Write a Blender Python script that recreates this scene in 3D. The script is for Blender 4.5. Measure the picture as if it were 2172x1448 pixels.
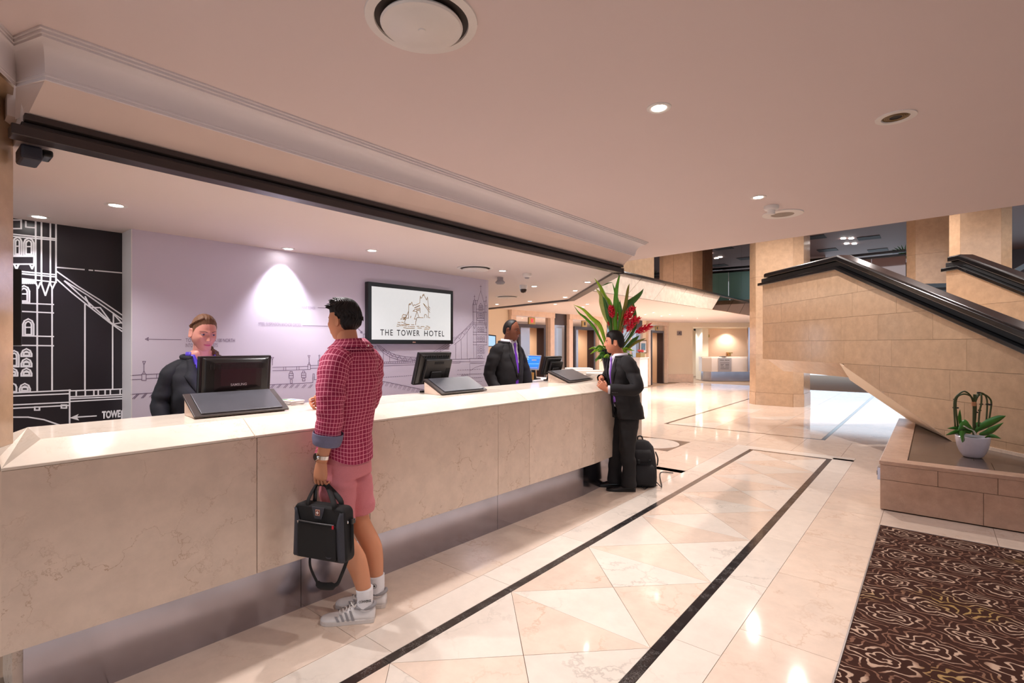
import bpy, bmesh, math, random
from mathutils import Vector, Matrix, Quaternion
import numpy as np

random.seed(7)
for o in list(bpy.data.objects):
    bpy.data.objects.remove(o)
scene = bpy.context.scene
COL = scene.collection

# ------------------------------------------------------------------ camera
FPX, CX, HZ, EYE = 1080.0, 1086.0, 730.0, 1.56      # focal length in px of a 2172 px wide frame, eye height in m
TH = math.atan2(894.0, FPX)                          # yaw between the counter direction (+Y) and the lens axis
CT, ST = math.cos(TH), math.sin(TH)
cam_d = bpy.data.cameras.new('camera')
cam_d.sensor_width = 36.0
cam_d.lens = 36.0 * FPX / 2172.0
cam_d.shift_y = (HZ - 724.0) / 2172.0
cam_d.clip_end = 200
cam = bpy.data.objects.new('camera', cam_d)
COL.objects.link(cam)
cam.location = (0, 0, EYE)
cam.rotation_euler = (math.pi / 2, 0, TH)
scene.camera = cam

# ------------------------------------------------------------------ world, exposure
w = bpy.data.worlds.new('daylight')
scene.world = w
w.use_nodes = True
bg = w.node_tree.nodes['Background']
bg.inputs[0].default_value = (0.74, 0.86, 1.0, 1)
bg.inputs[1].default_value = 1.2
scene.view_settings.view_transform = 'Standard'
scene.view_settings.look = 'None'
scene.view_settings.gamma = 1
scene.view_settings.use_curve_mapping = False
scene.view_settings.exposure = 0.52

WARM = (1.0, 0.92, 0.88)
NEUT = (1.0, 0.95, 0.95)
COOL = (0.93, 0.90, 1.0)


def lamp(loc, energy, color=WARM, size=120, blend=0.7, radius=0.04, aim=None, kind='SPOT'):
    l = bpy.data.lights.new('downlight_or_added_lamp', kind)
    l.energy = energy
    l.color = color
    l.shadow_soft_size = radius
    if kind == 'SPOT':
        l.spot_size = math.radians(size)
        l.spot_blend = blend
    o = bpy.data.objects.new('downlight_or_added_lamp', l)
    COL.objects.link(o)
    o.location = loc
    if aim is not None:
        d = Vector(aim) - Vector(loc)
        o.rotation_euler = d.to_track_quat('-Z', 'Y').to_euler()
    return o


# ------------------------------------------------------------------ places
def ld(L, D, z=0.0):
    """stair-hall axes: L metres to the side of, D metres along, the diagonal of the hall -> world"""
    return (L * CT - D * ST, L * ST + D * CT, z)


def on_z(u, v, z):
    d = FPX * (z - EYE) / (HZ - v)
    return Vector(ld((u - CX) * d / FPX, d, z))


def on_x(u, v, X):
    t = (u - CX) / FPX
    d = X / (t * CT - ST)
    return Vector((X, d * (t * ST + CT), EYE + (HZ - v) * d / FPX))


def at_d(u, v, d):
    return Vector(ld((u - CX) * d / FPX, d, EYE + (HZ - v) * d / FPX))


# ------------------------------------------------------------------ materials
MATS = {}


def nodes_of(name):
    m = bpy.data.materials.new(name)
    m.use_nodes = True
    nt = m.node_tree
    b = nt.nodes['Principled BSDF']
    return m, nt, b


def lin(c):
    return tuple(((x / 255 / 12.92) if x / 255 <= 0.04045 else ((x / 255 + 0.055) / 1.055) ** 2.4) for x in c)


def mat(name, color, rough=0.5, metal=0.0, var=0.06, scale=30.0, bump=0.0, bscale=200.0, emit=None, estr=0.0,
        spec=0.5, coat=0.0, alpha=None, trans=0.0, sheen=0.0, sss=0.0):
    """procedural material: a colour broken up by noise, with optional fine relief"""
    if name in MATS:
        return MATS[name]
    m, nt, b = nodes_of(name)
    N, L = nt.nodes, nt.links
    b.inputs['Roughness'].default_value = rough
    b.inputs['Metallic'].default_value = metal
    b.inputs['Specular IOR Level'].default_value = spec
    b.inputs['Coat Weight'].default_value = coat
    b.inputs['Transmission Weight'].default_value = trans
    if sheen:
        b.inputs['Sheen Weight'].default_value = sheen
    if sss:
        b.inputs['Subsurface Weight'].default_value = sss
        b.inputs['Subsurface Radius'].default_value = (0.02, 0.008, 0.004)
        b.inputs['Subsurface Scale'].default_value = 0.3
    tc = N.new('ShaderNodeTexCoord')
    no = N.new('ShaderNodeTexNoise')
    no.inputs['Scale'].default_value = scale
    no.inputs['Detail'].default_value = 4
    L.new(tc.outputs['Object'], no.inputs['Vector'])
    mx = N.new('ShaderNodeMix')
    mx.data_type = 'RGBA'
    c = tuple(color[:3])
    mx.inputs['A'].default_value = tuple(max(0, x * (1 - var)) for x in c) + (1,)
    mx.inputs['B'].default_value = tuple(min(1, x * (1 + var)) for x in c) + (1,)
    L.new(no.outputs['Fac'], mx.inputs['Factor'])
    L.new(mx.outputs['Result'], b.inputs['Base Color'])
    if bump:
        n2 = N.new('ShaderNodeTexNoise')
        n2.inputs['Scale'].default_value = bscale
        n2.inputs['Detail'].default_value = 3
        L.new(tc.outputs['Object'], n2.inputs['Vector'])
        bp = N.new('ShaderNodeBump')
        bp.inputs['Strength'].default_value = bump
        bp.inputs['Distance'].default_value = 0.01
        L.new(n2.outputs['Fac'], bp.inputs['Height'])
        L.new(bp.outputs['Normal'], b.inputs['Normal'])
    if emit is not None:
        b.inputs['Emission Color'].default_value = tuple(emit[:3]) + (1,)
        b.inputs['Emission Strength'].default_value = estr
    MATS[name] = m
    return m


def marble(name, base, vein, rough=0.12, vscale=1.6, vamt=0.5, mott=0.10, tone=0.06, vwidth=0.03, spec=0.5):
    """polished stone: mottled ground, thin wandering veins, each slab cut from its own place in the block"""
    if name in MATS:
        return MATS[name]
    m, nt, b = nodes_of(name)
    N, L = nt.nodes, nt.links
    b.inputs['Roughness'].default_value = rough
    b.inputs['Specular IOR Level'].default_value = spec
    geo = N.new('ShaderNodeNewGeometry')
    oi = N.new('ShaderNodeObjectInfo')
    off = N.new('ShaderNodeVectorMath'); off.operation = 'SCALE'
    comb = N.new('ShaderNodeCombineXYZ')
    comb.inputs[0].default_value = 17.0; comb.inputs[1].default_value = 31.0; comb.inputs[2].default_value = 11.0
    L.new(comb.outputs[0], off.inputs[0]); L.new(oi.outputs['Random'], off.inputs['Scale'])
    add = N.new('ShaderNodeVectorMath'); add.operation = 'ADD'
    L.new(geo.outputs['Position'], add.inputs[0]); L.new(off.outputs[0], add.inputs[1])
    warp = N.new('ShaderNodeTexNoise'); warp.inputs['Scale'].default_value = vscale * 1.3
    warp.inputs['Detail'].default_value = 6; warp.inputs['Roughness'].default_value = 0.62
    L.new(add.outputs[0], warp.inputs['Vector'])
    wv = N.new('ShaderNodeVectorMath'); wv.operation = 'SCALE'; wv.inputs['Scale'].default_value = 0.9
    L.new(warp.outputs['Color'], wv.inputs[0])
    add2 = N.new('ShaderNodeVectorMath'); add2.operation = 'ADD'
    L.new(add.outputs[0], add2.inputs[0]); L.new(wv.outputs[0], add2.inputs[1])
    vo = N.new('ShaderNodeTexVoronoi'); vo.feature = 'DISTANCE_TO_EDGE'; vo.inputs['Scale'].default_value = vscale
    L.new(add2.outputs[0], vo.inputs['Vector'])
    mr = N.new('ShaderNodeMapRange'); mr.interpolation_type = 'SMOOTHSTEP'
    mr.inputs['From Min'].default_value = 0.0; mr.inputs['From Max'].default_value = vwidth
    mr.inputs['To Min'].default_value = vamt; mr.inputs['To Max'].default_value = 0.0
    L.new(vo.outputs['Distance'], mr.inputs['Value'])
    msk = N.new('ShaderNodeTexNoise'); msk.inputs['Scale'].default_value = vscale * 1.1
    msk.inputs['Detail'].default_value = 2
    L.new(add.outputs[0], msk.inputs['Vector'])
    mk = N.new('ShaderNodeMapRange'); mk.inputs['From Min'].default_value = 0.42; mk.inputs['From Max'].default_value = 0.68
    L.new(msk.outputs['Fac'], mk.inputs['Value'])
    mul = N.new('ShaderNodeMath'); mul.operation = 'MULTIPLY'
    L.new(mr.outputs['Result'], mul.inputs[0]); L.new(mk.outputs['Result'], mul.inputs[1])
    mo = N.new('ShaderNodeTexNoise'); mo.inputs['Scale'].default_value = 9; mo.inputs['Detail'].default_value = 8
    mo.inputs['Roughness'].default_value = 0.65
    L.new(add.outputs[0], mo.inputs['Vector'])
    g = N.new('ShaderNodeMix'); g.data_type = 'RGBA'
    g.inputs['A'].default_value = tuple(x * (1 - mott) for x in base) + (1,)
    g.inputs['B'].default_value = tuple(min(1, x * (1 + mott)) for x in base) + (1,)
    mrm = N.new('ShaderNodeMapRange'); mrm.inputs['From Min'].default_value = 0.34; mrm.inputs['From Max'].default_value = 0.66
    L.new(mo.outputs['Fac'], mrm.inputs['Value']); L.new(mrm.outputs['Result'], g.inputs['Factor'])
    t = N.new('ShaderNodeMapRange'); t.inputs['To Min'].default_value = 1 - tone; t.inputs['To Max'].default_value = 1 + tone
    L.new(oi.outputs['Random'], t.inputs['Value'])
    sc = N.new('ShaderNodeVectorMath'); sc.operation = 'SCALE'
    L.new(g.outputs['Result'], sc.inputs[0]); L.new(t.outputs['Result'], sc.inputs['Scale'])
    v = N.new('ShaderNodeMix'); v.data_type = 'RGBA'
    L.new(mul.outputs[0], v.inputs['Factor'])
    L.new(sc.outputs[0], v.inputs['A'])
    v.inputs['B'].default_value = tuple(vein) + (1,)
    L.new(v.outputs['Result'], b.inputs['Base Color'])
    MATS[name] = m
    return m


CREAM = marble('cream_marble', lin((226, 203, 182)), lin((165, 122, 82)), rough=0.10, vscale=2.2, vamt=0.5)
COUNTER_M = marble('counter_marble', lin((222, 200, 182)), lin((158, 116, 80)), rough=0.16, vscale=2.6, vamt=0.7, vwidth=0.022, mott=0.06)
TOP_M = marble('countertop_marble', lin((232, 218, 202)), lin((176, 140, 104)), rough=0.12, vscale=2.5, vamt=0.35, vwidth=0.02, mott=0.04)
FLOOR_C = marble('floor_cream_marble', lin((226, 206, 189)), lin((186, 142, 106)), rough=0.07, vscale=1.8, vamt=0.40, tone=0.05, mott=0.05)
FLOOR_W = marble('floor_white_marble', lin((229, 218, 206)), lin((140, 132, 126)), rough=0.07, vscale=1.4, vamt=0.35, vwidth=0.02, mott=0.04)
FLOOR_K = marble('floor_black_marble', lin((46, 42, 42)), lin((200, 195, 190)), rough=0.09, vscale=9, vamt=0.8, vwidth=0.03, tone=0.1)
FLOOR_B = marble('floor_brown_marble', lin((118, 100, 88)), lin((160, 140, 120)), rough=0.09, vscale=4, vamt=0.4)
STAIR_M = marble('stair_stone', lin((186, 154, 124)), lin((214, 188, 158)), rough=0.14, vscale=7, vamt=0.40, mott=0.09, tone=0.05)
PLINTH_M = marble('plinth_stone', lin((190, 154, 132)), lin((226, 200, 178)), rough=0.22, vscale=8, vamt=0.5, mott=0.11, tone=0.03)
GREYST = marble('dark_slab_stone', lin((92, 76, 68)), lin((120, 104, 94)), rough=0.16, vscale=3, vamt=0.2)
CEIL_M = mat('ceiling_paint', lin((226, 207, 203)), 0.75, var=0.015, scale=2)
CEIL2_M = mat('reception_ceiling_paint', lin((232, 218, 212)), 0.7, var=0.012, scale=2)
CORN_M = mat('cornice_plaster', lin((222, 212, 212)), 0.6, var=0.02, scale=6)
SOFFIT_M = mat('soffit_plaster', lin((222, 197, 184)), 0.65, var=0.06, scale=4)
RAIL_M = mat('bronze_rail', lin((66, 56, 54)), 0.38, metal=0.5, var=0.06)
BLACK_RAIL = mat('black_rail_lacquer', lin((14, 12, 13)), 0.22, var=0.05, coat=0.3)
GROUT = mat('grout', lin((150, 124, 100)), 0.8)
STEEL = mat('brushed_steel', lin((176, 174, 186)), 0.17, metal=1.0, var=0.16, scale=5)
LILAC = mat('lilac_wall_paint', lin((212, 203, 218)), 0.42, var=0.012, scale=2)
WHITEP = mat('white_paint', lin((232, 228, 228)), 0.5, var=0.02)
INK = mat('mural_ink', lin((122, 104, 128)), 0.6)
DARKMUR = mat('dark_mural_vinyl', lin((38, 33, 38)), 0.34, var=0.05)
WHITEINK = mat('white_mural_ink', lin((238, 236, 238)), 0.5)
BLACKPL = mat('black_plastic', lin((17, 15, 16)), 0.32, var=0.05)
BLACKMAT = mat('black_matte', lin((22, 20, 22)), 0.6, var=0.05)
WHITEPL = mat('white_plastic', lin((232, 224, 218)), 0.4, var=0.02)
LAMPGLOW = mat('lamp_glass_lit', (1, 1, 1), 0.3, emit=(1.0, 0.95, 0.9), estr=30)
CHROME = mat('chrome', lin((205, 200, 198)), 0.12, metal=1.0)
GOLD = mat('brass_plate', lin((196, 160, 100)), 0.3, metal=0.9)

# ------------------------------------------------------------------ mesh building
OFF = {}


def off_of(parent):
    return OFF.get(parent.name, Vector((0, 0, 0))) if parent else Vector((0, 0, 0))


def tag(o, label=None, cat=None, group=None, kind=None):
    if label: o['label'] = label
    if cat: o['category'] = cat
    if group: o['group'] = group
    if kind: o['kind'] = kind
    return o


def thing(name, label, cat, loc=(0, 0, 0), group=None, kind=None):
    o = bpy.data.objects.new(name, None)
    COL.objects.link(o)
    o.location = loc
    o.empty_display_size = 0.05
    OFF[o.name] = Vector(loc)
    return tag(o, label, cat, group, kind)


class MB:
    """collects geometry; build() links it as one mesh object"""

    def __init__(self):
        self.v, self.f, self.uv, self.mi = [], [], {}, {}

    def add(self, verts, faces, mi=0, uvs=None):
        n = len(self.v)
        self.v += [tuple(p) for p in verts]
        for k, f in enumerate(faces):
            if uvs is not None:
                self.uv[len(self.f)] = uvs[k]
            if mi:
                self.mi[len(self.f)] = mi
            self.f.append(tuple(i + n for i in f))
        return self

    def box(self, lo, hi, mi=0):
        x0, y0, z0 = lo; x1, y1, z1 = hi
        v = [(x0, y0, z0), (x1, y0, z0), (x1, y1, z0), (x0, y1, z0), (x0, y0, z1), (x1, y0, z1), (x1, y1, z1), (x0, y1, z1)]
        return self.add(v, [(0, 3, 2, 1), (4, 5, 6, 7), (0, 1, 5, 4), (1, 2, 6, 5), (2, 3, 7, 6), (3, 0, 4, 7)], mi)

    def prism(self, poly, vec, mi=0):
        """polygon (3-D points) pushed along vec"""
        n = len(poly)
        a = [Vector(p) for p in poly]
        b = [p + Vector(vec) for p in a]
        return self.add(a + b, [tuple(range(n - 1, -1, -1)), tuple(range(n, 2 * n))] +
                        [(i, (i + 1) % n, n + (i + 1) % n, n + i) for i in range(n)], mi)

    def poly_z(self, pts, z0, z1, mi=0):
        a = sum(pts[i][0] * pts[(i + 1) % len(pts)][1] - pts[(i + 1) % len(pts)][0] * pts[i][1] for i in range(len(pts)))
        if a < 0:
            pts = pts[::-1]
        return self.prism([(p[0], p[1], z0) for p in pts], (0, 0, z1 - z0), mi)

    def rings(self, rings, close=True, caps=True, mi=0, mask=None, uvscale=None):
        """skin equal-length rings of points"""
        n = len(rings[0])
        v = [p for r in rings for p in r]
        f, uvs = [], []
        m = n if close else n - 1
        for i in range(len(rings) - 1):
            for j in range(m):
                k = (j + 1) % n
                if mask and not mask(i, j):
                    continue
                f.append((i * n + j, i * n + k, (i + 1) * n + k, (i + 1) * n + j))
                if uvscale:
                    us, vs = uvscale
                    uvs.append(((us * j / n, vs[i]), (us * (j + 1) / n, vs[i]), (us * (j + 1) / n, vs[i + 1]), (us * j / n, vs[i + 1])))
        if caps:
            f.append(tuple(range(n - 1, -1, -1)))
            f.append(tuple((len(rings) - 1) * n + j for j in range(n)))
            if uvscale:
                uvs += [tuple((0, 0) for _ in range(n))] * 2
        return self.add(v, f, mi, uvs if uvscale else None)

    def tube(self, pts, r, n=8, caps=True, flat=1.0, mi=0, up=None):
        pts = [Vector(p) for p in pts]
        rr = r if isinstance(r, (list, tuple)) else [r] * len(pts)
        rings = []
        prev = None
        for i, p in enumerate(pts):
            t = (pts[min(i + 1, len(pts) - 1)] - pts[max(i - 1, 0)])
            t = t.normalized() if t.length > 1e-9 else Vector((0, 0, 1))
            if prev is None:
                a = Vector(up) if up else (Vector((0, 0, 1)) if abs(t.z) < 0.9 else Vector((1, 0, 0)))
            else:
                a = prev
            a = a - t * a.dot(t)
            a = a.normalized() if a.length > 1e-6 else t.orthogonal().normalized()
            prev = a
            b = t.cross(a)
            rings.append([p + a * (rr[i] * flat * math.cos(q)) + b * (rr[i] * math.sin(q)) for q in
                          [2 * math.pi * k / n for k in range(n)]])
        return self.rings(rings, True, caps, mi)

    def lathe(self, prof, c=(0, 0, 0), n=32, axis=None, mi=0, caps=False):
        """profile (r, z) turned about z through c (axis: optional direction for z)"""
        c = Vector(c)
        q = Vector((0, 0, 1)).rotation_difference(Vector(axis)) if axis else Quaternion()
        rings = [[c + q @ Vector((max(r, 1e-4) * math.cos(2 * math.pi * k / n), max(r, 1e-4) * math.sin(2 * math.pi * k / n), z))
                  for k in range(n)] for r, z in prof]
        return self.rings(rings, True, caps, mi)

    def build(self, name, material, parent=None, smooth=False, bevel=0.0, subsurf=0, solid=0.0):
        o_ = off_of(parent)
        me = bpy.data.meshes.new(name)
        me.from_pydata([(p[0] - o_.x, p[1] - o_.y, p[2] - o_.z) for p in self.v], [], self.f)
        mats = material if isinstance(material, (list, tuple)) else [material]
        for m in mats:
            me.materials.append(m)
        if self.mi:
            for k, i in self.mi.items():
                me.polygons[k].material_index = i
        if self.uv:
            ul = me.uv_layers.new(name='UVMap')
            for k, p in enumerate(me.polygons):
                if k in self.uv:
                    for li, uv in zip(p.loop_indices, self.uv[k]):
                        ul.data[li].uv = uv
        bm = bmesh.new(); bm.from_mesh(me)
        bmesh.ops.recalc_face_normals(bm, faces=bm.faces)
        bm.to_mesh(me); bm.free()
        if smooth:
            me.polygons.foreach_set('use_smooth', [True] * len(me.polygons))
            if smooth != 'all':
                try:
                    me.set_sharp_from_angle(angle=math.radians(40))
                except Exception:
                    pass
        me.update()
        o = bpy.data.objects.new(name, me)
        COL.objects.link(o)
        if parent:
            o.parent = parent
            OFF[o.name] = o_
        if solid:
            md = o.modifiers.new('thickness', 'SOLIDIFY'); md.thickness = solid; md.offset = 0
        if bevel:
            md = o.modifiers.new('bevel', 'BEVEL'); md.width = bevel; md.segments = 2; md.limit_method = 'ANGLE'
        if subsurf:
            md = o.modifiers.new('subdivision', 'SUBSURF'); md.levels = subsurf; md.render_levels = subsurf
        return o


def children_of(o):
    return [c for c in COL.objects if c.parent == o]


def copy_tree(o, parent=None, kids=None):
    kids = kids if kids is not None else {}
    c = o.copy()
    COL.objects.link(c)
    if parent:
        c.parent = parent
    for ch in kids.get(o.name, []):
        copy_tree(ch, c, kids)
    return c


def kid_map(o):
    m = {}
    def rec(x):
        m[x.name] = [c for c in COL.objects if c.parent == x]
        for c in m[x.name]:
            rec(c)
    rec(o)
    return m


def text_mesh(body, size, origin, right, up, name, material, parent, width=None, depth=0.001, align='LEFT', spacing=1.0, bold=0.0):
    """flat lettering as real outlines"""
    cu = bpy.data.curves.new('lettering', 'FONT')
    cu.body = body
    cu.size = size
    cu.space_character = spacing
    cu.align_x = align
    cu.resolution_u = 4
    cu.offset = bold
    t = bpy.data.objects.new('lettering', cu)
    COL.objects.link(t)
    bpy.context.view_layer.update()
    me = bpy.data.meshes.new_from_object(t)
    bpy.data.objects.remove(t)
    bpy.data.curves.remove(cu)
    R, U = Vector(right).normalized(), Vector(up).normalized()
    n_ = R.cross(U).normalized()
    xs = [v.co.x for v in me.vertices]
    sx = 1.0
    if width and xs:
        sx = width / (max(xs) - min(xs))
    O = Vector(origin) - off_of(parent)
    for v in me.vertices:
        v.co = O + R * (v.co.x * sx) + U * v.co.y + n_ * depth
    me.materials.clear()
    me.materials.append(material)
    o = bpy.data.objects.new(name, me)
    COL.objects.link(o)
    if parent:
        o.parent = parent
    return o


def line_art(name, strokes, pt, normal, width, material, parent, depth=0.0012):
    """ink lines as thin ribbons lying on a surface; pt maps drawing coordinates to world points"""
    mb = MB()
    nrm = Vector(normal)
    lay = 0
    for s in strokes:
        wd = width
        if isinstance(s, tuple) and len(s) == 2 and isinstance(s[1], (int, float)) and isinstance(s[0], list):
            s, wd = s
        P = [pt(*q) + nrm * depth for q in s]
        for a, b in zip(P[:-1], P[1:]):
            t = b - a
            if t.length < 1e-6:
                continue
            t.normalize()
            sd = t.cross(nrm).normalized() * wd / 2
            lay += 1
            lift = nrm * (1.5e-5 * (lay % 97))
            a, b = a + lift, b + lift
            e = t * wd * 0.35
            mb.add([a - sd - e, a + sd - e, b + sd + e, b - sd + e], [(0, 1, 2, 3)])
    return mb.build(name, material, parent)
# ================================================================== FLOOR
floor = MB().box((-14, -5, -0.12), (16, 30, -0.012)).build('floor', GROUT)
tag(floor, 'polished cream, white and black marble lobby floor', 'floor', kind='structure')
TILE = {}


def tile(x0, y0, x1, y1, m, name='tile', gap=0.0014):
    key = (round(x1 - x0, 3), round(y1 - y0, 3), m.name)
    if key not in TILE:
        t = MB().box((gap, gap, -0.012), (x1 - x0 - gap, y1 - y0 - gap, 0)).build(name, m, floor)
        TILE[key] = t.data
    else:
        t = bpy.data.objects.new(name, TILE[key]); COL.objects.link(t); t.parent = floor
    t.location = (x0, y0, 0)
    return t


def tile_poly(pts, m, name='tile', gap=0.0012):
    c = [sum(p[0] for p in pts) / len(pts), sum(p[1] for p in pts) / len(pts)]
    q = []
    for p in pts:
        dx, dy = c[0] - p[0], c[1] - p[1]
        s = gap * 2.2 / math.hypot(dx, dy)
        q.append((p[0] + dx * s, p[1] + dy * s))
    return MB().poly_z(q, -0.012, 0).build(name, m, floor)


S = 0.93
XA, XB = -2.11, -1.06            # outer edges of the black frame
YE = 8.11
# black frame of the long panel
for k in range(10):
    y1 = YE - 0.06 - k * S; y0 = y1 - S
    if y1 < -0.6:
        break
    tile(XA, y0, XA + 0.06, y1, FLOOR_K); tile(XB - 0.06, y0, XB, y1, FLOOR_K)
tile(XA, YE - 0.06, XB, YE, FLOOR_K)
# triangles, four to a square, white and cream by turns
x0, x1 = XA + 0.06, XB - 0.06
for k in range(9):
    y1 = YE - 0.06 - k * S; y0 = y1 - S
    c = ((x0 + x1) / 2, (y0 + y1) / 2)
    q = [(x0, y0), (x1, y0), (x1, y1), (x0, y1)]
    for e in range(4):
        m = FLOOR_W if (e + k + 1) % 2 == 0 else FLOOR_C
        tile_poly([q[e], q[(e + 1) % 4], c], m, 'triangular_tile')
# white borders and cream runs beside them
for k in range(10):
    y1 = YE - k * S; y0 = y1 - S
    if y1 < -0.6:
        break
    tile(XA - 0.24, y0, XA, y1, FLOOR_W); tile(XB, y0 + 0.1, XB + 0.24, y1 + 0.1, FLOOR_W)
for k in range(7):
    y1 = 6.2 - k * S; y0 = y1 - S
    tile(-2.97, y0, XA - 0.24, y1, FLOOR_C)
tile(XA - 0.24, YE, XB + 0.24, YE + 0.24, FLOOR_W)
for k in range(11):
    y1 = 8.35 - k * 0.9; y0 = y1 - 0.9
    if y1 < 0.4:
        break
    tile(XB + 0.24, y0, -0.36, y1, FLOOR_C)
for k in range(5):
    tile(-0.36 + k * 0.75, 5.41, 0.39 + k * 0.75, 5.93, FLOOR_C)
# inlaid square with a white disc, and the cream field around it
cx_, cy_, hs = -3.45, 7.62, 0.46
n = 40
ring = [(cx_ + 0.43 * math.cos(2 * math.pi * i / n), cy_ + 0.43 * math.sin(2 * math.pi * i / n)) for i in range(n)]
MB().poly_z(ring, -0.012, 0).build('round_tile', FLOOR_W, floor)
cor = [(1, 1), (-1, 1), (-1, -1), (1, -1)]
for i in range(4):
    arc = [(cx_ + 0.432 * math.cos(a), cy_ + 0.432 * math.sin(a)) for a in [math.pi / 2 * i + math.pi / 2 * j / 10 for j in range(11)]]
    c = cor[i]
    a0 = (cx_ + hs * (1 if i in (0, 3) else -1) * (1 if i % 2 == 0 else 0) + 0, 0)
    p_end = [(cx_, cy_ + hs), (cx_ - hs, cy_), (cx_, cy_ - hs), (cx_ + hs, cy_)][i]
    p_st = [(cx_ + hs, cy_), (cx_, cy_ + hs), (cx_ - hs, cy_), (cx_, cy_ - hs)][i]
    poly = [p_st, (cx_ + hs * c[0], cy_ + hs * c[1]), p_end] + arc[::-1]
    MB().poly_z(poly, -0.012, 0).build('corner_tile', FLOOR_B, floor)
for i in range(4):
    tile(cx_ + hs, 6.2 + i * 0.54 - 0.14, XA - 0.24, 6.74 + i * 0.54 - 0.14, FLOOR_C)
tile(cx_ - hs - S, 7.16, cx_ - hs, 8.08, FLOOR_C); tile(cx_ - hs - S, 6.23, cx_ - hs, 7.16, FLOOR_C)
tile(cx_ - hs, 6.2, cx_ + hs, 7.16, FLOOR_C)
tile(cx_ - hs - S, 8.08, cx_ - hs, 8.35, FLOOR_C); tile(cx_ - hs, 8.08, cx_ + hs, 8.35, FLOOR_C)
tile(cx_ + hs, 8.22, XA - 0.24, 8.35, FLOOR_C)
# the second black frame further into the hall
X2A, X2B, Y2 = -4.09, -1.36, 9.62
tile(X2A, Y2, X2B, Y2 + 0.06, FLOOR_K)
for k in range(6):
    tile(X2A, Y2 + 0.06 + k * 1.86, X2A + 0.06, Y2 + 0.06 + (k + 1) * 1.86, FLOOR_K)
    tile(X2B - 0.06, Y2 + 0.06 + k * 1.86, X2B, Y2 + 0.06 + (k + 1) * 1.86, FLOOR_K)
w2 = (X2B - X2A - 0.12) / 3
for i in range(3):
    for k in range(11):
        a, b = X2A + 0.06 + i * w2, Y2 + 0.06 + k * S
        if (i + k) % 3 == 0:
            tile_poly([(a, b), (a + w2, b), (a + w2, b + S)], FLOOR_W, 'triangular_tile')
            tile_poly([(a, b), (a + w2, b + S), (a, b + S)], FLOOR_C, 'triangular_tile')
        else:
            tile(a, b, a + w2, b + S, FLOOR_C)
for i in range(8):
    tile(X2A + 0 + i * 0.62 - 0.62, 8.35, X2A + i * 0.62, 9.62, FLOOR_C)
for k in range(11):
    b = 8.35 + k * 1.0
    tile(X2B + 0.0, b + 1.27, X2B + 0.97, b + 2.27, FLOOR_C)
    tile(X2B + 0.97, b, X2B + 1.94, b + 1.0, FLOOR_C)
    for i in range(4):
        tile(X2A - 0.97 * (i + 1), b + 1.27, X2A - 0.97 * i, b + 2.27, FLOOR_C)

# ================================================================== CEILINGS
ZC, ZR, ZL = 2.65, 2.36, 2.45
ceiling = MB().poly_z([(-4.6, -5), (8, -5), (8, 4.62), (-3.25, 6.12), (-3.25, 5.13), (-2.36, 5.13), (-2.36, 0.32), (-4.6, 0.32)], ZC, 2.95).build('ceiling', CEIL_M)
tag(ceiling, 'low painted ceiling over the front of the lobby', 'ceiling', kind='structure')
c2 = MB().poly_z([(-2.66, 0.3), (-2.66, 5.05), (-4.97, 7.64), (-7.53, 8.35), (-8.5, 8.62), (-8.5, 3.0), (-4.3, 3.0), (-4.3, 1.04),
                  (-4.52, 1.04), (-4.52, 0.3)], ZR, 2.52).build('ceiling_reception', CEIL2_M)
tag(c2, 'white ceiling above the reception desk', 'ceiling', kind='structure')
c3 = MB().poly_z([(-8.9, 8.72), (-7.53, 8.42), (-4.97, 7.71), (-4.40, 7.1), (-4.40, 17), (-1, 17), (-1, 27), (-8.9, 27)], ZL, 2.84).build('ceiling_lift_lobby', CEIL2_M)
tag(c3, 'white ceiling over the lift lobby beyond the desk', 'ceiling', kind='structure')
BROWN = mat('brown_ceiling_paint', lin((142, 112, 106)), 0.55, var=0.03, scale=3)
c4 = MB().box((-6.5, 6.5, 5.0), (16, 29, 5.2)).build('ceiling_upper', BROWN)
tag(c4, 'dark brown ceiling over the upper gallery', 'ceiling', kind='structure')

# ================================================================== RECEPTION WALLS
wall_b = MB().box((-4.55, 1.04, 0), (-4.28, 4.66, ZR)).build('wall_reception', LILAC)
# rounded free end of the wall
n = 10
arc = [(-4.415 + 0.135 * math.cos(a), 4.66 + 0.135 * math.sin(a)) for a in [math.pi * i / n for i in range(n + 1)]]
MB().poly_z(arc, 0, ZR).build('rounded_end', LILAC, wall_b, smooth=True)
tag(wall_b, 'pale lilac reception wall printed with a line drawing of a bridge', 'wall', kind='structure')
wall_d = MB().box((-4.7, 0.0, 0), (-4.50, 1.04, ZR)).build('wall_left', DARKMUR)
tag(wall_d, 'black wall panel with a white line drawing of a bridge tower', 'wall', kind='structure')
MB().box((-4.499, 1.034, 0), (-4.278, 1.0395, ZR)).build('edge_strip', WHITEP, wall_b)

# left pillar over the counter end
pil = thing('pillar', 'cream marble pillar standing on the counter beside the black wall panel', 'pillar', (-2.9, 0.1, 1.155), kind=None)
MB().poly_z([(-2.87, 0.30), (-2.72, 0.22), (-2.45, -0.3), (-3.6, -0.3), (-3.6, 0.30)], 1.158, 2.66).build('shaft', STAIR_M, pil, bevel=0.004)
MB().poly_z([(-2.86, 0.295), (-2.66, 0.28), (-2.07, -0.03), (-2.07, -0.29), (-3.0, -0.29), (-3.0, 0.295)], 2.522, 2.655).build('capital', STAIR_M, pil)

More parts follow.
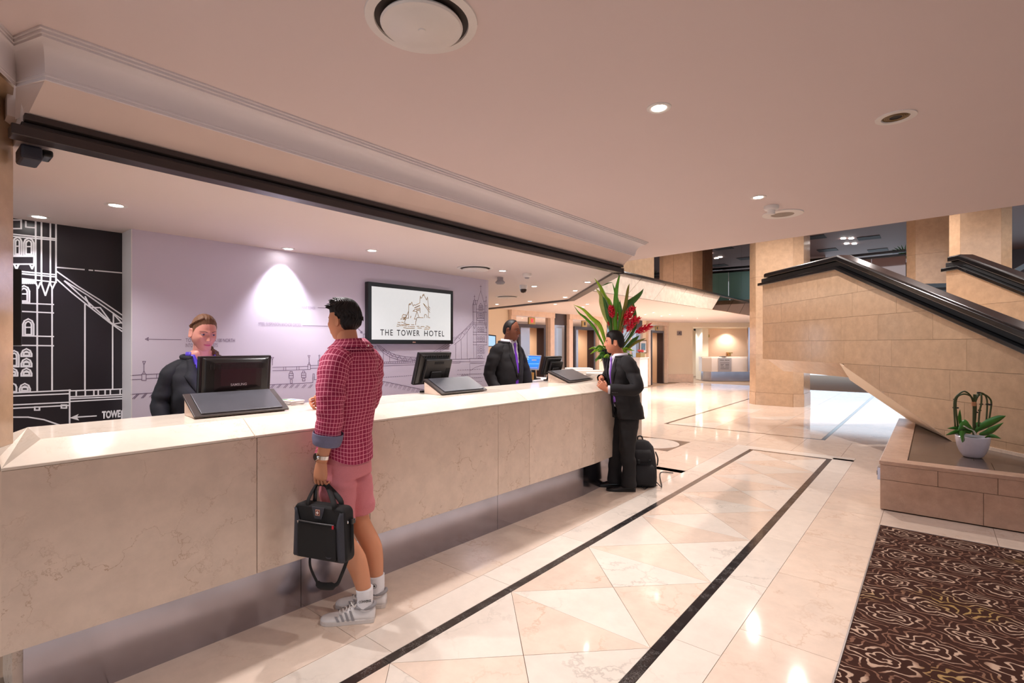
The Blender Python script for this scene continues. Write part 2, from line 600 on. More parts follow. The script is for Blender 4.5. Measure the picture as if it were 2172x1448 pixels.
# ================================================================== BULKHEAD, CORNICE, RAIL
inner = [(-2.52, 5.12), (-2.49, 0.345), (-2.64, 0.285), (-2.05, -0.02)]
outer = [(-2.345, 5.12), (-2.345, 0.313), (-2.505, 0.262), (-2.0, -0.005)]
prof = [(0, 2.520), (0.07, 2.520), (0.07, 2.531), (0.12, 2.533), (0.12, 2.541)]
for i in range(9):
    a = math.pi / 2 * i / 8
    prof.append((0.14 + 0.66 * (1 - math.cos(a)), 2.541 + 0.085 * math.sin(a)))
prof += [(0.80, 2.634), (0.90, 2.634), (0.90, 2.643), (1.0, 2.643), (1.0, 2.652)]
rings = []
for (ix, iy), (ox, oy) in zip(inner, outer):
    rings.append([(ix + (ox - ix) * t, iy + (oy - iy) * t, z) for t, z in prof] + [(ix - 0.05 if abs(iy) > .3 else ix, iy, 2.652)])
# square the far end
trim1 = MB().rings(rings, True, True).build('trim_1', CORN_M, smooth=True)
tag(trim1, 'white plaster cove cornice above the reception opening', 'cornice', kind='structure')
# sloped soffit board between cornice and rail, with its mitred return at the pillar
so = MB()
so.add([(-2.535, 5.12, 2.525), (-2.505, 0.345, 2.525), (-2.64, 0.315, 2.425), (-2.65, 5.12, 2.425)], [(0, 1, 2, 3)])
so.add([(-2.505, 0.345, 2.525), (-2.66, 0.285, 2.525), (-2.72, 0.29, 2.425), (-2.64, 0.315, 2.425)], [(0, 1, 2, 3)])
so.add([(-2.535, 5.12, 2.525), (-2.65, 5.12, 2.425), (-2.75, 5.12, 2.425), (-2.75, 5.12, 2.66), (-2.4, 5.12, 2.66)], [(0, 1, 2, 3, 4)])
so.box((-2.87, 0.27, 2.44), (-2.74, 5.12, 2.66))
trim2 = so.build('trim_2', SOFFIT_M)
tag(trim2, 'peach plaster soffit board under the cornice', 'trim', kind='structure')
trim3 = MB().box((-2.72, 0.305, 2.405), (-2.625, 5.1, 2.43)).box((-2.71, 0.30, 2.385), (-2.655, 5.1, 2.405)).box((-2.72, 0.27, 2.345), (-2.635, 5.1, 2.385)).build('trim_3', RAIL_M, bevel=0.004)
tag(trim3, 'dark bronze shutter rail above the counter', 'rail', kind='structure')


def bar(a, b, w_, z0, z1):
    a, b = Vector(a), Vector(b)
    t = (b - a).normalized(); s = Vector((-t.y, t.x)) * w_ / 2
    return [tuple(a - s), tuple(b - s), tuple(b + s), tuple(a + s)]


mb = MB()
for a, b in (((-2.67, 5.07), (-4.97, 7.66)), ((-4.95, 7.66), (-8.5, 8.64))):
    mb.poly_z(bar(a, b, 0.12, 0, 0), 2.335, 2.40)
    mb.poly_z(bar(a, b, 0.05, 0, 0), 2.40, 2.46)
trim4 = mb.build('trim_4', RAIL_M, bevel=0.004)
tag(trim4, 'dark bronze edge rail bending away behind the desk', 'rail', kind='structure')

# ================================================================== RECEPTION COUNTER
PA, PB, PC = Vector((-2.794, 0.256)), Vector((-2.655, 4.52)), Vector((-2.72, 5.75))


def cpt(s):
    """point on the front line of the counter at world y = s"""
    if s <= PB.y:
        t = (s - PA.y) / (PB.y - PA.y); p = PA + (PB - PA) * t; d = (PB - PA).normalized()
    else:
        t = (s - PB.y) / (PC.y - PB.y); p = PB + (PC - PB) * t; d = (PC - PB).normalized()
    return p, Vector((-d.y, d.x))      # inward normal (towards -x)


def csec(s, prof):
    p, nrm = cpt(s)
    return [(p.x + nrm.x * a, p.y + nrm.y * a, z) for a, z in prof]


counter = thing('reception_counter', 'long cream marble reception counter with sloping top edge and steel kickboard', 'counter', (-3.0, 3.0, 0))
ZT, ZF, ZB = 1.155, 1.066, 0.345
g = 0.0015
face_y = [0.256, 1.218, 1.905, 3.09, 3.485, 4.30, 4.52, 5.75]
for a, b in zip(face_y[:-1], face_y[1:]):
    pr = [(0, ZB), (0, ZF - g), (0.03, ZF - g), (0.03, ZB)]
    MB().rings([csec(a + g, pr), csec(b - g, pr)]).build('front_panel', COUNTER_M, counter, bevel=0.002)
top_y = [0.256, 1.205, 1.87, 3.46, 4.27, 4.52, 5.75]
for i, (a, b) in enumerate(zip(top_y[:-1], top_y[1:])):
    pr = [(-0.006, ZF), (-0.006, ZF + 0.012), (0.15, ZT), (0.62, ZT), (0.62, ZT - 0.05), (0.15, ZT - 0.06)]
    r0, r1 = csec(a + g, pr), csec(b - g, pr)
    if i == 0:      # mitred left end
        r0 = [(x, y + (0.13 if z > 1.14 else 0.0), z) for x, y, z in r0]
    MB().rings([r0, r1]).build('countertop_slab', TOP_M, counter, bevel=0.0025)
kick_y = [0.33, 1.52, 3.22, 4.52, 5.72]
for a, b in zip(kick_y[:-1], kick_y[1:]):
    pr = [(0.13, 0.0), (0.13, ZB - 0.002), (0.15, ZB - 0.002), (0.15, 0)]
    MB().rings([csec(a + g, pr), csec(b - g, pr)]).build('kick_panel', STEEL, counter)
pr = [(0.032, ZB), (0.032, ZF - 0.02), (0.16, ZT - 0.065), (0.60, ZT - 0.065), (0.60, 0.0), (0.152, 0.0), (0.152, ZB)]
MB().rings([csec(0.30, pr), csec(4.52, pr), csec(5.70, pr)]).build('core', COUNTER_M, counter)
# left end
MB().add([csec(0.256, [(0, ZB)])[0], csec(0.256, [(0, ZF)])[0], (-3.4, 0.24, ZT - .03), (-3.4, 0.24, ZB)], [(0, 1, 2, 3)]).build('end_panel', COUNTER_M, counter, solid=0.01)
# diagonal return of the counter behind the flowers
ret = thing('back_counter', 'white stone back counter running off behind the desk', 'counter', (-3.9, 6.7, 0))
q = [(-2.78, 5.80), (-4.75, 7.55), (-5.12, 7.13), (-3.25, 5.78)]
MB().poly_z(q, ZT - 0.07, ZT - 0.02).build('worktop', TOP_M, ret, bevel=0.003)
q2 = [(-2.83, 5.83), (-4.75, 7.50), (-5.06, 7.14), (-3.24, 5.81)]
MB().poly_z(q2, 0, ZT - 0.07).build('base', COUNTER_M, ret)

# ================================================================== STAIR
LS = 5.07
stair = thing('staircase', 'stone clad staircase with black handrails and an underside over the plinth', 'staircase', ld(LS + 0.9, 6.5, 0))
DPK, ZPK, SL = 7.93, 2.72, 0.43


def top_z(D):
    return ZPK + 0.012 * (D - DPK) if D > DPK else ZPK - SL * (DPK - D)


def bot_z(D):
    return 1.264 if D >= 7.89 else max(0.44, 1.275 - 0.41 * (7.89 - D))


def clip(poly, a, b, c):
    """keep a*x + b*y <= c"""
    out = []
    for i in range(len(poly)):
        p, q = poly[i], poly[(i + 1) % len(poly)]
        fp, fq = a * p[0] + b * p[1] - c, a * q[0] + b * q[1] - c
        if fp <= 0:
            out.append(p)
        if fp * fq < 0:
            t = fp / (fp - fq)
            out.append((p[0] + (q[0] - p[0]) * t, p[1] + (q[1] - p[1]) * t))
    return out


def wall_blocks(L, D0, D1, zrows, width, material, parent, top=True, thick=0.03, seed=1, zmin=None):
    rnd = random.Random(seed)
    vec = Vector(ld(thick, 0)) 
    for r, (za, zb) in enumerate(zip(zrows[:-1], zrows[1:])):
        d = D0 - rnd.random() * width
        while d < D1:
            wd = width * (0.75 + 0.5 * rnd.random())
            a, b = max(d, D0), min(d + wd, D1)
            d += wd
            if b - a < 0.02:
                continue
            p = [(a + g, za + g), (b - g, za + g), (b - g, zb - g), (a + g, zb - g)]
            p = clip(p, -SL, 1, ZPK - SL * DPK)                 # under the sloping coping
            p = clip(p, -0.012, 1, ZPK - 0.012 * DPK)           # under the level coping
            if zb < 1.3:
                p = clip(p, 0.41, -1, 0.41 * 7.89 - 1.275)      # above the sloping underside
            if len(p) < 3:
                continue
            ar = abs(sum(p[i][0] * p[(i + 1) % len(p)][1] - p[(i + 1) % len(p)][0] * p[i][1] for i in range(len(p)))) / 2
            if ar < 0.002:
                continue
            MB().prism([ld(L, x, z) for x, z in p], vec).build('stone_block', material, parent)


rows = [0.44, 0.555, 0.91, 1.264, 1.618, 1.972, 2.326, 2.78]
wall_blocks(LS, 3.0, 10.3, rows, 0.95, STAIR_M, stair, seed=4)
# parapet core behind the stone
core = [(3.0, top_z(3.0)), (DPK, ZPK), (10.3, top_z(10.3)), (10.3, 1.27), (7.89, 1.28), (5.87, 0.45), (3.0, 0.45)]
core = [(d, z - 0.004 if z > 1.3 else z + 0.003) for d, z in core]
MB().prism([ld(LS + 0.032, x, z) for x, z in core], Vector(ld(0.17, 0))).build('parapet_core', GROUT, stair)


def rail_run(pts, profile, name, material, parent):
    """profile (l, dz) swept along stair points (L, D, z)"""
    rings = [[ld(L + l, D, z + dz) for l, dz in profile] for L, D, z in pts]
    return MB().rings(rings).build(name, material, parent, bevel=0.008)


tp = [(LS, 2.6, top_z(2.6)), (LS, DPK, ZPK), (LS, 10.42, top_z(10.42))]
rail_run(tp, [(-0.05, 0), (-0.05, 0.055), (0.25, 0.055), (0.25, 0)], 'coping', BLACK_RAIL, stair)
rail_run([(L, D, z + 0.055) for L, D, z in tp], [(0.03, 0), (0.03, 0.09), (0.17, 0.09), (0.17, 0)], 'rail_core', BLACKMAT, stair)
rail_run([(L, min(D, 10.2), z + 0.145) for L, D, z in tp], [(-0.03, 0), (-0.03, 0.06), (0.0, 0.085), (0.2, 0.085), (0.23, 0.06), (0.23, 0)], 'handrail', BLACK_RAIL, stair)
# sloping underside
UND = mat('stair_underside_plaster', lin((240, 220, 194)), 0.5, var=0.04)
MB().add([ld(LS + .005, 7.89, 1.275), ld(LS + .005, 5.86, 0.443), ld(LS + 0.42, 6.55, 0.443), ld(LS + 0.53, 7.04, 0.443), ld(LS + 0.53, 8.43, 0.97)], [(0, 1, 2, 3, 4)]).build('underside', UND, stair, solid=0.01)
# landing edge beam between the parapet and the pillar
MB().prism([ld(LS + 0.10, 7.9, 1.268), ld(LS + 0.10, 10.3, 1.258), ld(LS + 0.42, 10.3, 1.02), ld(LS + 0.42, 8.1, 1.02)], Vector(ld(1.2, 0))).build('landing_beam', STAIR_M, stair)
for k in range(9):
    D0 = DPK - 0.15 - k * 0.3
    MB().prism([ld(LS + 0.21, D0 - 0.3, 1.80 - k * 0.129), ld(LS + 0.21, D0 - 0.3, 1.655 - k * 0.129), ld(LS + 0.21, D0, 1.655 - k * 0.129), ld(LS + 0.21, D0, 1.80 - k * 0.129)], Vector(ld(1.65, 0))).build('step', CREAM, stair)
# far parapet of the same stair
L2, D2 = 6.95, 8.15
zt2 = lambda D: 2.72 - 0.50 * (7.9 - D) if D < 7.9 else 2.72
for a, b in ((4.4, 5.6), (5.6, 6.9), (6.9, 8.15)):
    for z0, z1 in ((0.8, 1.6), (1.6, 2.15), (2.15, 2.75)):
        p = [(a + g, z0 + g), (b - g, z0 + g), (b - g, z1 - g), (a + g, z1 - g)]
        p = clip(p, -0.5, 1, 2.72 - 0.5 * 7.9); p = clip(p, 0, 1, 2.72)
        if len(p) > 2:
            MB().prism([ld(L2, x, z) for x, z in p], Vector(ld(0.2, 0))).build('stone_block', STAIR_M, stair)
tp2 = [(L2, 4.3, zt2(4.3)), (L2, 7.9, 2.72), (L2, 8.2, 2.72)]
rail_run(tp2, [(-0.05, 0), (-0.05, 0.06), (0.25, 0.06), (0.25, 0)], 'coping', BLACK_RAIL, stair)
rail_run([(L, D, z + 0.06) for L, D, z in tp2], [(0.03, 0), (0.03, 0.09), (0.17, 0.09), (0.17, 0)], 'rail_core', BLACKMAT, stair)
rail_run([(L, min(D, 8.1), z + 0.15) for L, D, z in tp2], [(-0.03, 0), (-0.03, 0.07), (0.0, 0.085), (0.2, 0.085), (0.23, 0.07), (0.23, 0)], 'handrail', BLACK_RAIL, stair)
# landing slab and its far railing
MB().prism([ld(LS + 0.2, 7.9, 1.80), ld(LS + 0.2, 10.3, 1.80), ld(9.2, 10.3, 1.80), ld(9.2, 8.3, 1.80), ld(L2, 8.3, 1.80), ld(L2, 7.9, 1.80)], (0, 0, -0.25)).build('landing_slab', CREAM, stair)
gr = stair
MB().prism([ld(7.1, 10.2, 1.8), ld(9.0, 9.7, 1.8), ld(9.0, 9.7, 2.55), ld(7.1, 10.2, 2.55)], Vector(ld(0.05, 0.15))).build('stone_panel', STAIR_M, gr)
for z0, z1, nm in ((2.56, 2.61, 'lower_rail'), (2.66, 2.74, 'handrail')):
    MB().prism([ld(7.05, 10.18, z0), ld(9.0, 9.66, z0), ld(9.0, 9.66, z1), ld(7.05, 10.18, z1)], Vector(ld(0.06, 0.18))).build(nm, BLACK_RAIL, gr)
MB().prism([ld(7.05, 10.2, 2.6), ld(9.0, 9.7, 2.6), ld(9.0, 9.7, 2.67), ld(7.05, 10.2, 2.67)], Vector(ld(0.03, 0.1))).build('rail_core', BLACKMAT, gr)
ur = stair
pp = [(9.15, 9.50, 2.85), (9.35, 9.50, 2.85), (10.9, 9.80, 3.6)]
for dz, hh, nm in ((-0.14, 0.05, 'lower_rail'), (0, 0.1, 'handrail')):
    MB().rings([[ld(L, D, z + dz), ld(L + .06, D + .1, z + dz), ld(L + .06, D + .1, z + dz + hh), ld(L, D, z + dz + hh)] for L, D, z in pp]).build(nm, BLACK_RAIL, ur)
MB().rings([[ld(L, D + .02, 1.8), ld(L + .06, D + .1, 1.8), ld(L + .06, D + .1, z - .13), ld(L, D + .02, z - .13)] for L, D, z in pp]).build('stone_panel', STAIR_M, ur)

# ================================================================== PLINTH in front of the stair
plinth = thing('stone_plinth', 'low pink stone plinth with a dark slab top under the stair', 'plinth', (1.3, 7.0, 0))
PX0, PY0 = -0.39, 5.93
xs = [PX0, 0.33, 1.05, 1.8, 2.6]
for a, b in zip(xs[:-1], xs[1:]):
    MB().box((a + g, PY0, 0.008), (b - g, PY0 + 0.03, 0.285)).build('stone_block', PLINTH_M, plinth, bevel=0.002)
xs = [PX0, 0.03, 0.42, 1.1, 1.9, 2.6]
for a, b in zip(xs[:-1], xs[1:]):
    MB().box((a + g, PY0 + 0.002, 0.288), (b - g, PY0 + 0.03, 0.425)).build('stone_block', PLINTH_M, plinth, bevel=0.002)
ys = [PY0 + 0.03, 7.0, 8.2, 9.5]
for a, b in zip(ys[:-1], ys[1:]):
    for z0, z1 in ((0.008, 0.285), (0.288, 0.425)):
        MB().box((PX0, a + g, z0), (PX0 + 0.03, b - g, z1)).build('stone_block', PLINTH_M, plinth, bevel=0.002)
MB().box((PX0 - 0.006, PY0 - 0.006, 0.427), (2.6, PY0 + 0.17, 0.462)).build('rim', PLINTH_M, plinth, bevel=0.004)
MB().box((PX0 - 0.006, PY0 + 0.171, 0.427), (PX0 + 0.20, 9.5, 0.462)).build('rim', PLINTH_M, plinth, bevel=0.004)
MB().box((PX0 + 0.035, PY0 + 0.04, 0.01), (2.55, 9.4, 0.425)).build('core', GROUT, plinth)
for a, b, c, d in ((PX0 + 0.201, PY0 + 0.171, 0.42, 6.6), (0.42, PY0 + 0.171, 1.2, 6.6), (1.2, PY0 + 0.171, 2.5, 6.6), (PX0 + 0.201, 6.6, 0.30, 7.5), (0.30, 6.6, 1.4, 7.5), (1.4, 6.6, 2.5, 7.5), (PX0 + 0.201, 7.5, 0.9, 9.4)):
    MB().box((a + g, b + g, 0.425), (c - g, d - g, 0.440)).build('slab', GREYST, plinth)
MB().prism([ld(LS - 0.02, 3.0, 0.441), ld(LS - 0.02, 5.6, 0.441), ld(LS - 0.02, 5.6, 0.475), ld(LS - 0.02, 3.0, 0.475)], Vector(ld(0.02, 0))).build('skirting', CREAM, plinth)
sock = thing('floor_socket', 'small grey steel socket plate on the plinth side', 'socket', (PX0, 6.15, 0.3))
MB().box((PX0 - 0.03, 6.06, 0.25), (PX0, 6.17, 0.37)).build('plate', STEEL, sock, bevel=0.003)
MB().box((PX0 - 0.036, 6.09, 0.29), (PX0 - 0.03, 6.14, 0.33)).build('cover', BLACKPL, sock)

# ================================================================== PILLARS
def octo(x0, x1, y0, y1, c):
    return [(x0 + c, y0), (x1 - c, y0), (x1, y0 + c), (x1, y1 - c), (x1 - c, y1), (x0 + c, y1), (x0, y1 - c), (x0, y0 + c)]


def pillar(x0, x1, y0, y1, c, zs, label, z0=0.0):
    p = thing('pillar', label, 'pillar', ((x0 + x1) / 2, (y0 + y1) / 2, z0))
    o = octo(x0, x1, y0, y1, c)
    MB().poly_z(octo(x0 + .02, x1 - .02, y0 + .02, y1 - .02, c), z0, zs[-1]).build('core', GROUT, p)
    for i in (7, 0, 1, 2, 6):
        a, b = Vector(o[i]), Vector(o[(i + 1) % 8])
        t = (b - a).normalized(); nn = Vector((t.y, -t.x))
        for za, zb in zip(zs[:-1], zs[1:]):
            A, B = a + t * g, b - t * g
            ex = 0.012 if za == z0 and z0 == 0 else 0.0
            q = [A + nn * ex, B + nn * ex, B - nn * 0.03, A - nn * 0.03]
            MB().poly_z([tuple(v) for v in q], za + g, zb - g).build('stone_panel', STAIR_M, p)
    return p


pillar(-3.75, -2.49, 14.2, 15.45, 0.2, [0, 0.32, 1.3, 2.25, 3.3, 4.3, 5.0], 'octagonal stone pillar behind the left end of the stair parapet')
cA = ld((1978 - CX) * 12.6 / FPX, 12.6)
pillar(cA[0] - 0.5, cA[0] + 0.5, cA[1] - 0.5, cA[1] + 0.5, 0.18, [0, 0.32, 1.6, 2.9, 3.75, 5.0], 'octagonal stone pillar standing behind the landing railing')
cB = ld((2076 - CX) * 10.8 / FPX, 10.8)
pillar(cB[0] - 0.48, cB[0] + 0.48, cB[1] - 0.48, cB[1] + 0.48, 0.17, [0, 0.32, 1.6, 2.9, 4.30, 5.0], 'octagonal stone pillar rising behind the far stair parapet')

# ================================================================== MEZZANINE EDGE
MIRROR = mat('bronze_mirror', lin((158, 140, 130)), 0.02, metal=1.0, var=0.01)
mez = thing('mezzanine_front', 'mezzanine front with slanted panels built as a floor reflection, a black rail and mirror panels', 'balcony', (-4.4, 11.5, 2.45))
GLOSS = marble('reflected_floor_stone', lin((232, 214, 196)), lin((190, 165, 140)), rough=0.06, vscale=1.5, vamt=0.2, tone=0.04)  # slanted cream panels shape the floor reflection of the mirrored fascia
XM = -4.35
MB().box((XM - 0.06, 7.16, 2.452), (XM - 0.032, 16.9, 2.828)).build('panel_backing', BLACKMAT, mez)
y = 6.2
sk = 0.62
while y < 16.6:
    a0, a1 = y, y + 1.18
    m_ = MIRROR if y > 13.0 else GLOSS
    P = [(XM, a0 + g, 2.45), (XM, a1 - g, 2.45), (XM, a1 - g + sk, 2.83), (XM, a0 + g + sk, 2.83)]
    P = [(x, min(max(yy, 7.15), 16.9), z) for x, yy, z in P]
    MB().prism([(x, yy + (0.011 if i_ in (0, 3) else -0.011), z) for i_, (x, yy, z) in enumerate(P)], (-0.03, 0, 0)).build('slanted_panel', m_, mez)
    y += 1.18
MB().box((XM - 0.07, 5.3, 2.83), (XM + 0.05, 16.9, 2.865)).box((XM - 0.05, 5.3, 2.87), (XM + 0.02, 16.9, 2.89)).build('black_rail', BLACK_RAIL, mez, bevel=0.006)
for a, b in ((6.5, 7.8), (7.8, 8.9), (8.9, 9.78)):
    MB().box((XM - 0.06, a + g, 2.89), (XM - 0.01, b - g, 5.0)).build('stone_panel', STAIR_M, mez)
y = 9.78
while y < 16.9:
    b = min(y + 1.02, 16.95)
    MB().box((XM - 0.06, y + 0.003, 2.89), (XM - 0.02, b - 0.003, 5.0)).build('mirror_panel', MIRROR, mez)
    y += 1.02
# far gallery balustrade
gal = thing('gallery_balustrade', 'black topped glass balustrade of the far upper gallery', 'balustrade', ld(9.6, 14.2, 3))
A_, B_ = Vector(ld(7.2, 16.7)), Vector(ld(10.42, 13.46))
t_ = (B_ - A_); nseg = 6
SMOKE = mat('smoked_glass', lin((150, 128, 120)), 0.03, metal=0.75, var=0.02)
nn_ = Vector((-t_.y, t_.x, 0)).normalized()
TEALG = mat('teal_glass', lin((130, 186, 180)), 0.1, var=0.05)
for k in range(nseg):
    a, b = A_ + t_ * (k / nseg + 0.002), A_ + t_ * ((k + 1) / nseg - 0.002)
    MB().prism([(a.x, a.y, 3.0), (b.x, b.y, 3.0), (b.x, b.y, 3.9), (a.x, a.y, 3.9)], nn_ * 0.02).build('glass_panel', TEALG if k < 3 else SMOKE, gal)
for z0, z1, wd in ((3.9, 3.96, 0.12), (4.0, 4.07, 0.16)):
    a, b = A_ - nn_ * wd / 2, B_ - nn_ * wd / 2
    MB().prism([(a.x, a.y, z0), (b.x, b.y, z0), (b.x, b.y, z1), (a.x, a.y, z1)], nn_ * wd).build('handrail', BLACK_RAIL, gal, bevel=0.01)
a, b = A_ + nn_ * 0.03, B_ + nn_ * 0.03
MB().prism([(a.x, a.y, 2.55), (b.x, b.y, 2.55), (b.x, b.y, 3.0), (a.x, a.y, 3.0)], nn_ * 0.3).build('slab_edge', STAIR_M, gal)
a, b = A_ + nn_ * 0.34, B_ + nn_ * 0.34
MB().prism([(a.x, a.y, 2.75), (b.x, b.y, 2.75), (b.x, b.y, 2.99), (a.x, a.y, 2.99)], nn_ * 3.2).build('gallery_floor', CREAM, gal)
# gallery back wall
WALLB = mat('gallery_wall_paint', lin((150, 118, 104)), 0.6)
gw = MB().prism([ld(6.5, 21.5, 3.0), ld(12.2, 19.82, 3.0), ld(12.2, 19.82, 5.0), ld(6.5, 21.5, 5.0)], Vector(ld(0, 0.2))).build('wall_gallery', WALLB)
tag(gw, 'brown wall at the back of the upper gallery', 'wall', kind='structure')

# ================================================================== ENTRANCE SIDE, behind and beside the camera
we = MB().box((-4.6, -5.2, 2.3), (8, -5.0, 2.66)).box((-4.6, -5.2, 0), (8, -5.0, 0.12)).box((-4.6, -5.2, 0.12), (-3.2, -5.0, 2.3)).box((6.6, -5.2, 0.12), (8, -5.0, 2.3)).build('wall_entrance', CREAM)
tag(we, 'cream entrance wall with a long glazed opening', 'wall', kind='structure')
for i in range(6):
    x_ = -3.2 + i * 1.96
    MB().box((x_ - 0.04, -5.15, 0.12), (x_ + 0.04, -5.05, 2.3)).build('mullion', RAIL_M, we)
wr = MB().box((8.0, -5.2, 0), (8.2, 4.6, 2.95)).build('wall_right', CREAM)
tag(wr, 'cream wall along the carpet side of the lobby', 'wall', kind='structure')
# ================================================================== LIGHT FITTINGS
def downlight_proto():
    r = thing('downlight', 'x', 'downlight', (0, 0, 0))
    MB().lathe([(0.031, -0.001), (0.036, -0.004), (0.050, -0.006), (0.055, -0.003), (0.055, 0.0)], n=28).build('ring', WHITEPL, r, smooth=True)
    MB().lathe([(0.0, -0.0025), (0.033, -0.0025), (0.034, 0.0)], n=20).build('lamp_face', LAMPGLOW, r)
    return r


DL = downlight_proto()
DLK = kid_map(DL)
DLN = [0]


def downlight(p, label, group, energy, color, size=125, s=1.0, radius=0.035, aim=None):
    if DLN[0] == 0:
        o = DL
    else:
        o = copy_tree(DL, None, DLK)
    DLN[0] += 1
    o.location = p
    o.scale = (s, s, s)
    tag(o, label, 'downlight', group)
    if energy:
        lamp((p[0], p[1], p[2] - 0.02), energy, color, size, 0.8, radius, aim=aim)
    return o


# lobby ceiling
for p, lb in (((-0.975, 2.24), 'lit round downlight alone in the middle of the low lobby ceiling'), ((-1.0, 4.07), 'lit round downlight beside the smoke detector of the low lobby ceiling')):
    downlight((p[0], p[1], ZC), lb, 'lobby ceiling downlights', 60, WARM, 105)
for p in ((-1.0, 0.4), (-1.0, -1.5), (1.3, 1.2), (1.3, 3.2), (1.3, -0.8), (3.2, 2.2), (3.2, 0.2), (-1.0, -3.2)):
    downlight((p[0], p[1], ZC), 'round downlight towards the entrance side of the low lobby ceiling', 'lobby ceiling downlights', 48, WARM, 105)
# reception ceiling
for u, v, lb in ((246, 435, 'lit round downlight over the braided receptionist'), (789, 531, 'lit round downlight in front of the wall screen'), (1066, 574, 'lit downlight between the air diffuser and the motion sensor'), (1133, 607, 'lit downlight beside the dome camera')):
    p = on_z(u, v, ZR)
    downlight(p, lb, 'downlights over the desk', 31, NEUT, 130)
for u, v in ((90, 453), (600, 530)):
    p = on_z(u, v, ZR)
    xw = -4.42 if u == 90 else -4.2
    p.x = xw + 0.10 if u == 90 else -4.16
    downlight(p, 'lit downlight washing the black wall panel' if u == 90 else 'lit downlight washing the lilac wall', 'wall washing downlights', 16 if u == 90 else 60, COOL, 80, aim=(p.x - 0.16, p.y, 1.0))
for y_ in (0.9, 2.0, 3.1, 4.2):
    lamp((-3.02, y_, 2.33), 48, NEUT, 96, 0.45, 0.02, aim=(-2.62, y_, 0.0))  # added spots without fittings, for the bright countertop and floor shadow strip
for u, v in ((1246, 598), (1220, 616), (1199, 630)):
    downlight(on_z(u, v, ZR), 'small downlight along the bent edge rail', 'downlights along the edge rail', 14, WARM)
for u, v in ((1054, 645), (1124, 638.5)):
    downlight(on_z(u, v, ZR), 'small downlight at the back edge of the reception ceiling', 'downlights at the back edge', 14, WARM)
# lift lobby ceiling
for u, v in ((1246, 644.6), (1237, 650.5), (1178, 645), (1274, 674), (1369, 667), (1386, 662.6), (1403, 670), (1420, 666.7), (1479, 674.5), (1456, 677), (1447, 669)):
    downlight(on_z(u, v, ZL), 'tiny downlight in the lift lobby ceiling', 'lift lobby downlights', 140, WARM)
# hall beyond the low ceiling
for p in ((-2.0, 8.5), (-2.0, 11.0), (0.5, 10.5), (-3.2, 12.6), (2.6, 12.6), (-0.8, 13.6), (5.0, 10.5)):
    downlight((p[0], p[1], 5.0), 'round downlight in the brown upper ceiling', 'upper ceiling downlights', 290, WARM, 150, s=1.6)
for p in ((1.2, 5.0), (2.6, 4.4)):
    pass
# ================================================================== LIFT LOBBY AND FAR ROOMS
WALLC = mat('cream_wall_paint', lin((238, 220, 194)), 0.55, var=0.02, scale=3)
SURR = marble('lift_surround_stone', lin((232, 204, 182)), lin((206, 176, 150)), rough=0.2, vscale=6, vamt=0.2, mott=0.06, tone=0.02)
BRONZE = mat('bronze_frame', lin((84, 74, 74)), 0.3, metal=0.7, var=0.05)
LIFT_STEEL = mat('lift_door_steel', lin((190, 172, 170)), 0.18, metal=1.0, var=0.05, scale=4)
CABIN = mat('cabin_wood', lin((228, 190, 150)), 0.45, var=0.04, scale=5)
MIRR = mat('lobby_mirror', lin((214, 210, 206)), 0.03, metal=1.0, var=0.01)
XL = -8.4
lift_wall = MB()
openings = [(10.36, 11.57), (13.05, 14.28), (18.49, 19.66)]


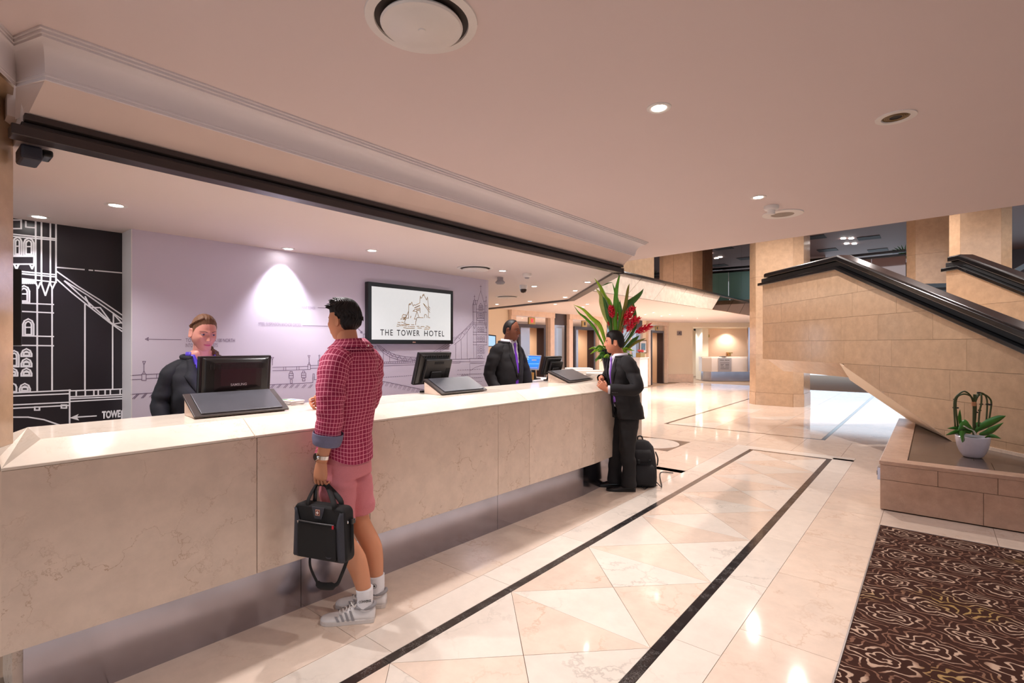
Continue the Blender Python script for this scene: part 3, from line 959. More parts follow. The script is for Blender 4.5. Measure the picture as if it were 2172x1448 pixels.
def elevator(y0, y1, label, leaf, ind_red):
    e = thing('elevator', label, 'elevator', (XL - 0.3, (y0 + y1) / 2, 0))
    zt = 2.10
    # stone surround: two jambs and a header in front of the wall
    MB().box((XL - 0.05, y0 - 0.36, 0), (XL + 0.10, y0 - 0.16, 2.30)).build('jamb', SURR, e, bevel=0.004)
    MB().box((XL - 0.05, y1 + 0.16, 0), (XL + 0.10, y1 + 0.36, 2.30)).build('jamb', SURR, e, bevel=0.004)
    MB().box((XL - 0.05, y0 - 0.36, 2.30), (XL + 0.12, y1 + 0.36, 2.47)).build('header', SURR, e, bevel=0.004)
    # mirror lining between stone and frame
    MB().box((XL - 0.04, y0 - 0.16, 0.0), (XL + 0.01, y0 - 0.0, 2.30)).build('mirror_strip', MIRR, e)
    MB().box((XL - 0.04, y1 + 0.0, 0.0), (XL + 0.01, y1 + 0.16, 2.30)).build('mirror_strip', MIRR, e)
    MB().box((XL - 0.04, y0, zt), (XL + 0.01, y1, 2.30)).build('mirror_strip', MIRR, e)
    # dark frame
    f = MB().box((XL - 0.2, y0, 0), (XL + 0.05, y0 + 0.09, zt)).box((XL - 0.2, y1 - 0.09, 0), (XL + 0.05, y1, zt)).box((XL - 0.2, y0 + 0.09, zt - 0.09), (XL + 0.05, y1 - 0.09, zt))
    f.build('door_frame', BRONZE, e)
    # cabin
    MB().box((XL - 1.6, y0 + 0.0, 0), (XL - 1.55, y1, 2.2)).build('cabin_back', CABIN, e)
    MB().box((XL - 1.55, y1 - 0.05, 0), (XL - 0.21, y1, 2.2)).build('cabin_side', CABIN, e)
    MB().box((XL - 1.55, y0, 0), (XL - 0.21, y0 + 0.05, 2.2)).build('cabin_side', LIFT_STEEL, e)
    MB().box((XL - 1.55, y0, 2.2), (XL - 0.21, y1, 2.22)).build('cabin_ceiling', CEIL2_M, e)
    MB().box((XL - 0.17, y0 + 0.09, 0.0), (XL - 0.13, y0 + 0.09 + leaf, zt - 0.09)).build('door_leaf', LIFT_STEEL, e)
    lamp((XL - 0.8, (y0 + y1) / 2, 2.15), 45, WARM, 150, 0.8, 0.08)
    # lantern plate over the door
    yc = (y0 + y1) / 2
    ind = MB().box((XL + 0.012, yc - 0.14, zt + 0.0), (XL + 0.03, yc + 0.14, zt + 0.19)).build('indicator_plate', GOLD, e, bevel=0.003)
    RED = mat('indicator_red', (0.7, 0.02, 0.04), 0.4, emit=(1, 0.03, 0.05), estr=1.0)
    MB().box((XL + 0.031, yc - 0.04, zt + 0.05), (XL + 0.036, yc + 0.04, zt + 0.15)).build('indicator_lamp', RED if ind_red else BLACKPL, ind)
    return e


elevator(10.36, 11.57, 'elevator with red lit indicator and steel door half closed', 0.62, True)
elevator(13.05, 14.28, 'elevator with narrow dark door gap and brass indicator beside the flowers', 0.40, False)
elevator(18.49, 19.66, 'farthest elevator, open, beside the plain cream wall', 0.22, False)
for a, b in ((8.4, 10.0), (14.64, 15.1), (17.8, 18.13)):
    wv = MB().box((XL - 0.1, a, 0), (XL, b, ZL)).build('wall_lift_lobby', WALLC)
    tag(wv, 'cream wall of the lift lobby', 'wall', kind='structure')
# daylight openings between the lifts: window with dark lintel
GLASSF = mat('window_glass', (0.9, 0.95, 1.0), 0.0, trans=1.0, var=0.0, spec=0.2)
for k, (a, b) in enumerate(((11.93, 12.69), (15.1, 17.8))):
    wn = MB().box((XL - 0.06, a, 2.12), (XL, b, ZL)).build('window_%d' % (k + 1), BRONZE)
    tag(wn, 'tall window between the lifts with a dark head panel', 'window', kind='structure')
    MB().box((XL - 0.05, a, 0.0), (XL - 0.01, b, 0.45)).build('window_base', SURR, wn)
    nm = 1 if k == 0 else 3
    for i in range(nm + 1):
        yy = a + (b - a) * i / nm
        MB().box((XL - 0.06, yy - 0.03, 0.45), (XL, yy + 0.03, 2.12)).build('mullion', SURR if k else BRONZE, wn)
    for i in range(nm):
        y0_, y1_ = a + (b - a) * i / nm + 0.03, a + (b - a) * (i + 1) / nm - 0.03
        MB().box((XL - 0.04, y0_, 0.45), (XL - 0.03, y1_, 2.12)).build('pane', GLASSF, wn)
# things seen through the near window
tree = thing('street_lamp', 'dark street lamp post outside the window between the elevators', 'lamp post', (-11.5, 16.6, 0))
MB().tube([(-11.5, 16.55, 0), (-11.5, 16.55, 2.6)], 0.06).build('post', BLACKMAT, tree)
MB().tube([(-11.5, 16.55, 0.95), (-11.5, 16.55, 1.62)], 0.13).build('notice_sleeve', mat('notice', lin((236, 220, 190)), 0.6), tree)
BLUEW = mat('river_blue', lin((90, 150, 175)), 0.4)
bal = MB().box((-13, 13.5, 0.0), (-12.9, 22.5, 1.05)).build('quay_wall', BLUEW)
tag(bal, 'blue grey quay wall outside the window', 'wall')
TEAL = mat('teal_glass_wall', lin((70, 120, 140)), 0.25, var=0.1, scale=3)
kio = MB().box((-11.2, 19.0, 0), (-10.6, 21.5, 2.3)).build('teal_screen', TEAL, bevel=0.02)
tag(kio, 'teal glazed screen seen through the far window', 'screen')
bwall = MB().box((-14, 8.0, 0), (-13.8, 12.6, 3)).build('wall_outside', WHITEP)
tag(bwall, 'pale wall outside the window', 'wall', kind='structure')
# table with flowers and framed picture by the far window
tb = thing('console_table', 'white clothed console table by the far window', 'table', (-8.2, 17.15, 0))
MB().box((-8.33, 16.82, 0.0), (-8.03, 17.48, 1.05)).build('cloth', WHITEP, tb, bevel=0.01)
MB().box((-8.36, 16.78, 1.05), (-8.0, 17.52, 1.09)).build('table_top', WHITEP, tb, bevel=0.008)
fb = thing('flower_box', 'small box of pink flowers on the console table', 'flower box', (-8.18, 17.2, 1.09))
MB().box((-8.28, 17.02, 1.09), (-8.1, 17.38, 1.25)).build('box', GOLD, fb)
PINK = mat('pink_petal', lin((226, 92, 100)), 0.5)
for i in range(12):
    a = random.random() * 6.28; r_ = 0.05 + 0.13 * random.random()
    MB().lathe([(0, -0.03), (0.04, -0.01), (0.045, 0.015), (0.02, 0.035), (0, 0.03)], (-8.19 + r_ * math.cos(a) * 0.5, 17.2 + r_ * math.sin(a), 1.29 + 0.05 * random.random()), n=7).build('blossom', PINK, fb, smooth=True)
pic = thing('framed_picture', 'small framed city picture on the wall by the farthest elevator', 'picture', (XL + 0.12, 17.92, 1.35))
yp = 17.93
MB().box((XL + 0.0, yp - 0.42, 1.22), (XL + 0.03, yp + 0.18, 1.72)).build('frame', mat('picture_frame', lin((120, 96, 70)), 0.4), pic)
MB().box((XL + 0.031, yp - 0.38, 1.26), (XL + 0.034, yp + 0.14, 1.68)).build('mount', WHITEP, pic)
MB().box((XL + 0.035, yp - 0.30, 1.34), (XL + 0.038, yp + 0.06, 1.60)).build('print', mat('city_print', lin((96, 140, 170)), 0.5, var=0.6, scale=14), pic)
# left-most far wall and screen
lw = MB().box((-9.2, 7.6, 0), (-8.5, 9.4, ZL)).build('wall_far_left', STAIR_M)
tag(lw, 'stone faced wall beyond the reception wall end', 'wall', kind='structure')
BLUESC = mat('blue_lit_screen', (0.3, 0.55, 0.9), 0.3, emit=(0.55, 0.8, 1.0), estr=0.5)
sc = thing('wall_screen', 'bright pale blue screen at the end of the reception wall', 'screen', at_d(1046, 722, 9.5))
p0, p1, p2, p3 = [at_d(u, v, 9.5) for u, v in ((1036, 709), (1052, 711), (1052, 735), (1036, 735))]
MB().prism([p0, p1, p2, p3], Vector(ld(0, 0.05))).build('bezel', BLACKPL, sc)
q0, q1, q2, q3 = [at_d(u, v, 9.49) for u, v in ((1036, 711.5), (1050.5, 713), (1050.5, 733.5), (1036, 733.5))]
MB().prism([q0, q1, q2, q3], Vector(ld(0, 0.005))).build('display', BLUESC, sc)

# ---------------- far wall, alcove and mail desk, square to the hall diagonal
fw = MB().prism([ld(6.2, 20.9, 0), ld(7.42, 20.9, 0), ld(7.42, 20.9, ZL), ld(6.2, 20.9, ZL)], Vector(ld(0, 0.3))).build('wall_far', WALLC)
tag(fw, 'plain cream wall between the elevator and the alcove', 'wall', kind='structure')
MB().prism([ld(6.1, 20.88, 0), ld(7.44, 20.88, 0), ld(7.44, 20.88, 0.34), ld(6.1, 20.88, 0.34)], Vector(ld(0, 0.05))).build('baseboard_far', SURR, fw)
sg = thing('wall_sign', 'small square grey sign on the plain cream wall', 'sign', ld(6.86, 20.88, 1.9))
MB().prism([ld(6.77, 20.87, 1.93), ld(6.96, 20.87, 1.93), ld(6.96, 20.87, 2.10), ld(6.77, 20.87, 2.10)], Vector(ld(0, 0.025))).build('plate', STEEL, sg)
MB().prism([ld(6.83, 20.86, 2.0), ld(6.90, 20.86, 2.0), ld(6.865, 20.86, 2.06)], Vector(ld(0, 0.008))).build('arrow_mark', BLACKMAT, sg)
for lab, L0, L1, Dd, z0, z1, m_ in (('alcove_header', 7.42, 10.9, 20.9, 2.27, ZL, WALLC),):
    a = MB().prism([ld(L0, Dd, z0), ld(L1, Dd, z0), ld(L1, Dd, z1), ld(L0, Dd, z1)], Vector(ld(0, 4.2))).build('wall_alcove_header', WALLC)
    tag(a, 'cream header over the lit alcove', 'wall', kind='structure')
a = MB().prism([ld(7.3, 25, 0), ld(9.2, 25, 0), ld(9.2, 25, 2.3), ld(7.3, 25, 2.3)], Vector(ld(0, 0.1))).build('wall_alcove_passage', WALLC)
tag(a, 'bright cream wall at the back of the passage', 'wall', kind='structure')
a = MB().prism([ld(8.55, 22.9, 0), ld(11.2, 22.9, 0), ld(11.2, 22.9, 2.3), ld(8.55, 22.9, 2.3)], Vector(ld(0, 0.1))).build('wall_alcove_back', mat('peach_wall_paint', lin((240, 205, 172)), 0.5))
tag(a, 'peach wall behind the mail desk', 'wall', kind='structure')
a = MB().prism([ld(8.3, 22.2, 0), ld(8.56, 22.2, 0), ld(8.56, 22.2, 2.3), ld(8.3, 22.2, 2.3)], Vector(ld(0, 0.8))).build('wall_alcove_pier', WALLC)
tag(a, 'cream pier beside the mail desk', 'wall', kind='structure')
for u, v in ((1475, 695.5), (1520, 693.8), (1547, 696), (1565, 693.6)):
    p = on_z(u, v, 2.27)
    downlight(p, 'tiny downlight in the alcove ceiling over the mail desk', 'alcove downlights', 70, NEUT)
lamp(ld(8.0, 23.3, 2.2), 90, NEUT, 150, 0.8, 0.08)  # added lamp without a fitting, brightens the passage
sg2 = thing('wall_plate', 'small brass sign on the wall behind the mail desk', 'sign', ld(8.75, 22.8, 1.9))
MB().prism([ld(8.62, 22.86, 1.87), ld(8.87, 22.86, 1.87), ld(8.87, 22.86, 2.0), ld(8.62, 22.86, 2.0)], Vector(ld(0, 0.03))).build('plate', GOLD, sg2)
desk = thing('mail_desk', 'small stone mail desk with steel posting panel in the alcove', 'desk', ld(9.2, 22.0, 0))
SD = mat('mail_desk_stone', lin((236, 216, 200)), 0.2, var=0.03)
poly = [(8.13, 21.8), (8.45, 21.55), (10.7, 21.55), (10.7, 22.15), (8.13, 22.15)]
MB().poly_z([ld(*p)[:2] for p in poly], 0.40, 0.98).build('body', SD, desk)
polyt = [(8.11, 21.85), (8.46, 21.60), (10.7, 21.60), (10.7, 22.15), (8.11, 22.15)]
MB().poly_z([ld(*p)[:2] for p in polyt], 0.98, 1.03).build('desk_top', TOP_M, desk)
polyk = [(8.2, 21.85), (8.47, 21.65), (10.7, 21.65), (10.7, 22.1), (8.2, 22.1)]
MB().poly_z([ld(*p)[:2] for p in polyk], 0, 0.40).build('kick_panel', STEEL, desk)
pan = MB().prism([ld(8.72, 21.54, 0.40), ld(9.28, 21.54, 0.40), ld(9.28, 21.54, 0.985), ld(8.72, 21.54, 0.985)], Vector(ld(0, -0.012))).build('posting_panel', mat('grey_metal_plate', lin((176, 164, 160)), 0.4, metal=0.2), desk)
Rv, Uv = Vector((CT, ST, 0)), Vector((0, 0, 1))
text_mesh('MAIL BOX', 0.085, ld(8.79, 21.527, 0.86), Rv, Uv, 'lettering', BLACKMAT, pan, width=0.40)
for i, (z_, a_, b_) in enumerate(((0.77, 8.80, 9.19), (0.70, 8.82, 8.96), (0.70, 9.02, 9.18), (0.66, 8.82, 8.93), (0.66, 9.02, 9.18), (0.59, 8.83, 8.97), (0.59, 9.02, 9.18), (0.52, 8.82, 9.17))):
    MB().prism([ld(a_, 21.527, z_), ld(b_, 21.527, z_), ld(b_, 21.527, z_ + 0.018), ld(a_, 21.527, z_ + 0.018)], Vector(ld(0, -0.001))).build('printed_line', mat('grey_print', lin((96, 86, 86)), 0.6), pan)
MB().prism([ld(8.9, 21.55, 1.031), ld(9.08, 21.55, 1.031), ld(9.08, 21.9, 1.031), ld(8.9, 21.9, 1.031)], (0, 0, 0.02)).build('posting_slot', BLACKMAT, desk)
tap = thing('brass_tap', 'small brass bracket on the wall above the mail desk', 'bracket', ld(9.75, 22.7, 1.1))
MB().prism([ld(9.66, 22.6, 1.05), ld(9.72, 22.6, 1.05), ld(9.72, 22.6, 1.16), ld(9.66, 22.6, 1.16)], Vector(ld(0, 0.28))).prism([ld(9.62, 22.6, 1.16), ld(9.80, 22.6, 1.16), ld(9.80, 22.6, 1.20), ld(9.62, 22.6, 1.20)], Vector(ld(0, 0.28))).build('bracket', GOLD, tap)
dp = thing('door_post', 'tall dark door post at the right of the mail desk', 'post', ld(10.05, 21.4, 0))
MB().prism([ld(9.93, 21.3, 0.42), ld(10.2, 21.3, 0.42), ld(10.2, 21.3, 2.27), ld(9.93, 21.3, 2.27)], Vector(ld(0, 0.12))).build('post', BLACKPL, dp)
MB().prism([ld(9.88, 21.28, 0.42), ld(9.94, 21.28, 0.42), ld(9.94, 21.28, 2.27), ld(9.88, 21.28, 2.27)], Vector(ld(0, 0.12))).build('edge_trim', STEEL, dp)
cam_s = thing('dome_camera', 'tiny black dome camera under the alcove header', 'camera', on_z(1474, 697, 2.27))
p = on_z(1474, 697, 2.27)
MB().lathe([(0.05, 0), (0.06, -0.02), (0.06, -0.05), (0.04, -0.09), (0, -0.1)], p, n=16).build('dome', BLACKPL, cam_s, smooth=True)

# ---------------- window wall at the far end of the hall
fwin = MB().box((-0.8, 25.9, 4.0), (16, 26.1, 5.0)).build('window_3', BRONZE)
tag(fwin, 'tall window wall at the far end of the hall', 'window', kind='structure')
for i in range(9):
    x_ = -0.8 + i * 2.0
    MB().box((x_ - 0.08, 25.95, 0), (x_ + 0.08, 26.05, 4.0)).build('mullion', BRONZE, fwin)
for i in range(8):
    MB().box((-0.72 + i * 2.0, 25.98, 0.0), (1.12 + i * 2.0, 26.0, 4.0)).build('pane', GLASSF, fwin)
# ceiling details of the upper gallery: air grilles and twin spots
for i, (u, v) in enumerate(((1728, 503), (1843, 504), (1755, 530), (1862, 530))):
    p = on_z(u, v, 5.0)
    o = MB().box((p.x - 0.3, p.y - 0.3, 4.985), (p.x + 0.3, p.y + 0.3, 4.999)).build('air_grille', BLACKMAT)
    tag(o, 'dark square air grille in the brown upper ceiling', 'air grille', 'upper ceiling grilles')
for i, (u, v) in enumerate(((1797, 505), (1804, 516))):
    p = on_z(u, v, 5.0)
    t = thing('twin_spotlight', 'pair of lit square spots in the brown upper ceiling', 'spotlight', p, 'twin spots in the upper ceiling')
    for s in (-0.13, 0.13):
        a = Vector((CT, ST, 0)) * s
        MB().box((p.x + a.x - 0.06, p.y + a.y - 0.06, 4.98), (p.x + a.x + 0.06, p.y + a.y + 0.06, 4.999)).build('lens', LAMPGLOW, t)
# ================================================================== MURALS
def crop(ox, oy, s):
    return lambda pts: [(ox + x / s, oy + y / s) for x, y in pts]


def rect(x0, y0, x1, y1):
    return [(x0, y0), (x1, y0), (x1, y1), (x0, y1), (x0, y0)]


def archw(x0, y0, x1, y1):
    h = (x1 - x0) / 2
    return [(x0, y1), (x0, y0 + h), (x0 + 0.3 * h, y0 + 0.35 * h), (x0 + h, y0), (x1 - 0.3 * h, y0 + 0.35 * h), (x1, y0 + h), (x1, y1), (x0, y1)]


def dashes(a, b, n):
    out = []
    for i in range(n):
        t0, t1 = i / n, (i + 0.55) / n
        out.append([(a[0] + (b[0] - a[0]) * t, a[1] + (b[1] - a[1]) * t) for t in (t0, t1)])
    return out


ST_ = []
c1 = crop(260, 620, 4.827)
for s in ([(600, 483), (250, 478)], [(265, 460), (232, 478), (265, 494), (255, 478), (265, 460)],
          [(205, 705), (235, 705), (218, 740), (205, 705)], [(218, 740), (218, 800)], [(205, 832), (218, 802), (232, 832)], rect(196, 835, 240, 900),
          [(85, 850), (196, 842)], [(85, 892), (196, 888)], [(240, 840), (1500, 768)], [(240, 882), (1500, 805)], [(348, 835), (348, 873)],
          [(85, 1042), (600, 1008)], [(150, 1040), (100, 1088)], [(165, 1040), (118, 1088)], [(235, 1034), (192, 1080)], [(250, 1033), (208, 1080)], [(315, 1028), (275, 1070)], [(330, 1027), (290, 1070)]):
    ST_.append(c1(s))
c2_ = crop(520, 600, 5.171)
L_ = [[(300, 925), (690, 912)], [(300, 962), (690, 948)], [(420, 922), (420, 958)], [(445, 921), (445, 957)], [(565, 917), (565, 953)], [(590, 916), (590, 952)],
      [(688, 795), (712, 795), (700, 820), (688, 795)], [(700, 820), (700, 878)], [(690, 893), (700, 868), (712, 893)], rect(685, 895, 715, 948),
      [(285, 815), (312, 815), (298, 838), (285, 815)], [(298, 838), (298, 900)], [(812, 785), (812, 850)], [(802, 797), (822, 797)], rect(800, 850, 830, 905), [(715, 905), (1280, 890)], [(715, 935), (1280, 922)],
      rect(490, 968, 517, 990), rect(480, 990, 527, 1042), [(480, 1015), (527, 1015)], rect(495, 1056, 515, 1100),
      rect(628, 965, 653, 985), rect(617, 985, 664, 1036), [(617, 1010), (664, 1010)], rect(628, 1047, 655, 1073),
      [(270, 1115), (740, 1092), (742, 995), (757, 995), (757, 1058), (1000, 1050)], [(630, 467), (1180, 480)], [(797, 271), (1000, 275), (1215, 475), (1275, 537)], [(1262, 545), (1283, 548), (1278, 527), (1262, 545)]]
for x in (310, 380, 455, 520, 580, 655, 725):
    L_ += [[(x, 1112), (x - 35, 1150)], [(x + 15, 1112), (x - 18, 1150)]]
ST_ += [c2_(s) for s in L_]
c3_ = crop(760, 560, 4.8275)
L_ = [[(50, 755), (50, 715), (140, 715)], [(42, 755), (140, 755)], [(42, 755), (42, 850)], [(75, 765), (75, 848)], [(60, 848), (178, 848)], [(125, 893), (178, 893)], [(125, 893), (125, 925), (178, 930)], [(178, 838), (178, 1050)],
      [(190, 830), (250, 905), (330, 955), (430, 985), (520, 992), (590, 985), (680, 965), (800, 915), (900, 860), (985, 800)],
      [(215, 830), (290, 890), (380, 928), (480, 948), (580, 955), (670, 940), (780, 893), (880, 830), (985, 745)],
      [(200, 830), (270, 897), (355, 942), (455, 968), (550, 974), (630, 965), (730, 930), (840, 877), (930, 815)],
      [(190, 1005), (1045, 972)], [(190, 1022), (1045, 995)], [(190, 1045), (1045, 1008)],
      [(1045, 972), (1140, 970)], [(1045, 998), (1140, 998)], [(1140, 965), (1290, 965)], [(1140, 965), (1140, 1000)], [(1140, 1000), (1290, 998)], [(1145, 1015), (1280, 1012)], [(1140, 1015), (1140, 1190)],
      [(1145, 1090), (1190, 1060), (1240, 1042), (1290, 1035)], [(190, 1240), (205, 1205), (260, 1200), (640, 1280), (800, 1310)]]
for x in range(200, 650, 22):
    L_.append([(x, 1005 - (x - 190) * 0.038), (x, 1022 - (x - 190) * 0.032)])
for x, yv in ((255, 880), (320, 935), (400, 962), (470, 973), (700, 950), (770, 920), (840, 880)):
    L_.append([(x, yv), (x, 1003 - (x - 190) * 0.036)])
for i, (x, yt, yb) in enumerate(((240, 895, 862), (290, 925, 890), (340, 950, 915), (395, 972, 932), (450, 984, 943), (510, 985, 950), (570, 982, 952))):
    L_.append([(x, yt), (x + 26, yb + 4)])
    L_.append([(x + 26, yb + 4), (x + 50, yt + 8)])
for k in range(9):
    x = 250 + k * 45; yv = 1203 + k * 9.2
    L_ += [[(x, yv), (x - 20, yv + 36)], [(x + 14, yv + 3), (x - 6, yv + 38)]]
L_ += dashes((190, 1165), (600, 1135), 18) + dashes((1015, 1085), (1260, 1075), 10) + dashes((1145, 1125), (1270, 1122), 6) + dashes((1145, 1165), (1260, 1160), 6) + dashes((192, 1060), (196, 1345), 9)
ST_ += [c3_(s) for s in L_]
c4_ = crop(960, 590, 5.363)
L_ = [[(272, 300), (318, 140), (362, 300)], [(318, 75), (318, 140)], [(308, 93), (328, 93)], [(228, 300), (248, 235), (268, 300)], [(248, 190), (248, 235)], [(240, 207), (256, 207)],
      [(365, 308), (380, 245), (392, 308)], [(380, 200), (380, 245)], [(374, 217), (386, 217)], [(228, 300), (270, 300)], [(362, 312), (392, 312)], [(255, 253), (285, 253)], [(350, 262), (372, 262)], [(238, 250), (238, 300)], [(258, 250), (258, 300)],
      [(228, 300), (230, 530)], [(240, 300), (240, 530)], [(268, 300), (268, 910)], [(392, 312), (390, 530)], [(376, 312), (376, 530)], [(362, 312), (362, 520)],
      [(230, 530), (248, 575), (262, 530)], [(370, 530), (380, 572), (390, 530)], [(234, 545), (238, 912)], [(388, 545), (388, 760)],
      [(298, 365), (298, 315), (318, 283), (342, 315), (342, 365), (298, 365)], rect(303, 312, 336, 358), [(303, 335), (336, 335)], [(314, 312), (314, 358)], [(326, 312), (326, 358)], [(270, 352), (298, 352)], [(342, 352), (362, 352)],
      rect(276, 395, 290, 450), rect(303, 398, 335, 448), [(303, 420), (335, 420)], [(314, 398), (314, 448)], [(325, 398), (325, 448)], rect(345, 393, 356, 450), rect(277, 457, 360, 480),
      [(300, 485), (300, 505)], [(310, 485), (310, 505)], [(322, 485), (322, 505)], [(335, 485), (335, 505)],
      archw(285, 555, 302, 607), archw(312, 555, 328, 607), archw(336, 555, 353, 607), [(285, 585), (302, 585)], [(312, 585), (328, 585)], [(336, 585), (353, 585)],
      archw(278, 665, 293, 720), archw(304, 665, 319, 720), archw(320, 665, 335, 720), archw(345, 665, 362, 720), [(278, 690), (293, 690)], [(304, 690), (335, 690)], [(345, 690), (362, 690)],
      archw(282, 768, 297, 790), archw(282, 802, 297, 823), rect(282, 835, 297, 855), archw(346, 768, 358, 790), archw(346, 802, 358, 823), rect(346, 835, 358, 855),
      rect(308, 775, 337, 822), [(322, 775), (322, 822)], [(308, 798), (337, 798)], rect(308, 833, 337, 853), [(322, 833), (322, 853)], rect(287, 880, 305, 908), archw(312, 875, 335, 908), [(192, 912), (345, 912)],
      [(15, 690), (100, 618), (228, 490)], [(15, 706), (228, 508)], [(15, 755), (100, 690), (228, 525)], [(95, 690), (98, 920)], [(163, 600), (165, 915)], [(35, 735), (35, 920)],
      [(15, 720), (60, 665), (75, 690), (110, 615), (130, 640), (160, 570), (180, 590), (205, 520)]]
for yv in (382, 508, 527, 612, 640, 725, 755):
    L_.append([(229, yv), (391, yv + 2)])
L_ += dashes((50, 1092), (365, 1085), 12) + dashes((200, 1130), (360, 1126), 7) + dashes((200, 1175), (340, 1172), 6)
ST_ += [c4_(s) for s in L_]
XW = -4.28
line_art('bridge_drawing', ST_, lambda u, v: on_x(u, v, XW), (1, 0, 0), 0.0042, INK, wall_b)


def wall_text(txt, u0, v0, u1, hpx, X, material, parent, name='lettering', bold=0.0):
    a, b = on_x(u0, v0, X), on_x(u1, v0, X)
    h = on_x(u0, v0 - hpx, X).z - a.z
    return text_mesh(txt, h / 0.72, (X, a.y, a.z), (0, 1, 0), (0, 0, 1), name, material, parent, width=b.y - a.y, depth=0.0012, bold=bold)


PALEINK = mat('pale_mural_ink', lin((176, 162, 184)), 0.6)
wall_text('TOWER BRIDGE A100 NORTH', 393.5, 725, 498, 8, XW, INK, wall_b)
wall_text('INTO TOWER HAMLETS', 393, 736, 461, 8, XW, INK, wall_b)
wall_text('NORTH ABOUTMENT TOWER', 606, 653, 668.5, 6.5, XW, PALEINK, wall_b)
wall_text('STEEL SUSPENSION ANCHOR GIRDER', 548, 690, 638, 7.5, XW, PALEINK, wall_b)
wall_text('HIGH WATER', 978, 798, 993.5, 4, XW, INK, wall_b)

# dark panel drawing
d_ = crop(0, 440, 3.016)
D_ = [[(228, 85), (228, 480)], [(265, 85), (265, 480)], [(322, 95), (322, 490)], [(358, 100), (358, 480)], [(238, 512), (238, 1170)], [(333, 512), (333, 1165)],
      [(60, 168), (360, 200)], [(60, 182), (360, 210)], [(60, 402), (360, 430)], [(60, 416), (360, 444)], [(60, 446), (358, 478)],
      [(60, 608), (342, 620)], [(60, 660), (342, 674)], [(60, 818), (342, 825)], [(60, 880), (342, 884)],
      [(228, 480), (243, 516), (258, 480)], [(262, 480), (290, 562), (318, 480)], [(322, 490), (336, 518), (354, 480)],
      [(358, 382), (538, 397)], [(570, 400), (592, 402)], [(608, 403), (778, 418)],
      [(358, 405), (500, 505), (640, 592), (785, 690)], [(415, 470), (560, 560), (785, 718)], [(358, 455), (460, 545), (560, 625), (700, 735), (785, 795)], [(412, 470), (560, 602), (720, 745), (785, 775)],
      [(545, 570), (580, 640), (640, 640), (700, 720)], [(725, 675), (725, 745), (785, 735)], [(725, 680), (785, 745)], [(543, 618), (543, 1170)], [(720, 752), (720, 1160)],
      [(60, 1186), (450, 1168)], [(60, 1206), (445, 1190)], [(450, 1172), (785, 1160)], [(450, 1210), (785, 1195)], [(450, 1222), (785, 1208)], [(450, 1240), (785, 1222)],
      [(445, 1165), (445, 1385)], [(60, 1263), (440, 1245)], [(60, 1285), (440, 1265)], rect(222, 1275, 252, 1295), rect(392, 1262, 425, 1282), [(60, 1340), (180, 1340), (280, 1356), (380, 1390)],
      [(615, 1332), (490, 1340)], rect(60, 80, 135, 135), [(165, 90), (165, 125), (225, 130)], rect(75, 312, 218, 362), [(90, 362), (105, 395), (120, 362)], [(190, 362), (205, 392), (218, 362)]]
for x in (487, 545, 600, 628, 672, 705, 768):
    D_.append([(x, 1174 - (x - 450) * 0.035), (x, 1206 - (x - 450) * 0.035)])
for k in range(8):
    D_.append([(118 + k * 14, 462), (125 + k * 14, 486), (132 + k * 14, 462)])
for a in ((152, 195, 215, 305), (85, 190, 138, 305), (118, 500, 188, 605), (146, 712, 215, 820), (100, 712, 130, 820), (136, 903, 202, 952), (136, 965, 202, 1018), (136, 1028, 202, 1077), (60, 915, 120, 1018), (60, 1030, 112, 1077), (125, 1125, 192, 1177), (60, 1125, 105, 1177)):
    D_.append(archw(*a))
    ix, iy = 14, 16
    if a[2] - a[0] > 45:
        D_.append(archw(a[0] + ix, a[1] + iy, a[2] - ix, a[3] - 8))
        D_.append([(a[0] + ix, (a[1] + a[3]) / 2), (a[2] - ix, (a[1] + a[3]) / 2)])
XD = -4.50
line_art('tower_drawing', [d_(s) for s in D_], lambda u, v: on_x(u, v, XD), (1, 0, 0), 0.0085, WHITEINK, wall_d)
mb = MB()
hd = [on_x(*q, XD) + Vector((0.0015, 0, 0)) for q in d_([(445, 1345), (503, 1320), (492, 1340), (506, 1362)])]
mb.add(hd, [(0, 1, 2, 3)]); mb.build('arrow_head', WHITEINK, wall_d)
wall_text('TOWE', 216.5, 887, 256, 15, XD, WHITEINK, wall_d, bold=0.003)
line_art('letter_edge', [d_([(781, 1300), (781, 1348)])], lambda u, v: on_x(u, v, XD), (1, 0, 0), 0.012, WHITEINK, wall_d)

# ================================================================== WALL DISPLAY
tvy0, tvy1 = on_x(781, 660, XW + 0.06).y, on_x(962, 660, XW + 0.06).y
tvz0, tvz1 = on_x(781, 729, XW + 0.06).z, on_x(781, 596.5, XW + 0.06).z
tv = thing('wall_display', 'large flat screen with a hotel logo on the lilac wall', 'screen', (XW + 0.03, (tvy0 + tvy1) / 2, tvz0))
MB().box((XW + 0.004, tvy0, tvz0), (XW + 0.055, tvy1, tvz1)).build('bezel', BLACKPL, tv, bevel=0.005)
SCREEN = mat('white_screen', (0.25, 0.25, 0.25), 0.25, emit=(1, 0.99, 0.97), estr=0.42)
bz = 0.042
scr = MB().box((XW + 0.055, tvy0 + bz, tvz0 + bz), (XW + 0.0565, tvy1 - bz, tvz1 - bz)).build('display', SCREEN, tv)
XS = XW + 0.0566
a, b = on_x(806, 714, XS), on_x(942, 716, XS)
GREYT = mat('logo_charcoal', lin((45, 42, 46)), 0.5)
for wd_, ua, ub in (('THE', 806.5, 833), ('TOWER', 841.5, 890), ('HOTEL', 899, 941.5)):
    ya, yb = on_x(ua, 714, XS).y, on_x(ub, 714, XS).y
    text_mesh(wd_, 0.085, (XS, ya, tvz0 + 0.085), (0, 1, 0), (0, 0, 1), 'logo_word', GREYT, scr, width=yb - ya, depth=0.0008, spacing=1.25, bold=0.0008)
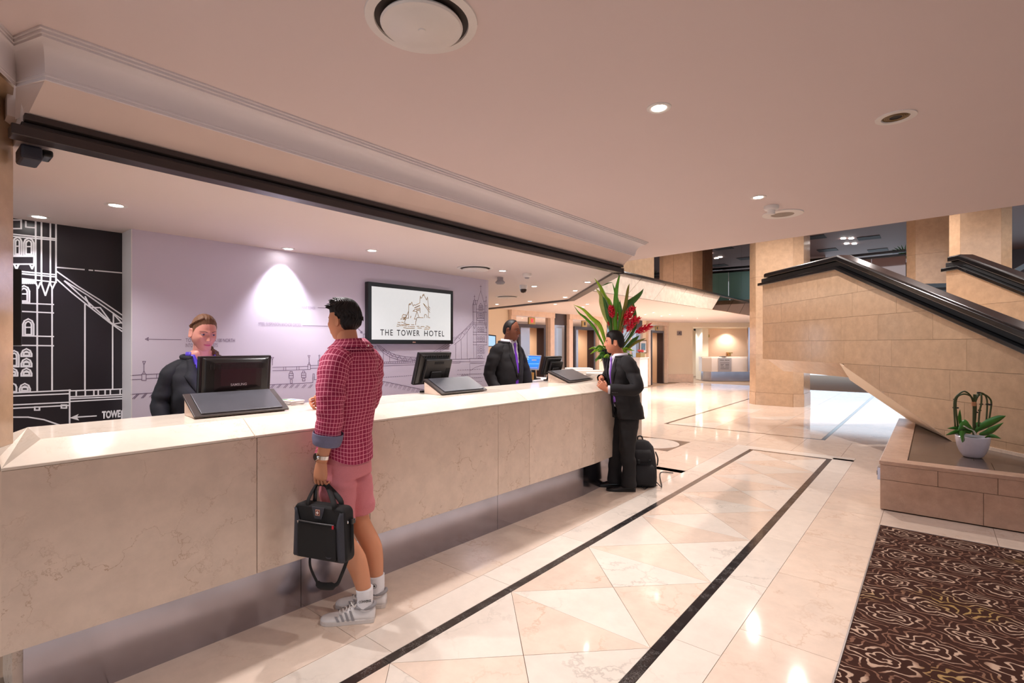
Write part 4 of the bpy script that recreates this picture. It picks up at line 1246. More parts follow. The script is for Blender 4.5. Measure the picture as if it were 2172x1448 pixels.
t_ = crop(800, 620, 13.167)
T_ = [[(650, 742), (690, 742), (700, 655), (730, 610), (745, 625), (800, 625), (800, 700)], [(720, 690), (800, 690), (720, 755), (800, 750), (720, 715), (800, 720)], [(800, 700), (875, 525)], [(820, 660), (875, 530)], [(805, 718), (875, 718), (880, 370), (890, 320), (900, 350), (915, 305), (930, 345), (968, 268), (985, 345), (1005, 380), (1030, 345), (1060, 360), (1190, 295), (1195, 170), (1205, 100), (1220, 165), (1250, 140), (1275, 60), (1285, 100), (1300, 45), (1340, 140), (1380, 215), (1402, 130), (1412, 200), (1430, 400), (1430, 700), (1470, 705)],
      [(1040, 435), (1190, 370)], [(1045, 425), (1190, 362)], [(995, 530), (1040, 480), (1195, 430), (1198, 570)], [(1005, 515), (1110, 540), (1040, 740)], [(1100, 470), (1110, 540), (1165, 690)], [(1110, 490), (1190, 510)], [(1110, 500), (1190, 460)],
      [(1285, 310), (1350, 410), (1470, 560)], [(1290, 312), (1470, 495)], [(1425, 375), (1470, 440)], [(925, 700), (940, 660), (930, 710)], [(1030, 742), (1100, 740), (1110, 700), (1285, 705)], [(1100, 740), (1090, 790), (1075, 800), (1070, 905)], [(1320, 705), (1315, 640), (1335, 612), (1370, 625), (1390, 660), (1390, 705)], [(800, 745), (775, 785), (765, 835)]]
for (x0, x1, yv) in ((575, 640, 835), (675, 730, 832), (740, 800, 862), (555, 640, 888), (660, 900, 900), (545, 600, 940), (610, 670, 926), (690, 740, 925), (760, 830, 935), (800, 890, 890), (950, 1030, 902), (860, 885, 953), (910, 1050, 955), (730, 800, 985), (800, 1040, 1000), (1100, 1170, 945), (1215, 1310, 953), (1365, 1420, 940), (1420, 1470, 965), (1130, 1235, 993), (1335, 1400, 985), (1430, 1470, 995), (1310, 1450, 1025)):
    T_.append([(x0, yv), (x1, yv + 4)])
line_art('logo_drawing', [t_(s) for s in T_], lambda u, v: on_x(u, v, XS), (1, 0, 0), 0.0065, mat('logo_gold', lin((190, 160, 110)), 0.5), scr, depth=0.0008)
MB().box((XW + 0.0555, (tvy0 + tvy1) / 2 - 0.02, tvz0 + 0.012), (XW + 0.0565, (tvy0 + tvy1) / 2 + 0.02, tvz0 + 0.024)).build('maker_badge', CHROME, tv)

# edge-on screen hanging by the left pillar, and the black projector box above
es = thing('side_screen', 'slim black screen seen edge on beside the left pillar', 'screen', (-3.5, 0.36, 1.5))
pa, pb = at_d(33, 571, 2.55), at_d(33, 733, 2.55)
MB().box((pa.x - 0.45, pa.y - 0.02, pb.z), (pa.x + 0.03, pa.y + 0.02, pa.z)).build('panel', BLACKPL, es, bevel=0.004)
MB().box((pa.x - 0.3, 0.30, 1.7), (pa.x - 0.2, pa.y - 0.02, 1.8)).build('bracket', BLACKMAT, es)
pj = thing('ceiling_speaker', 'black box speaker with bracket under the shutter rail', 'speaker', (-2.85, 0.37, 2.33))
A1, A2 = on_x(34, 290, -2.73), on_x(98, 345, -2.73)
MB().box((-2.86, max(0.305, A1.y - 0.01), A2.z), (-2.725, A2.y - 0.01, 2.343)).build('body', mat('black_speaker', lin((44, 42, 52)), 0.45), pj, bevel=0.01)
MB().box((-2.84, A2.y - 0.01, A2.z + 0.03), (-2.745, A2.y + 0.025, 2.343)).build('front_lens', BLACKPL, pj, bevel=0.008)

# ================================================================== SLOPED DESK STANDS
LEATHER = mat('black_leather', lin((66, 66, 72)), 0.32, var=0.25, scale=14, bump=0.15, bscale=600)
FRAMEB = mat('dark_bronze_board', lin((58, 50, 48)), 0.35, var=0.15, scale=60)


def desk_stand(fl, fr, depth, h, label):
    """fl, fr: front corners on the counter; a marble wedge with a dark board and leather pad"""
    fl, fr = Vector((fl[0], fl[1], ZT)), Vector((fr[0], fr[1], ZT))
    t = (fr - fl).normalized(); n_ = Vector((-t.y, t.x, 0))
    if n_.x > 0: n_ = -n_
    bl, br = fl + n_ * depth, fr + n_ * depth
    up = Vector((0, 0, h))
    d = thing('desk_stand', label, 'desk stand', (fl + br) / 2, 'sloped stands on the counter')
    w_ = (fr - fl)
    MB().prism([fl + n_ * 0.02 + t * 0.012 + Vector((0, 0, 0.001)), bl + t * 0.012 + Vector((0, 0, 0.001)), bl + t * 0.012 + up * 0.93], w_ - t * 0.024).build('stone_wedge', COUNTER_M, d)
    sl = (bl + up - fl); sn = t.cross(sl).normalized()
    if sn.z < 0: sn = -sn
    l0 = Vector((0, 0, 0.006))
    bd = MB().prism([fl + l0, bl + up + l0, bl + up + l0 + sn * 0.012, fl + l0 + sn * 0.012], w_).build('board', FRAMEB, d, bevel=0.002)
    a0 = fl + l0 + sn * 0.012 + t * 0.035 + sl * 0.05
    MB().prism([a0, a0 + sl * 0.9, a0 + sl * 0.9 + sn * 0.008, a0 + sn * 0.008], w_ - t * 0.07).build('leather_pad', LEATHER, bd, bevel=0.003)
    return d


desk_stand((-3.065, 1.02), (-3.03, 1.525), 0.235, 0.105, 'sloped stone desk stand with black leather pad in front of the braided receptionist')
desk_stand((-2.99, 2.745), (-2.972, 3.25), 0.235, 0.105, 'sloped stone desk stand with black pad below the wall screen')
desk_stand((-2.905, 4.44), (-2.96, 5.0), 0.26, 0.105, 'sloped stone desk stand with black pad beside the man with folded hands')


def monitor(base, yaw, w_, h, tilt, label, style, name='computer_monitor'):
    """screen faces the staff (-x); the back shell faces the lobby"""
    m = thing(name, label, 'monitor', base)
    R = Matrix.Rotation(yaw, 3, 'Z')
    B = Vector(base)
    lift = 0.07
    Tt = Matrix.Rotation(tilt, 3, 'Y')

    def P(x, y, z):
        return B + R @ (Tt @ Vector((x, y, z)) + Vector((0, 0, lift)))
    def bx(x0, y0, z0, x1, y1, z1):
        v = [P(x0, y0, z0), P(x1, y0, z0), P(x1, y1, z0), P(x0, y1, z0), P(x0, y0, z1), P(x1, y0, z1), P(x1, y1, z1), P(x0, y1, z1)]
        return v, [(0, 3, 2, 1), (4, 5, 6, 7), (0, 1, 5, 4), (1, 2, 6, 5), (2, 3, 7, 6), (3, 0, 4, 7)]
    MB().add(*bx(-0.02, -w_ / 2, 0, 0.012, w_ / 2, h)).build('bezel', BLACKPL, m, bevel=0.006)
    sh = MB()
    i1, i2 = 0.02, 0.06
    rr = []
    for x, ins in ((0.012, 0.012), (0.03, 0.03), (0.042, 0.075), (0.045, 0.11)):
        rr.append([P(x, -w_ / 2 + ins, ins * 0.8), P(x, w_ / 2 - ins, ins * 0.8), P(x, w_ / 2 - ins, h - ins * (0.5 if style else 0.9)), P(x, -w_ / 2 + ins, h - ins * (0.5 if style else 0.9))])
    shell = sh.rings(rr).build('back_shell', BLACKPL, m, bevel=0.006)
    gl = mat('vent_black', lin((12, 11, 12)), 0.6)
    if style:    # wide screen, vent band along the top and a maker name
        for k in range(40):
            y0 = -w_ / 2 + 0.05 + k * (w_ - 0.1) / 40
            MB().add(*bx(0.0435, y0, h - 0.075, 0.0460, y0 + 0.004, h - 0.045)).build('vent_slot', gl, shell)
        text_mesh('SAMSUNG', 0.022, P(0.046, 0.0, 0.085), R @ Vector((0, 1, 0)), R @ (Tt @ Vector((0, 0, 1))), 'maker_name', mat('silver_print', lin((170, 165, 168)), 0.4), shell, width=0.095, align='CENTER', bold=0.0002)
    else:        # square screen with a raised electronics box, handle slot and slatted vents
        MB().add(*bx(0.04, -w_ / 2 + 0.05, 0.03, 0.068, w_ / 2 - 0.03, h - 0.045)).build('electronics_box', BLACKPL, shell, bevel=0.006)
        MB().add(*bx(0.066, -0.05, h - 0.085, 0.0695, 0.06, h - 0.06)).build('handle_slot', gl, shell, bevel=0.003)
        for k in range(14):
            z0 = 0.04 + k * (h - 0.16) / 14
            MB().add(*bx(0.0675, w_ / 2 - 0.085, z0, 0.0695, w_ / 2 - 0.04, z0 + 0.006)).build('vent_slot', gl, shell)
        for k in range(12):
            y0 = -w_ / 2 + 0.03 + k * (w_ - 0.06) / 12
            MB().add(*bx(0.03, y0, h - 0.036, 0.0375, y0 + 0.006, h - 0.015)).build('vent_slot', gl, shell)
        MB().add(*bx(0.066, -0.07, 0.0, 0.085, 0.04, h * 0.48)).build('mount_plate', BLACKMAT, m, bevel=0.005)
    SCB = mat('screen_glow', (0.4, 0.5, 0.8), 0.3, emit=(0.55, 0.40, 1.0), estr=1.6)
    MB().add(*bx(-0.0215, -w_ / 2 + 0.02, 0.02, -0.02, w_ / 2 - 0.02, h - 0.02)).build('display', SCB, m)
    s0 = P(0.02, 0, 0.06)
    MB().tube([B + R @ Vector((0.0, 0, 0.01)), s0], [0.035, 0.028], n=10).build('stand', BLACKPL, m, smooth=True)
    MB().poly_z([(B + R @ Vector((0.032 * math.cos(a), 0.10 * math.sin(a), 0)))[:2] for a in [2 * math.pi * k / 20 for k in range(20)]], B.z + 0.001, B.z + 0.015).build('foot', BLACKPL, m)
    return m


monitor((-3.36, 1.345, ZT), 0.03, 0.43, 0.265, math.radians(5), 'wide black monitor in front of the braided receptionist', True)
monitor((-3.325, 2.90, ZT), 0.03, 0.37, 0.28, math.radians(17), 'square black monitor with raised back below the wall screen', False)
monitor((-3.33, 4.68, ZT), -0.02, 0.30, 0.21, math.radians(17), 'square black monitor behind the stand by the man with folded hands', False)

# small touch screen terminal facing the lobby side
tsd = 6.4
cab = thing('side_cabinet', 'light wood side cabinet under the touch screen terminal', 'cabinet', (-3.95, 5.2, 0))
WOODL = mat('light_wood', lin((196, 150, 96)), 0.5, var=0.1, scale=8)
MB().box((-4.22, 4.93, 0.0), (-3.72, 5.5, 1.09)).build('body', WOODL, cab, bevel=0.004)
MB().box((-4.23, 4.91, 1.09), (-3.70, 5.52, 1.12)).build('cabinet_top', WHITEP, cab, bevel=0.003)
MB().box((-3.72, 4.96, 0.1), (-3.705, 5.47, 1.05)).build('door', WOODL, cab, bevel=0.003)
ts = thing('touch_screen_terminal', 'small lit blue touch screen terminal beside the standing receptionist', 'screen', at_d(1130, 806, tsd))
tl, tr, br_, bl_ = [at_d(u, v, tsd) for u, v in ((1119, 752.5), (1149, 753.5), (1143, 785), (1112, 783.5))]
MB().prism([tl, tr, br_, bl_], Vector(ld(0.0, 0.04))).build('housing', mat('silver_plastic', lin((190, 190, 198)), 0.35), ts, bevel=0.004)
tl, tr, br_, bl_ = [at_d(u, v, tsd - 0.003) for u, v in ((1121, 754.5), (1146.5, 755.5), (1141.5, 781.5), (1114, 780.5))]
dsp = MB().prism([tl, tr, br_, bl_], Vector(ld(0.0, 0.003))).build('display', mat('blue_ui', (0.02, 0.16, 0.75), 0.3, emit=(0.03, 0.25, 1.0), estr=0.6), ts)
LB = mat('ui_light_blue', (0.2, 0.5, 0.9), 0.3, emit=(0.35, 0.7, 1.0), estr=0.6)
for u0, v0, u1, v1, mm in ((1128, 762, 1138, 764.5, WHITEP), (1119, 758.5, 1146, 759.1, LB), (1116, 771, 1143, 771.8, LB), (1118.5, 756, 1121.5, 758, LB), (1118, 760.5, 1121, 763, LB), (1117, 764.5, 1119.5, 768, LB), (1116, 779, 1140, 780, WHITEP)):
    q = [at_d(u, v, tsd - 0.0045) for u, v in ((u0, v0), (u1, v0), (u1, v1), (u0, v1))]
    MB().prism(q, Vector(ld(0, 0.001))).build('screen_mark', mm, dsp)
ne, nb = at_d(1131, 788, tsd + 0.03), at_d(1131, 806, tsd + 0.03)
MB().tube([at_d(1131, 782, tsd + 0.05), (nb.x, nb.y, 1.125)], [0.03, 0.04]).build('stand', BLACKPL, ts)
MB().lathe([(0, 0.018), (0.09, 0.015), (0.1, 0.0)], (nb.x, nb.y, 1.122), n=20).build('foot', BLACKPL, ts)

# leaflets by the first stand, papers on the back counter
lf = on_z(613, 858, ZT)
le = thing('leaflet_pile', 'small pile of colourful leaflets beside the first desk stand', 'leaflets', lf)
for k in range(5):
    a = 0.1 * math.sin(k * 2.1)
    c_, s_ = math.cos(a), math.sin(a)
    q = [(lf.x + c_ * x - s_ * y, lf.y + 0.02 + s_ * x + c_ * y) for x, y in ((-0.09, -0.05), (0.07, -0.05), (0.07, 0.05), (-0.09, 0.05))]
    MB().poly_z(q, ZT + 0.001 + k * 0.006, ZT + 0.0065 + k * 0.006).build('leaflet', [WHITEP, mat('leaf_grey', lin((170, 160, 160)), 0.5)][k % 2], le)
for k, (dx, dy, c) in enumerate(((-0.05, -0.02, (80, 160, 90)), (0.0, 0.01, (90, 140, 200)), (0.03, -0.02, (230, 200, 90)))):
    MB().box((lf.x + dx - 0.018, lf.y + 0.02 + dy - 0.018, ZT + 0.031), (lf.x + dx + 0.018, lf.y + 0.02 + dy + 0.018, ZT + 0.0318)).build('cover_print', mat('print_%d' % k, lin(c), 0.5), le)
ZW = ZT - 0.02
for k, (x, y, a, lab, c) in enumerate(((-3.55, 6.22, 0.5, 'white form pad on the back counter nearest the flowers', (240, 232, 226)), (-3.95, 6.55, 0.7, 'stack of white papers in the middle of the back counter', (236, 226, 216)),
                                      (-4.35, 6.92, 0.75, 'white paper stack at the far end of the back counter', (244, 240, 236)))):
    R = Matrix.Rotation(a, 2)
    q = [tuple(Vector((x, y)) + R @ Vector(p)) for p in ((-0.2, -0.14), (0.2, -0.14), (0.2, 0.14), (-0.2, 0.14))]
    o = MB().poly_z(q, ZW + 0.001, ZW + 0.03 + 0.01 * k).build('paper_stack', mat('paper_%d' % k, lin(c), 0.6), bevel=0.002)
    tag(o, lab, 'papers')
cup = thing('paper_cup', 'tan paper cup behind the counter below the touch screen', 'cup', at_d(1127, 806, 6.25))
pc = at_d(1127, 806, 6.25)
MB().lathe([(0.028, 0.0), (0.034, 0.09), (0.036, 0.092), (0.031, 0.088), (0.026, 0.01), (0, 0.01)], (pc.x, pc.y, 1.121), n=20).build('cup_body', mat('tan_paper', lin((196, 146, 70)), 0.6), cup, smooth=True)

# ================================================================== CEILING FITTINGS
def diffuser(p, r, label):
    d = thing('air_diffuser', label, 'air diffuser', p, 'round ceiling air diffusers')
    k = r / 0.187
    MB().lathe([(0.187 * k, 0), (0.186 * k, -0.006), (0.157 * k, -0.008), (0.155 * k, -0.002)], p, n=56).build('outer_ring', WHITEPL, d, smooth=True)
    MB().lathe([(0.155 * k, -0.002), (0.150 * k, -0.0006), (0.02 * k, -0.0006)], p, n=56).build('slot', mat('diffuser_slot', lin((60, 50, 44)), 0.7), d)
    MB().lathe([(0.03 * k, -0.001), (0.132 * k, -0.012), (0.137 * k, -0.020), (0.132 * k, -0.026), (0.105 * k, -0.027), (0.10 * k, -0.030), (0.013 * k, -0.0325), (0.011 * k, -0.036), (0, -0.036)], p, n=56).build('centre_disc', WHITEPL, d, smooth=True)
    return d


diffuser(on_z(895, 44, ZC), 0.187, 'large round white air diffuser in the low lobby ceiling')
diffuser(on_z(1008, 568, ZR), 0.19, 'round white air diffuser in the reception ceiling beside the downlight')
diffuser(on_z(1076, 628.5, ZR), 0.20, 'round air diffuser near the back edge of the reception ceiling')
p = on_z(1636, 437, ZC)
sd = thing('smoke_detector', 'cream smoke detector on the low lobby ceiling', 'smoke detector', p)
MB().lathe([(0.055, 0), (0.055, -0.02), (0.045, -0.032), (0.03, -0.036)], p, n=28).build('base', WHITEPL, sd, smooth=True)
MB().lathe([(0.03, -0.034), (0.026, -0.05), (0.03, -0.056), (0.024, -0.066), (0, -0.068)], p, n=24).build('chamber', WHITEPL, sd, smooth=True)
p = on_z(1660, 453, ZC)
sp = thing('ceiling_speaker', 'round grey ceiling speaker plate next to the smoke detector', 'speaker', p)
MB().lathe([(0.155, 0), (0.153, -0.008), (0.09, -0.010), (0.085, -0.006)], p, n=40).build('plate', WHITEPL, sp, smooth=True)
MB().lathe([(0.086, -0.008), (0.06, -0.0095), (0, -0.01)], p, n=40).build('grille', mat('speaker_mesh', lin((168, 152, 138)), 0.6, bump=0.4, bscale=900), sp)
p = on_z(1900, 248, ZC)
un = thing('unlit_downlight', 'unlit recessed downlight with gold baffle in the low lobby ceiling', 'downlight', p)
MB().lathe([(0.082, 0.0), (0.082, -0.005), (0.058, -0.006), (0.056, -0.001)], p, n=36).build('ring', WHITEPL, un, smooth=True)
BAF = mat('gold_baffle', lin((120, 98, 62)), 0.35, metal=0.7)
for k in range(4):
    MB().lathe([(0.056 - 0.008 * k, -0.0008 - 0.0006 * k), (0.052 - 0.008 * k, -0.0022 - 0.0004 * k), (0.049 - 0.008 * k, -0.0010 - 0.0006 * k)], p, n=32).build('baffle_ring', BAF, un, smooth=True)
MB().lathe([(0.057, -0.0006), (0, -0.0006)], p, n=32).build('recess', BLACKMAT, un)
p = on_z(1061, 588, ZR)
s2 = thing('smoke_detector', 'silver smoke detector hanging from the reception ceiling', 'smoke detector', p)
SILV = mat('silver_grey_plastic', lin((160, 154, 156)), 0.4)
MB().lathe([(0.035, 0), (0.035, -0.03), (0.045, -0.045)], p, n=28).build('base', SILV, s2, smooth=True)
MB().lathe([(0.045, -0.045), (0.058, -0.055), (0.058, -0.068), (0.04, -0.082), (0, -0.084)], p, n=28).build('head', SILV, s2, smooth=True)
p = on_z(1118, 580, ZR)
s3 = thing('motion_sensor', 'white motion sensor with dark lens on the reception ceiling', 'sensor', p)
MB().lathe([(0.05, 0), (0.05, -0.03), (0.03, -0.045)], p, n=28).build('housing', WHITEPL, s3, smooth=True)
MB().lathe([(0.03, -0.044), (0.022, -0.058), (0, -0.062)], p, n=20).build('lens', SILV, s3, smooth=True)
p = on_z(1110, 604.5, ZR)
s4 = thing('dome_camera', 'dome security camera with dark bubble on the reception ceiling', 'camera', p)
MB().lathe([(0.052, 0), (0.052, -0.03), (0.046, -0.055)], p, n=28).build('housing', WHITEPL, s4, smooth=True)
MB().lathe([(0.046, -0.054), (0.044, -0.075), (0.03, -0.1), (0, -0.108)], p, n=24).build('bubble', mat('smoked_dome', lin((60, 44, 42)), 0.1), s4, smooth=True)

# ================================================================== CARPET
m, nt, b_ = nodes_of('rose_carpet')
N, Lk = nt.nodes, nt.links
b_.inputs['Roughness'].default_value = 0.95
b_.inputs['Specular IOR Level'].default_value = 0.1
tc = N.new('ShaderNodeTexCoord')
sep = N.new('ShaderNodeSeparateXYZ')


def math_n(op, a, b=None, c=None):
    n_ = N.new('ShaderNodeMath'); n_.operation = op
    for i, x in enumerate((a, b, c)):
        if x is None: continue
        if isinstance(x, (int, float)): n_.inputs[i].default_value = x
        else: Lk.new(x, n_.inputs[i])
    return n_.outputs[0]


def rose_layer(sx, sy, ox, oy, petals, seed):
    """one lattice of line-drawn roses: concentric wavy petal rings around each cell centre"""
    nz = N.new('ShaderNodeTexNoise'); nz.inputs['Scale'].default_value = 9; nz.inputs['Detail'].default_value = 2
    Lk.new(tc.outputs['Object'], nz.inputs['Vector'])
    Lk.new(tc.outputs['Object'], sep.inputs[0])
    row = math_n('FLOOR', math_n('DIVIDE', math_n('ADD', sep.outputs[1], oy), sy))
    shift = math_n('MULTIPLY', math_n('MODULO', row, 2.0), sx / 2)
    fx = math_n('SUBTRACT', math_n('FLOORED_MODULO', math_n('ADD', math_n('ADD', sep.outputs[0], shift), ox), sx), sx / 2)
    fy = math_n('SUBTRACT', math_n('FLOORED_MODULO', math_n('ADD', sep.outputs[1], oy), sy), sy / 2)
    fx = math_n('DIVIDE', fx, sx); fy = math_n('DIVIDE', fy, sy)
    r = math_n('SQRT', math_n('ADD', math_n('MULTIPLY', fx, fx), math_n('MULTIPLY', fy, fy)))
    an = math_n('ARCTAN2', fy, fx)
    w1 = math_n('ABSOLUTE', math_n('SINE', math_n('MULTIPLY', an, petals)))
    w2 = math_n('MULTIPLY', math_n('SUBTRACT', nz.outputs['Fac'], 0.5), 0.34)
    rr = math_n('ADD', math_n('SUBTRACT', r, math_n('MULTIPLY', math_n('MULTIPLY', w1, r), 0.30)), math_n('MULTIPLY', w2, 1.0))
    rr = math_n('ADD', rr, math_n('MULTIPLY', an, 0.0194))
    ph = math_n('ABSOLUTE', math_n('SUBTRACT', math_n('FRACT', math_n('MULTIPLY', rr, 8.2)), 0.5))
    return ph, r


ph, r = rose_layer(0.36, 0.27, 0.07, 0.03, 2.5, 1)
line = math_n('SUBTRACT', 1.0, math_n('MULTIPLY', math_n('SUBTRACT', ph, 0.10), 18.0)); 
clampn = N.new('ShaderNodeClamp'); Lk.new(line, clampn.inputs[0])
inner_ = N.new('ShaderNodeMapRange'); inner_.inputs['From Min'].default_value = 0.36; inner_.inputs['From Max'].default_value = 0.46
Lk.new(r, inner_.inputs['Value'])
lc = N.new('ShaderNodeMix'); lc.data_type = 'RGBA'
lc.inputs['A'].default_value = lin((186, 158, 138)) + (1,)
lc.inputs['B'].default_value = lin((124, 90, 74)) + (1,)
Lk.new(inner_.outputs['Result'], lc.inputs['Factor'])
yn = N.new('ShaderNodeTexNoise'); yn.inputs['Scale'].default_value = 1.7
Lk.new(tc.outputs['Object'], yn.inputs['Vector'])
ym = N.new('ShaderNodeMapRange'); ym.inputs['From Min'].default_value = 0.6; ym.inputs['From Max'].default_value = 0.68
Lk.new(yn.outputs['Fac'], ym.inputs['Value'])
l2 = N.new('ShaderNodeMix'); l2.data_type = 'RGBA'; l2.inputs['B'].default_value = lin((160, 130, 82)) + (1,)
Lk.new(lc.outputs['Result'], l2.inputs['A']); Lk.new(ym.outputs['Result'], l2.inputs['Factor'])
fm = N.new('ShaderNodeMix'); fm.data_type = 'RGBA'
fm.inputs['A'].default_value = lin((60, 36, 29)) + (1,)
Lk.new(l2.outputs['Result'], fm.inputs['B']); Lk.new(clampn.outputs[0], fm.inputs['Factor'])
Lk.new(fm.outputs['Result'], b_.inputs['Base Color'])
pn = N.new('ShaderNodeTexNoise'); pn.inputs['Scale'].default_value = 420
Lk.new(tc.outputs['Object'], pn.inputs['Vector'])
bp = N.new('ShaderNodeBump'); bp.inputs['Strength'].default_value = 0.5; bp.inputs['Distance'].default_value = 0.006
Lk.new(pn.outputs['Fac'], bp.inputs['Height']); Lk.new(bp.outputs['Normal'], b_.inputs['Normal'])
CARPET = m
carpet = thing('carpet', 'brown carpet with pale line drawn roses set into the floor', 'carpet', (1.5, 3.0, 0))
MB().box((-0.35, 0.6, -0.011), (3.4, 5.40, 0.004)).build('pile', CARPET, carpet)
TRIMS = mat('carpet_edge_strip', lin((150, 140, 136)), 0.35, metal=0.6)
MB().box((-0.36, 0.6, -0.011), (-0.352, 5.408, 0.006)).build('edge_strip', TRIMS, carpet)
MB().box((-0.352, 5.402, -0.011), (3.4, 5.409, 0.006)).build('edge_strip', TRIMS, carpet)
# ================================================================== PEOPLE: tools
from mathutils import noise as mnoise


def smooth01(x, a, b):
    t = np.clip((x - a) / (b - a), 0, 1)
    return t * t * (3 - 2 * t)


def gauss(x, s):
    return np.exp(-(x / s) ** 2)


def head_shape(lon, lat, p):
    """lon 0 = face, lat up; returns x (right), y (front), z (up) about the head centre"""
    cl = np.cos(lat)
    dx, dy, dz = np.sin(lon) * cl, np.cos(lon) * cl, np.sin(lat)
    low = dz < 0
    fr = np.cos(lon)
    cy_front = np.where(low, cl ** 0.48, cl ** 0.85)
    cy_back = np.where(low, cl ** 1.0, cl ** 0.85)
    wfront = smooth01(fr, -0.35, 0.35)
    cyy = cy_front * wfront + cy_back * (1 - wfront)
    cxx = np.where(low, cl ** 0.72, cl ** 0.9)
    x = 0.0745 * p.get('w', 1) * np.sin(lon) * cxx
    y = np.where(fr > 0, 0.090, 0.102) * np.cos(lon) * cyy
    z = 0.1175 * dz
    t = np.clip(-z / 0.1175, 0, 1)
    x = x * (1 - p.get('jaw', 0.20) * smooth01(t, 0.25, 0.95))
    y = np.where(fr < 0, y * (1 - 0.42 * smooth01(t, 0.15, 0.85)), y)
    f = smooth01(fr, 0.15, 0.65)
    ax = np.abs(x)
    fy = np.zeros_like(x)
    fy += 0.0045 * gauss(z - 0.021, 0.010) * gauss(x, 0.048)
    fy += -0.0115 * gauss(ax - 0.031, 0.0135) * gauss(z - 0.004, 0.0105)
    hz_ = np.where(z > -0.032, 0.003 + 0.0215 * np.clip((0.022 - z) / 0.054, 0, 1) ** 1.15, 0.0245 * np.clip(1 - (-0.032 - z) / 0.013, 0, 1) ** 0.7)
    hz_ = hz_ * p.get('nose', 1.0)
    sg = np.where(z > -0.01, 0.0075, 0.0075 + 0.0045 * smooth01(-z, 0.01, 0.032)) * p.get('nosew', 1.0)
    fy += hz_ * gauss(x, sg)
    fy += 0.007 * gauss(ax - 0.0135 * p.get('nosew', 1.0), 0.006) * gauss(z + 0.036, 0.0065)
    fy += 0.005 * gauss(x, 0.027) * gauss(z + 0.062, 0.017)
    fy += 0.0025 * gauss(x, 0.019) * (gauss(z + 0.0565, 0.0042) + gauss(z + 0.0690, 0.0050))
    fy += -0.0035 * gauss(x, 0.024) * gauss(z + 0.0625 - p.get('smile', 0) * x * x * 6, 0.0018)
    fy += -0.005 * gauss(x, 0.022) * gauss(z + 0.081, 0.0065)
    fy += 0.006 * gauss(x, 0.018) * gauss(z + 0.099, 0.012)
    y = y + fy * f
    ck = 0.0045 * gauss(ax - 0.045, 0.017) * gauss(z + 0.020, 0.020) * f
    y = y + ck
    x = x + np.sign(x) * ck * 0.8
    return x, y, z


NLON, NLAT = 176, 132


def head_grid(p):
    lon = np.linspace(-math.pi, math.pi, NLON, endpoint=False)
    lat = np.linspace(-math.pi / 2 * 0.995, math.pi / 2 * 0.995, NLAT)
    LO, LA = np.meshgrid(lon, lat)
    x, y, z = head_shape(LO, LA, p)
    return LO, LA, np.stack([x, y, z], -1)


class Frame:
    def __init__(self, o, f, u):
        self.o = Vector(o)
        self.f = Vector(f).normalized()
        u = Vector(u)
        self.u = (u - self.f * u.dot(self.f)).normalized()
        self.r = self.f.cross(self.u)

    def __call__(self, x, y, z):
        return self.o + self.r * float(x) + self.f * float(y) + self.u * float(z)


def add_head(mb, fr, p, s=1.0):
    LO, LA, P = head_grid(p)
    P = P * s
    rings = [[fr(*P[i, j]) for j in range(NLON)] for i in range(NLAT)]
    mb.rings(rings, True, True)
    for sx in (-1, 1):          # ears
        rg = []
        for i in range(9):
            t = i / 8
            zz = (-0.031 + 0.062 * t) * s
            wd = (0.006 + 0.0125 * math.sin(math.pi * min(1, 0.12 + 0.8 * t)) ** 0.8) * s
            if i in (0, 8): wd *= 0.45
            row = []
            for k in range(12):
                a = 2 * math.pi * k / 12
                dip = 0.004 * s if (math.cos(a) > 0.4 and 1 < i < 7) else 0
                yy = -0.010 * s + wd * math.sin(a) - 0.004 * s + 0.004 * s * t
                xx = (0.071 * p.get('w', 1) * s + 0.004 * s + 0.0075 * s * max(0, -math.sin(a)) + 0.006 * s * math.cos(a) - dip)
                row.append(fr(sx * xx, yy, zz - 0.004 * s))
            rg.append(row)
        mb.rings(rg, True, True)


def head_patch(mb, fr, p, s, mask, thick):
    """copy of part of the head surface pushed outwards: hair, brows, lips"""
    LO, LA, P = head_grid(p)
    n = P / np.linalg.norm(P, axis=-1, keepdims=True)
    M = mask(LO, LA, P)
    # slide the first bare vertex of each meridian onto the true edge of the mask
    for i in range(NLAT - 1):
        js = np.nonzero((M[i] <= 0) & (M[i + 1] > 0))[0]
        if len(js) == 0:
            continue
        lo, hi = LA[i, js].copy(), LA[i + 1, js].copy()
        for _ in range(10):
            md = (lo + hi) / 2
            q = np.stack(head_shape(LO[i, js], md, p), -1)
            on = mask(LO[i, js], md, q) > 0
            hi = np.where(on, md, hi); lo = np.where(on, lo, md)
        P[i, js] = np.stack(head_shape(LO[i, js], hi, p), -1)
    n = P / np.linalg.norm(P, axis=-1, keepdims=True)
    T = thick(LO, LA, P) * M + 0.0006
    Q = (P + n * T[..., None]) * s
    base = len(mb.v)
    idx = {}
    faces = []
    def vid(i, j):
        j %= NLON
        if (i, j) not in idx:
            idx[(i, j)] = len(idx)
            mb.v.append(tuple(fr(*Q[i, j])))
        return base + idx[(i, j)]
    for i in range(NLAT - 1):
        for j in range(NLON):
            k = (j + 1) % NLON
            if min(M[i, j], M[i, k], M[i + 1, j], M[i + 1, k]) > 0 or max(M[i, j], M[i, k], M[i + 1, j], M[i + 1, k]) > 0.5:
                mb.f.append((vid(i, j), vid(i, k), vid(i + 1, k), vid(i + 1, j)))
    if M[NLAT - 1].min() > 0:
        mb.f.append(tuple(vid(NLAT - 1, j) for j in range(NLON)))


_SURF = {}


